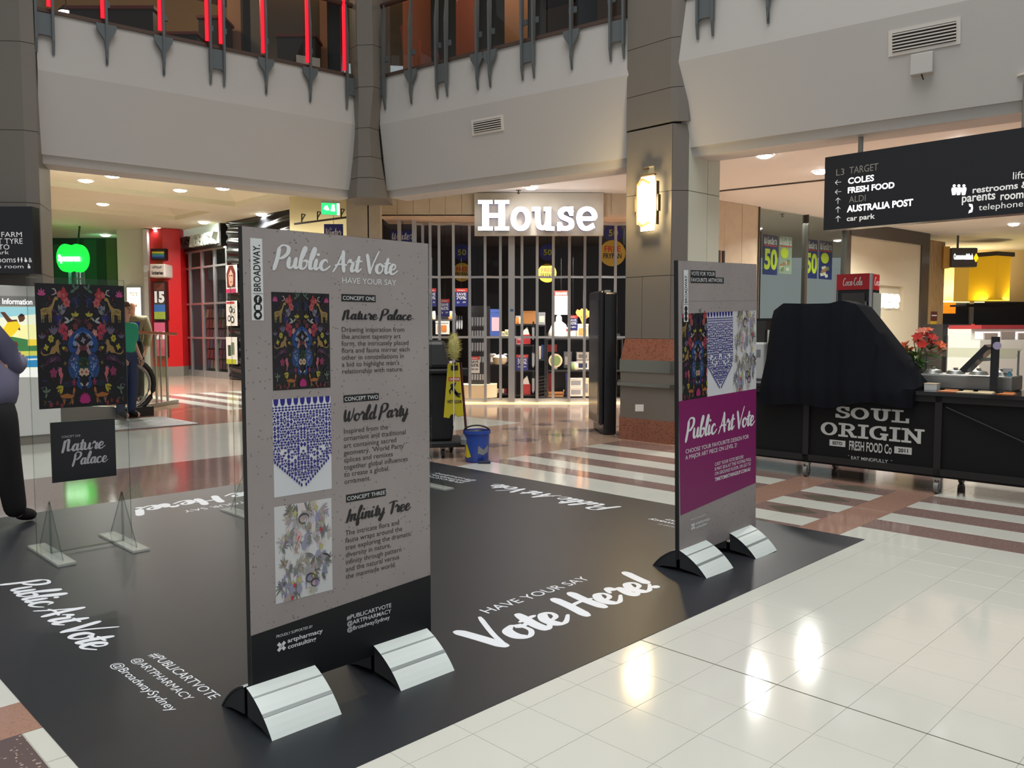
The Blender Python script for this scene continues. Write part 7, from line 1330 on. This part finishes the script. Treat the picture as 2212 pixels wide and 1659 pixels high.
part('shell', MB().lathe([(rB * .88, 0), (rB * .98, .02), (rB * 1.02, hB * .5), (rB * 1.05, hB * .9), (rB * 1.15, hB * .9), (rB * 1.15, hB), (rB * 1.02, hB), (rB * .95, .03)], 28, caps=False), BLU, bk, smooth=True); part('bottom', MB().lathe([(rB * .9, .0), (rB * .9, .03)], 24), BLU, bk); part('wringer', MB().lathe([(rB * .9, hB * .93), (rB * .8, hB * .98), (rB * .45, hB * .8), (rB * .3, hB * .78)], 20), mat('navy_wringer', S(28, 36, 66), .5), bk, smooth=True)
part('bail_handle', MB().tube([(rB * 1.1 * math.cos(a), -.02, hB * .96 + .07 * math.sin(a)) for a in [math.pi * i / 12 for i in range(13)]], .009, 8), DARKF, bk, smooth=True); part('foot_pedal', MB().box(.02, -rB * 1.3, .0, .16, -rB * .8, .03), mat('navy_wringer', S(28, 36, 66)), bk, bevel=.01)
def onb(th, z, r=1.03): return (rB * r * math.sin(th), -rB * r * math.cos(th), z)
part('warning_triangle', MB().poly([onb(-1.25, .07), onb(-.85, .055), onb(-.45, .07), onb(-.85, .21, 1.06), onb(-1.0, .22, 1.06)]), YSN, bk); part('worn_label', MB().poly([onb(.1, .11, 1.05), onb(.6, .09, 1.05), onb(1.1, .12, 1.05), onb(1.1, .2, 1.06), onb(.6, .15, 1.06), onb(.15, .2, 1.06)]), MC_['grey'], bk)
# ================================================================== upper floor furnishings behind the balconies
def up(px, py, d): return D(px, py, d)
t = thing('upper_pillar', 'tan and dark square pillar on the upper left floor', 'pillar', (0, 0, 0))
for a, b, m in ((490, 519, mat('tan_pillar', S(176, 128, 96), .5)), (519, 524, UPD), (524, 540, DIRB), (540, 560, CLAD)): part('pillar_face', MB().box(D(a, 0, 16.2).x, 16.2, 5.62, D(b, 0, 16.2).x, 16.6, 9.0), m, t)
t = thing('upper_pillar', 'dark upright post on the upper floor beside the corner pillar', 'pillar', (0, 0, 0)); part('post_face', MB().box(D(707, 0, 16.6).x, 16.6, 5.62, D(735, 0, 16.6).x, 16.9, 9.0), DIRB, t); part('post_trim', MB().box(D(690, 0, 16.6).x, 16.6, 5.62, D(706, 0, 16.6).x, 16.9, 9.0), MATS['tan_pillar'], t)
t = thing('upper_chair', 'white metal chair behind the left balcony glass', 'chair', Vector((D(672, 160, 15.4).x, 15.4, 5.62)), math.radians(30)); CHW = mat('chair_white', S(210, 206, 200), .4)
for x in (-.2, .2):
    for y in (-.2, .2): part('leg', MB().bar((x, y, 0), (x, y * .9, .45 if y < 0 else .9), .025, .025), CHW, t)
part('seat', MB().box(-.22, -.22, .44, .22, .22, .47), CHW, t); part('backrest', MB().box(-.22, .15, .72, .22, .19, .92), CHW, t)
for k, (a, b, y0, y1, d, lab) in enumerate(((430, 482, 40, 110, 15.6, 'dark high-backed booth seat on the upper left floor'), (350, 425, 75, 110, 15.0, 'dark low sofa on the upper left floor'), (600, 680, 80, 175, 16.0, 'dark counter front near the corner on the upper left floor'), (150, 330, 20, 60, 13.5, 'dark slatted cabinet on the upper left floor'))):
    A = D(a, y1, d); B = D(b, y0, d); t = thing('upper_booth', lab, 'furniture', (0, 0, 0)); part('carcass', MB().box(A.x, d, 5.62, B.x, d + .5, max(B.z, 6.2)), mat('booth_dark', S(40, 34, 32), .5), t); part('top_edge', MB().box(A.x - .03, d - .03, max(B.z, 6.2), B.x + .03, d + .53, max(B.z, 6.2) + .05), mat('booth_red', S(110, 40, 36), .5), t)
t = thing('light_bar', 'row of small warm lit bars behind the left balcony glass', 'light', (0, 0, 0))
for k in range(6): A = D(120 + k * 22, 40 + 4.6 * k, 13.2); part('lit_bar', MB().box(A.x - .06, 13.2, A.z - .012, A.x + .06, 13.22, A.z + .012), mat('warm_bar', (1, .8, .4), .4, emit=(1, .78, .35), es=4), t)
part('bar_rail', MB().bar(D(110, 40, 13.24), D(240, 68, 13.24), .03, .03), UPD, t); part('bar_leg', MB().box(D(115, 40, 13.24).x, 13.22, 5.62, D(115, 40, 13.24).x + .03, 13.26, D(115, 40, 13.24).z).box(D(235, 66, 13.24).x, 13.22, 5.62, D(235, 66, 13.24).x + .03, 13.26, D(235, 66, 13.24).z), UPD, t)
t = thing('pendant_lamp', 'round glowing pendant lamp behind the left balcony glass', 'lamp', D(143, 27, 14.5)); part('shade', MB().lathe([(.12, 0), (.13, .02), (.04, .12)], 18), DARKF, t); part('bulb_disc', MB().lathe([(.12, -.01), (.12, 0)], 18), LITW, t); part('cord', MB().box(-.005, -.005, .12, .005, .005, 9.0 - D(143, 27, 14.5).z), DARKF, t)
for i, (a, b, y0, y1, d, m) in enumerate(((985, 1030, 30, 110, 17.2, UPR), (1090, 1140, 25, 60, 17.0, UPW), (1245, 1290, 0, 60, 14.5, DIRB), (870, 930, 25, 60, 18.0, UPR))):
    A = D(a, y1, d); B = D(b, y0, d); t = thing('upper_partition', ['rust-coloured panel left of centre behind the middle balcony', 'tan panel at the centre behind the middle balcony', 'dark panel near the main pillar behind the middle balcony', 'rust-coloured panel near the corner behind the middle balcony'][i], 'partition', (0, 0, 0)); part('board', MB().box(A.x, d, 5.62, B.x, d + .1, B.z + .6), m, t); part('base_rail', MB().box(A.x - .05, d - .03, 5.62, B.x + .05, d + .13, 5.75), UPD, t)
for x, y, z, e, c_ in ((-7.0, 14.5, 8.6, 90, (1, .72, .42)), (-4.2, 17.2, 8.6, 120, (1, .74, .45)), (0.0, 16.0, 8.6, 60, (1, .5, .3)), (4.0, 14.0, 8.6, 30, (1, .7, .5))):
    l = bpy.data.lights.new('upper_room_light', 'POINT'); l.energy = e; l.color = c_; l.shadow_soft_size = .3; o = bpy.data.objects.new('upper_room_light', l); C.objects.link(o); o.location = (x, y, z)
# ================================================================== people
def skin_mesh(name, nodes, links, m, sub=2):
    """nodes {key:(x,y,z,rx,ry)}; grows one continuous surface over the joints"""
    keys = list(nodes); me = bpy.data.meshes.new(name); me.from_pydata([nodes[k][:3] for k in keys], [(keys.index(a), keys.index(b)) for a, b in links], [])
    o = bpy.data.objects.new(name, me); C.objects.link(o); o.modifiers.new('skin', 'SKIN'); sm = o.modifiers.new('sub', 'SUBSURF'); sm.levels = sub; sm.render_levels = sub
    sv_ = me.skin_vertices[0].data
    for k, s in zip(keys, sv_): s.radius = nodes[k][3:5]; s.use_root = (k == keys[0])
    bpy.context.view_layer.update(); dg = bpy.context.evaluated_depsgraph_get(); out = bpy.data.meshes.new_from_object(o.evaluated_get(dg)); bpy.data.objects.remove(o); bpy.data.meshes.remove(me)
    out.materials.clear(); out.materials.append(m); out.polygons.foreach_set('use_smooth', [True] * len(out.polygons)); out.name = name; return out
def figure(name_label, loc, rz, H, skinm, P, garments, hair=None, facing=0):
    t = thing('person', name_label, 'person', loc, rz); k = H / 1.75
    N = {'pelvis': (0, 0, .95, .15, .12), 'waist': (0, 0, 1.08, .135, .11), 'chest': (0, .01, 1.28, .165, .125), 'neckb': (0, 0, 1.45, .085, .075), 'neck': (0, -.01, 1.51, .055, .055), 'head0': (0, -.02, 1.57, .07, .08), 'head1': (0, -.025, 1.64, .078, .095), 'head2': (0, -.015, 1.715, .06, .075)}
    for s, q in (('L', 1), ('R', -1)):
        arm = P.get('arm' + s, ((.2, 0, 1.4), (.25, .02, 1.13), (.25, -.06, .9))); leg = P.get('leg' + s, ((.09, 0, .9), (.1, -.01, .5), (.1, .02, .09)))
        sh_, el, wr = arm; hp, kn, an = leg
        N['sh' + s] = (q * sh_[0], sh_[1], sh_[2], .068, .068); N['el' + s] = (q * el[0], el[1], el[2], .046, .046); N['wr' + s] = (q * wr[0], wr[1], wr[2], .032, .03)
        dv = (Vector(wr) - Vector(el)).normalized(); hd = Vector(wr) + dv * .08; N['hand' + s] = (q * hd.x, hd.y, hd.z, .04, .024)
        N['hip' + s] = (q * hp[0], hp[1], hp[2], .095, .1); N['kn' + s] = (q * kn[0], kn[1], kn[2], .065, .065); N['an' + s] = (q * an[0], an[1], an[2], .043, .045); N['toe' + s] = (q * an[0], an[1] - .17, .035, .042, .03)
    E_ = [('pelvis', 'waist'), ('waist', 'chest'), ('chest', 'neckb'), ('neckb', 'neck'), ('neck', 'head0'), ('head0', 'head1'), ('head1', 'head2')]
    for s in 'LR': E_ += [('chest', 'sh' + s), ('sh' + s, 'el' + s), ('el' + s, 'wr' + s), ('wr' + s, 'hand' + s), ('pelvis', 'hip' + s), ('hip' + s, 'kn' + s), ('kn' + s, 'an' + s), ('an' + s, 'toe' + s)]
    sl = P.get('slim')
    if sl:
        for q_ in ('chest', 'waist', 'neckb', 'shL', 'shR'): x_, y_, z_, a_, b_ = N[q_]; N[q_] = (x_, y_, z_, a_ * sl, b_ * sl)
    ln = P.get('lean', 0)
    if ln:
        for q_, f_ in (('waist', .35), ('chest', .8), ('neckb', 1), ('neck', 1.05), ('head0', 1.1), ('head1', 1.1), ('head2', 1.1), ('shL', .85), ('shR', .85), ('elL', .7), ('elR', .7), ('wrL', .6), ('wrR', .6), ('handL', .6), ('handR', .6)): x_, *r_ = N[q_]; N[q_] = (x_ + ln * f_, *r_)
    belly = P.get('belly', 0)
    if belly: N['waist'] = (ln * .35, -.03, 1.08, .15 + belly, .13 + belly); N['chest'] = (ln * .8, -.01, 1.28, .175 + belly * .6, .14 + belly * .6); N['pelvis'] = (0, 0, .95, .165 + belly * .5, .14 + belly * .5)
    sc = lambda d, g=0: {a: (b[0] * k, b[1] * k, b[2] * k, (b[3] + g) * k, (b[4] + g) * k) for a, b in d.items()}
    NB = {a: ((*b[:3], b[3] * .8, b[4] * .8) if a in ('pelvis', 'waist', 'chest', 'hipL', 'hipR', 'shL', 'shR') else b) for a, b in N.items()}
    part('body', skin_mesh('body', sc(NB), E_, skinm), skinm, t)
    # fingers and thumbs, each rooted in the palm
    for s, q in (('L', 1), ('R', -1)):
        w_ = Vector(N['wr' + s][:3]); h = Vector(N['hand' + s][:3]); dv = (h - w_).normalized(); sd = dv.cross(Vector((1, 0, 0))).normalized(); mb = MB()
        for i, (o_, L_) in enumerate(((-.03, .07), (-.01, .08), (.01, .075), (.03, .06))):
            r0 = h + sd * o_ + dv * .02; mb.tube([r0 * k, (r0 + dv * L_ * .55 + Vector((-q * .006, 0, 0))) * k, (r0 + dv * L_ + Vector((-q * .022, 0, 0))) * k], [.0095 * k, .0085 * k, .006 * k], 6)
        mb.tube([(h - dv * .03 - sd * .03) * k, (h + dv * .0 - sd * .055) * k, (h + dv * .03 - sd * .06) * k], [.011 * k, .01 * k, .007 * k], 6); part('fingers', mb, skinm, t, smooth=True)
    # face
    hz = 1.645; f = MB(); f.prism([(-.012, 1.62), (.012, 1.62), (.005, 1.665), (-.005, 1.665)], -.135, -.105, 'y'); part('nose', f.xf(Matrix.Scale(k, 4)), skinm, t, smooth=True)
    for nm_p, mm, items in (('eyes', mat('eye_dark', S(46, 36, 32), .3), ((-.032, 1.663, .011, .005), (.032, 1.663, .011, .005))), ('eyebrows', mat('brow', S(120, 100, 84), .8), ((-.032, 1.683, .017, .004), (.032, 1.683, .017, .004))), ('mouth', mat('lips', S(150, 86, 78), .5), ((0, 1.595, .024, .005),))):
        mb = MB()
        for x, z, a, b in items: mb.prism([(x - a, z), (x, z - b), (x + a, z), (x, z + b)], -.116, -.1, 'y')
        part(nm_p, mb.xf(Matrix.Scale(k, 4)), mm, t)
    for x in (-.078, .078): part('ear', MB().lathe([(.004, -.03), (.014, -.015), (.016, .015), (.008, .03)], 8, (x * k, .0, 1.645 * k), sx=k * .7, sy=k * 1.2), skinm, t, smooth=True)
    for gname, keys, links, g, m, over in garments:
        G_ = {a: N[a] for a in keys if a in N}; G_.update(over or {})
        if 'belt' in keys: p_ = N['pelvis']; G_ = {'pelvis': (*p_[:3], p_[3] * .95, p_[4] * .95), 'belt': (p_[0], p_[1], 1.08, p_[3] * .86, p_[4] * .86), **{a: ((*b[:2], .05, *b[3:]) if a[:2] == 'an' else b) for a, b in G_.items() if a not in ('pelvis', 'belt')}}
        part(gname, skin_mesh(gname, sc(G_, g), links, m), m, t)
    if hair:
        mb = MB(); rings = []
        for z, rx, ry, yo in hair[0]: rings.append([(rx * k * math.cos(a), yo * k + ry * k * math.sin(a), z * k) for a in [2 * math.pi * i / 14 for i in range(14)]])
        mb.loft(rings); part('hair', mb, hair[1], t, smooth=True)
    return t
def trousers(g, m, nm='trousers'): return (nm, ['pelvis', 'belt', 'hipL', 'knL', 'anL', 'hipR', 'knR', 'anR'], [('pelvis', 'belt'), ('pelvis', 'hipL'), ('hipL', 'knL'), ('knL', 'anL'), ('pelvis', 'hipR'), ('hipR', 'knR'), ('knR', 'anR')], g, m, None)
def top_(nm, g, m, sleeves=True, over=None):
    ks = ['chest', 'waist', 'pelvis', 'neckb', 'shL', 'elL', 'shR', 'elR']; ls = [('pelvis', 'waist'), ('waist', 'chest'), ('chest', 'neckb'), ('chest', 'shL'), ('shL', 'elL'), ('chest', 'shR'), ('shR', 'elR')]
    if sleeves: ks += ['wrL', 'wrR']; ls += [('elL', 'wrL'), ('elR', 'wrR')]
    return (nm, ks, ls, g, m, over)
def shoes(g, m): return ('shoes', ['anL', 'toeL'], [('anL', 'toeL')], g, m, None), ('shoes', ['anR', 'toeR'], [('anR', 'toeR')], g, m, None)
SKN = mat('skin_light', S(206, 160, 138), .5); cloth = lambda n, c: mat(n, S(*c), .85)
# man at the left edge
fg = figure('person in a lavender-grey shirt and black trousers cut by the left frame edge', G(-16, 1140), math.radians(168), 1.8, SKN, {'belly': .05, 'lean': .14, 'armL': ((.18, -.02, 1.4), (.2, -.14, 1.16), (.1, -.32, 1.2)), 'armR': ((.17, -.03, 1.4), (.16, -.16, 1.17), (.06, -.32, 1.22)), 'legL': ((.09, 0, .9), (.1, -.02, .5), (.1, .05, .09)), 'legR': ((.09, 0, .9), (.1, -.05, .5), (.1, -.12, .09))},
    [trousers(.034, cloth('black_trousers', (20, 20, 24))), top_('shirt', .05, cloth('lavender_shirt', (112, 112, 140)), over={'pelvis': (.0, -.01, .8, .2, .18)}), *shoes(.014, cloth('black_shoes', (16, 16, 18)))], ([(1.62, .085, .1, .01), (1.7, .085, .1, .0), (1.75, .06, .07, .0), (1.77, .02, .03, 0)], cloth('dark_hair', (50, 40, 34))))
# woman in teal
fg = figure('person in a teal top and blue jeans standing by the escalator', G(276, 903), math.radians(68), 1.95, SKN, {'legL': ((.08, 0, .9), (.085, -.03, .5), (.085, .02, .09)), 'legR': ((.08, 0, .9), (.085, .0, .5), (.085, .06, .09)), 'slim': .85, 'armL': ((.165, 0, 1.38), (.19, .04, 1.14), (.18, -.08, .95)), 'armR': ((.165, 0, 1.38), (.19, .04, 1.14), (.18, -.1, .96))},
    [trousers(.018, cloth('blue_jeans', (44, 58, 92)), 'jeans'), top_('teal_top', .028, cloth('teal_fabric', (44, 160, 128)), False), *shoes(.012, cloth('black_flats', (20, 18, 20)))], ([(1.56, .08, .07, .05), (1.63, .092, .09, .03), (1.7, .092, .1, .01), (1.76, .06, .07, .0), (1.78, .02, .02, 0)], cloth('brown_hair', (92, 72, 58))))
# bald man in khaki
fg = figure('bald person in a khaki jacket over a blue shirt behind the escalator rail', G(290, 868), math.radians(12), 2.12, SKN, {'armL': ((.21, 0, 1.4), (.26, .02, 1.14), (.24, -.1, .94))},
    [trousers(.02, cloth('dark_trousers', (40, 40, 46))), top_('blue_shirt', .012, cloth('blue_shirt', (52, 72, 170)), False), ('khaki_jacket', ['pelvis', 'waist', 'chest', 'shL', 'elL', 'wrL', 'shR', 'elR', 'wrR'], [('pelvis', 'waist'), ('waist', 'chest'), ('chest', 'shL'), ('shL', 'elL'), ('elL', 'wrL'), ('chest', 'shR'), ('shR', 'elR'), ('elR', 'wrR')], .028, cloth('khaki_cotton', (136, 132, 104)), {'pelvis': (0, .045, .93, .155, .1), 'waist': (0, .045, 1.08, .145, .09), 'chest': (0, .05, 1.29, .17, .095)}), *shoes(.012, cloth('brown_shoes', (44, 36, 30)))])
mb = MB(); mb.tube([(.12, .1, 1.62), (.13, -.1, 1.6), (.125, -.175, 1.45), (.11, -.12, 1.2)], .022, 6); part('backpack_strap', mb, cloth('black_strap', (22, 22, 24)), fg); part('backpack', MB().box(-.17, .16, 1.1, .17, .34, 1.66), MATS['black_strap'], fg, bevel=.05)
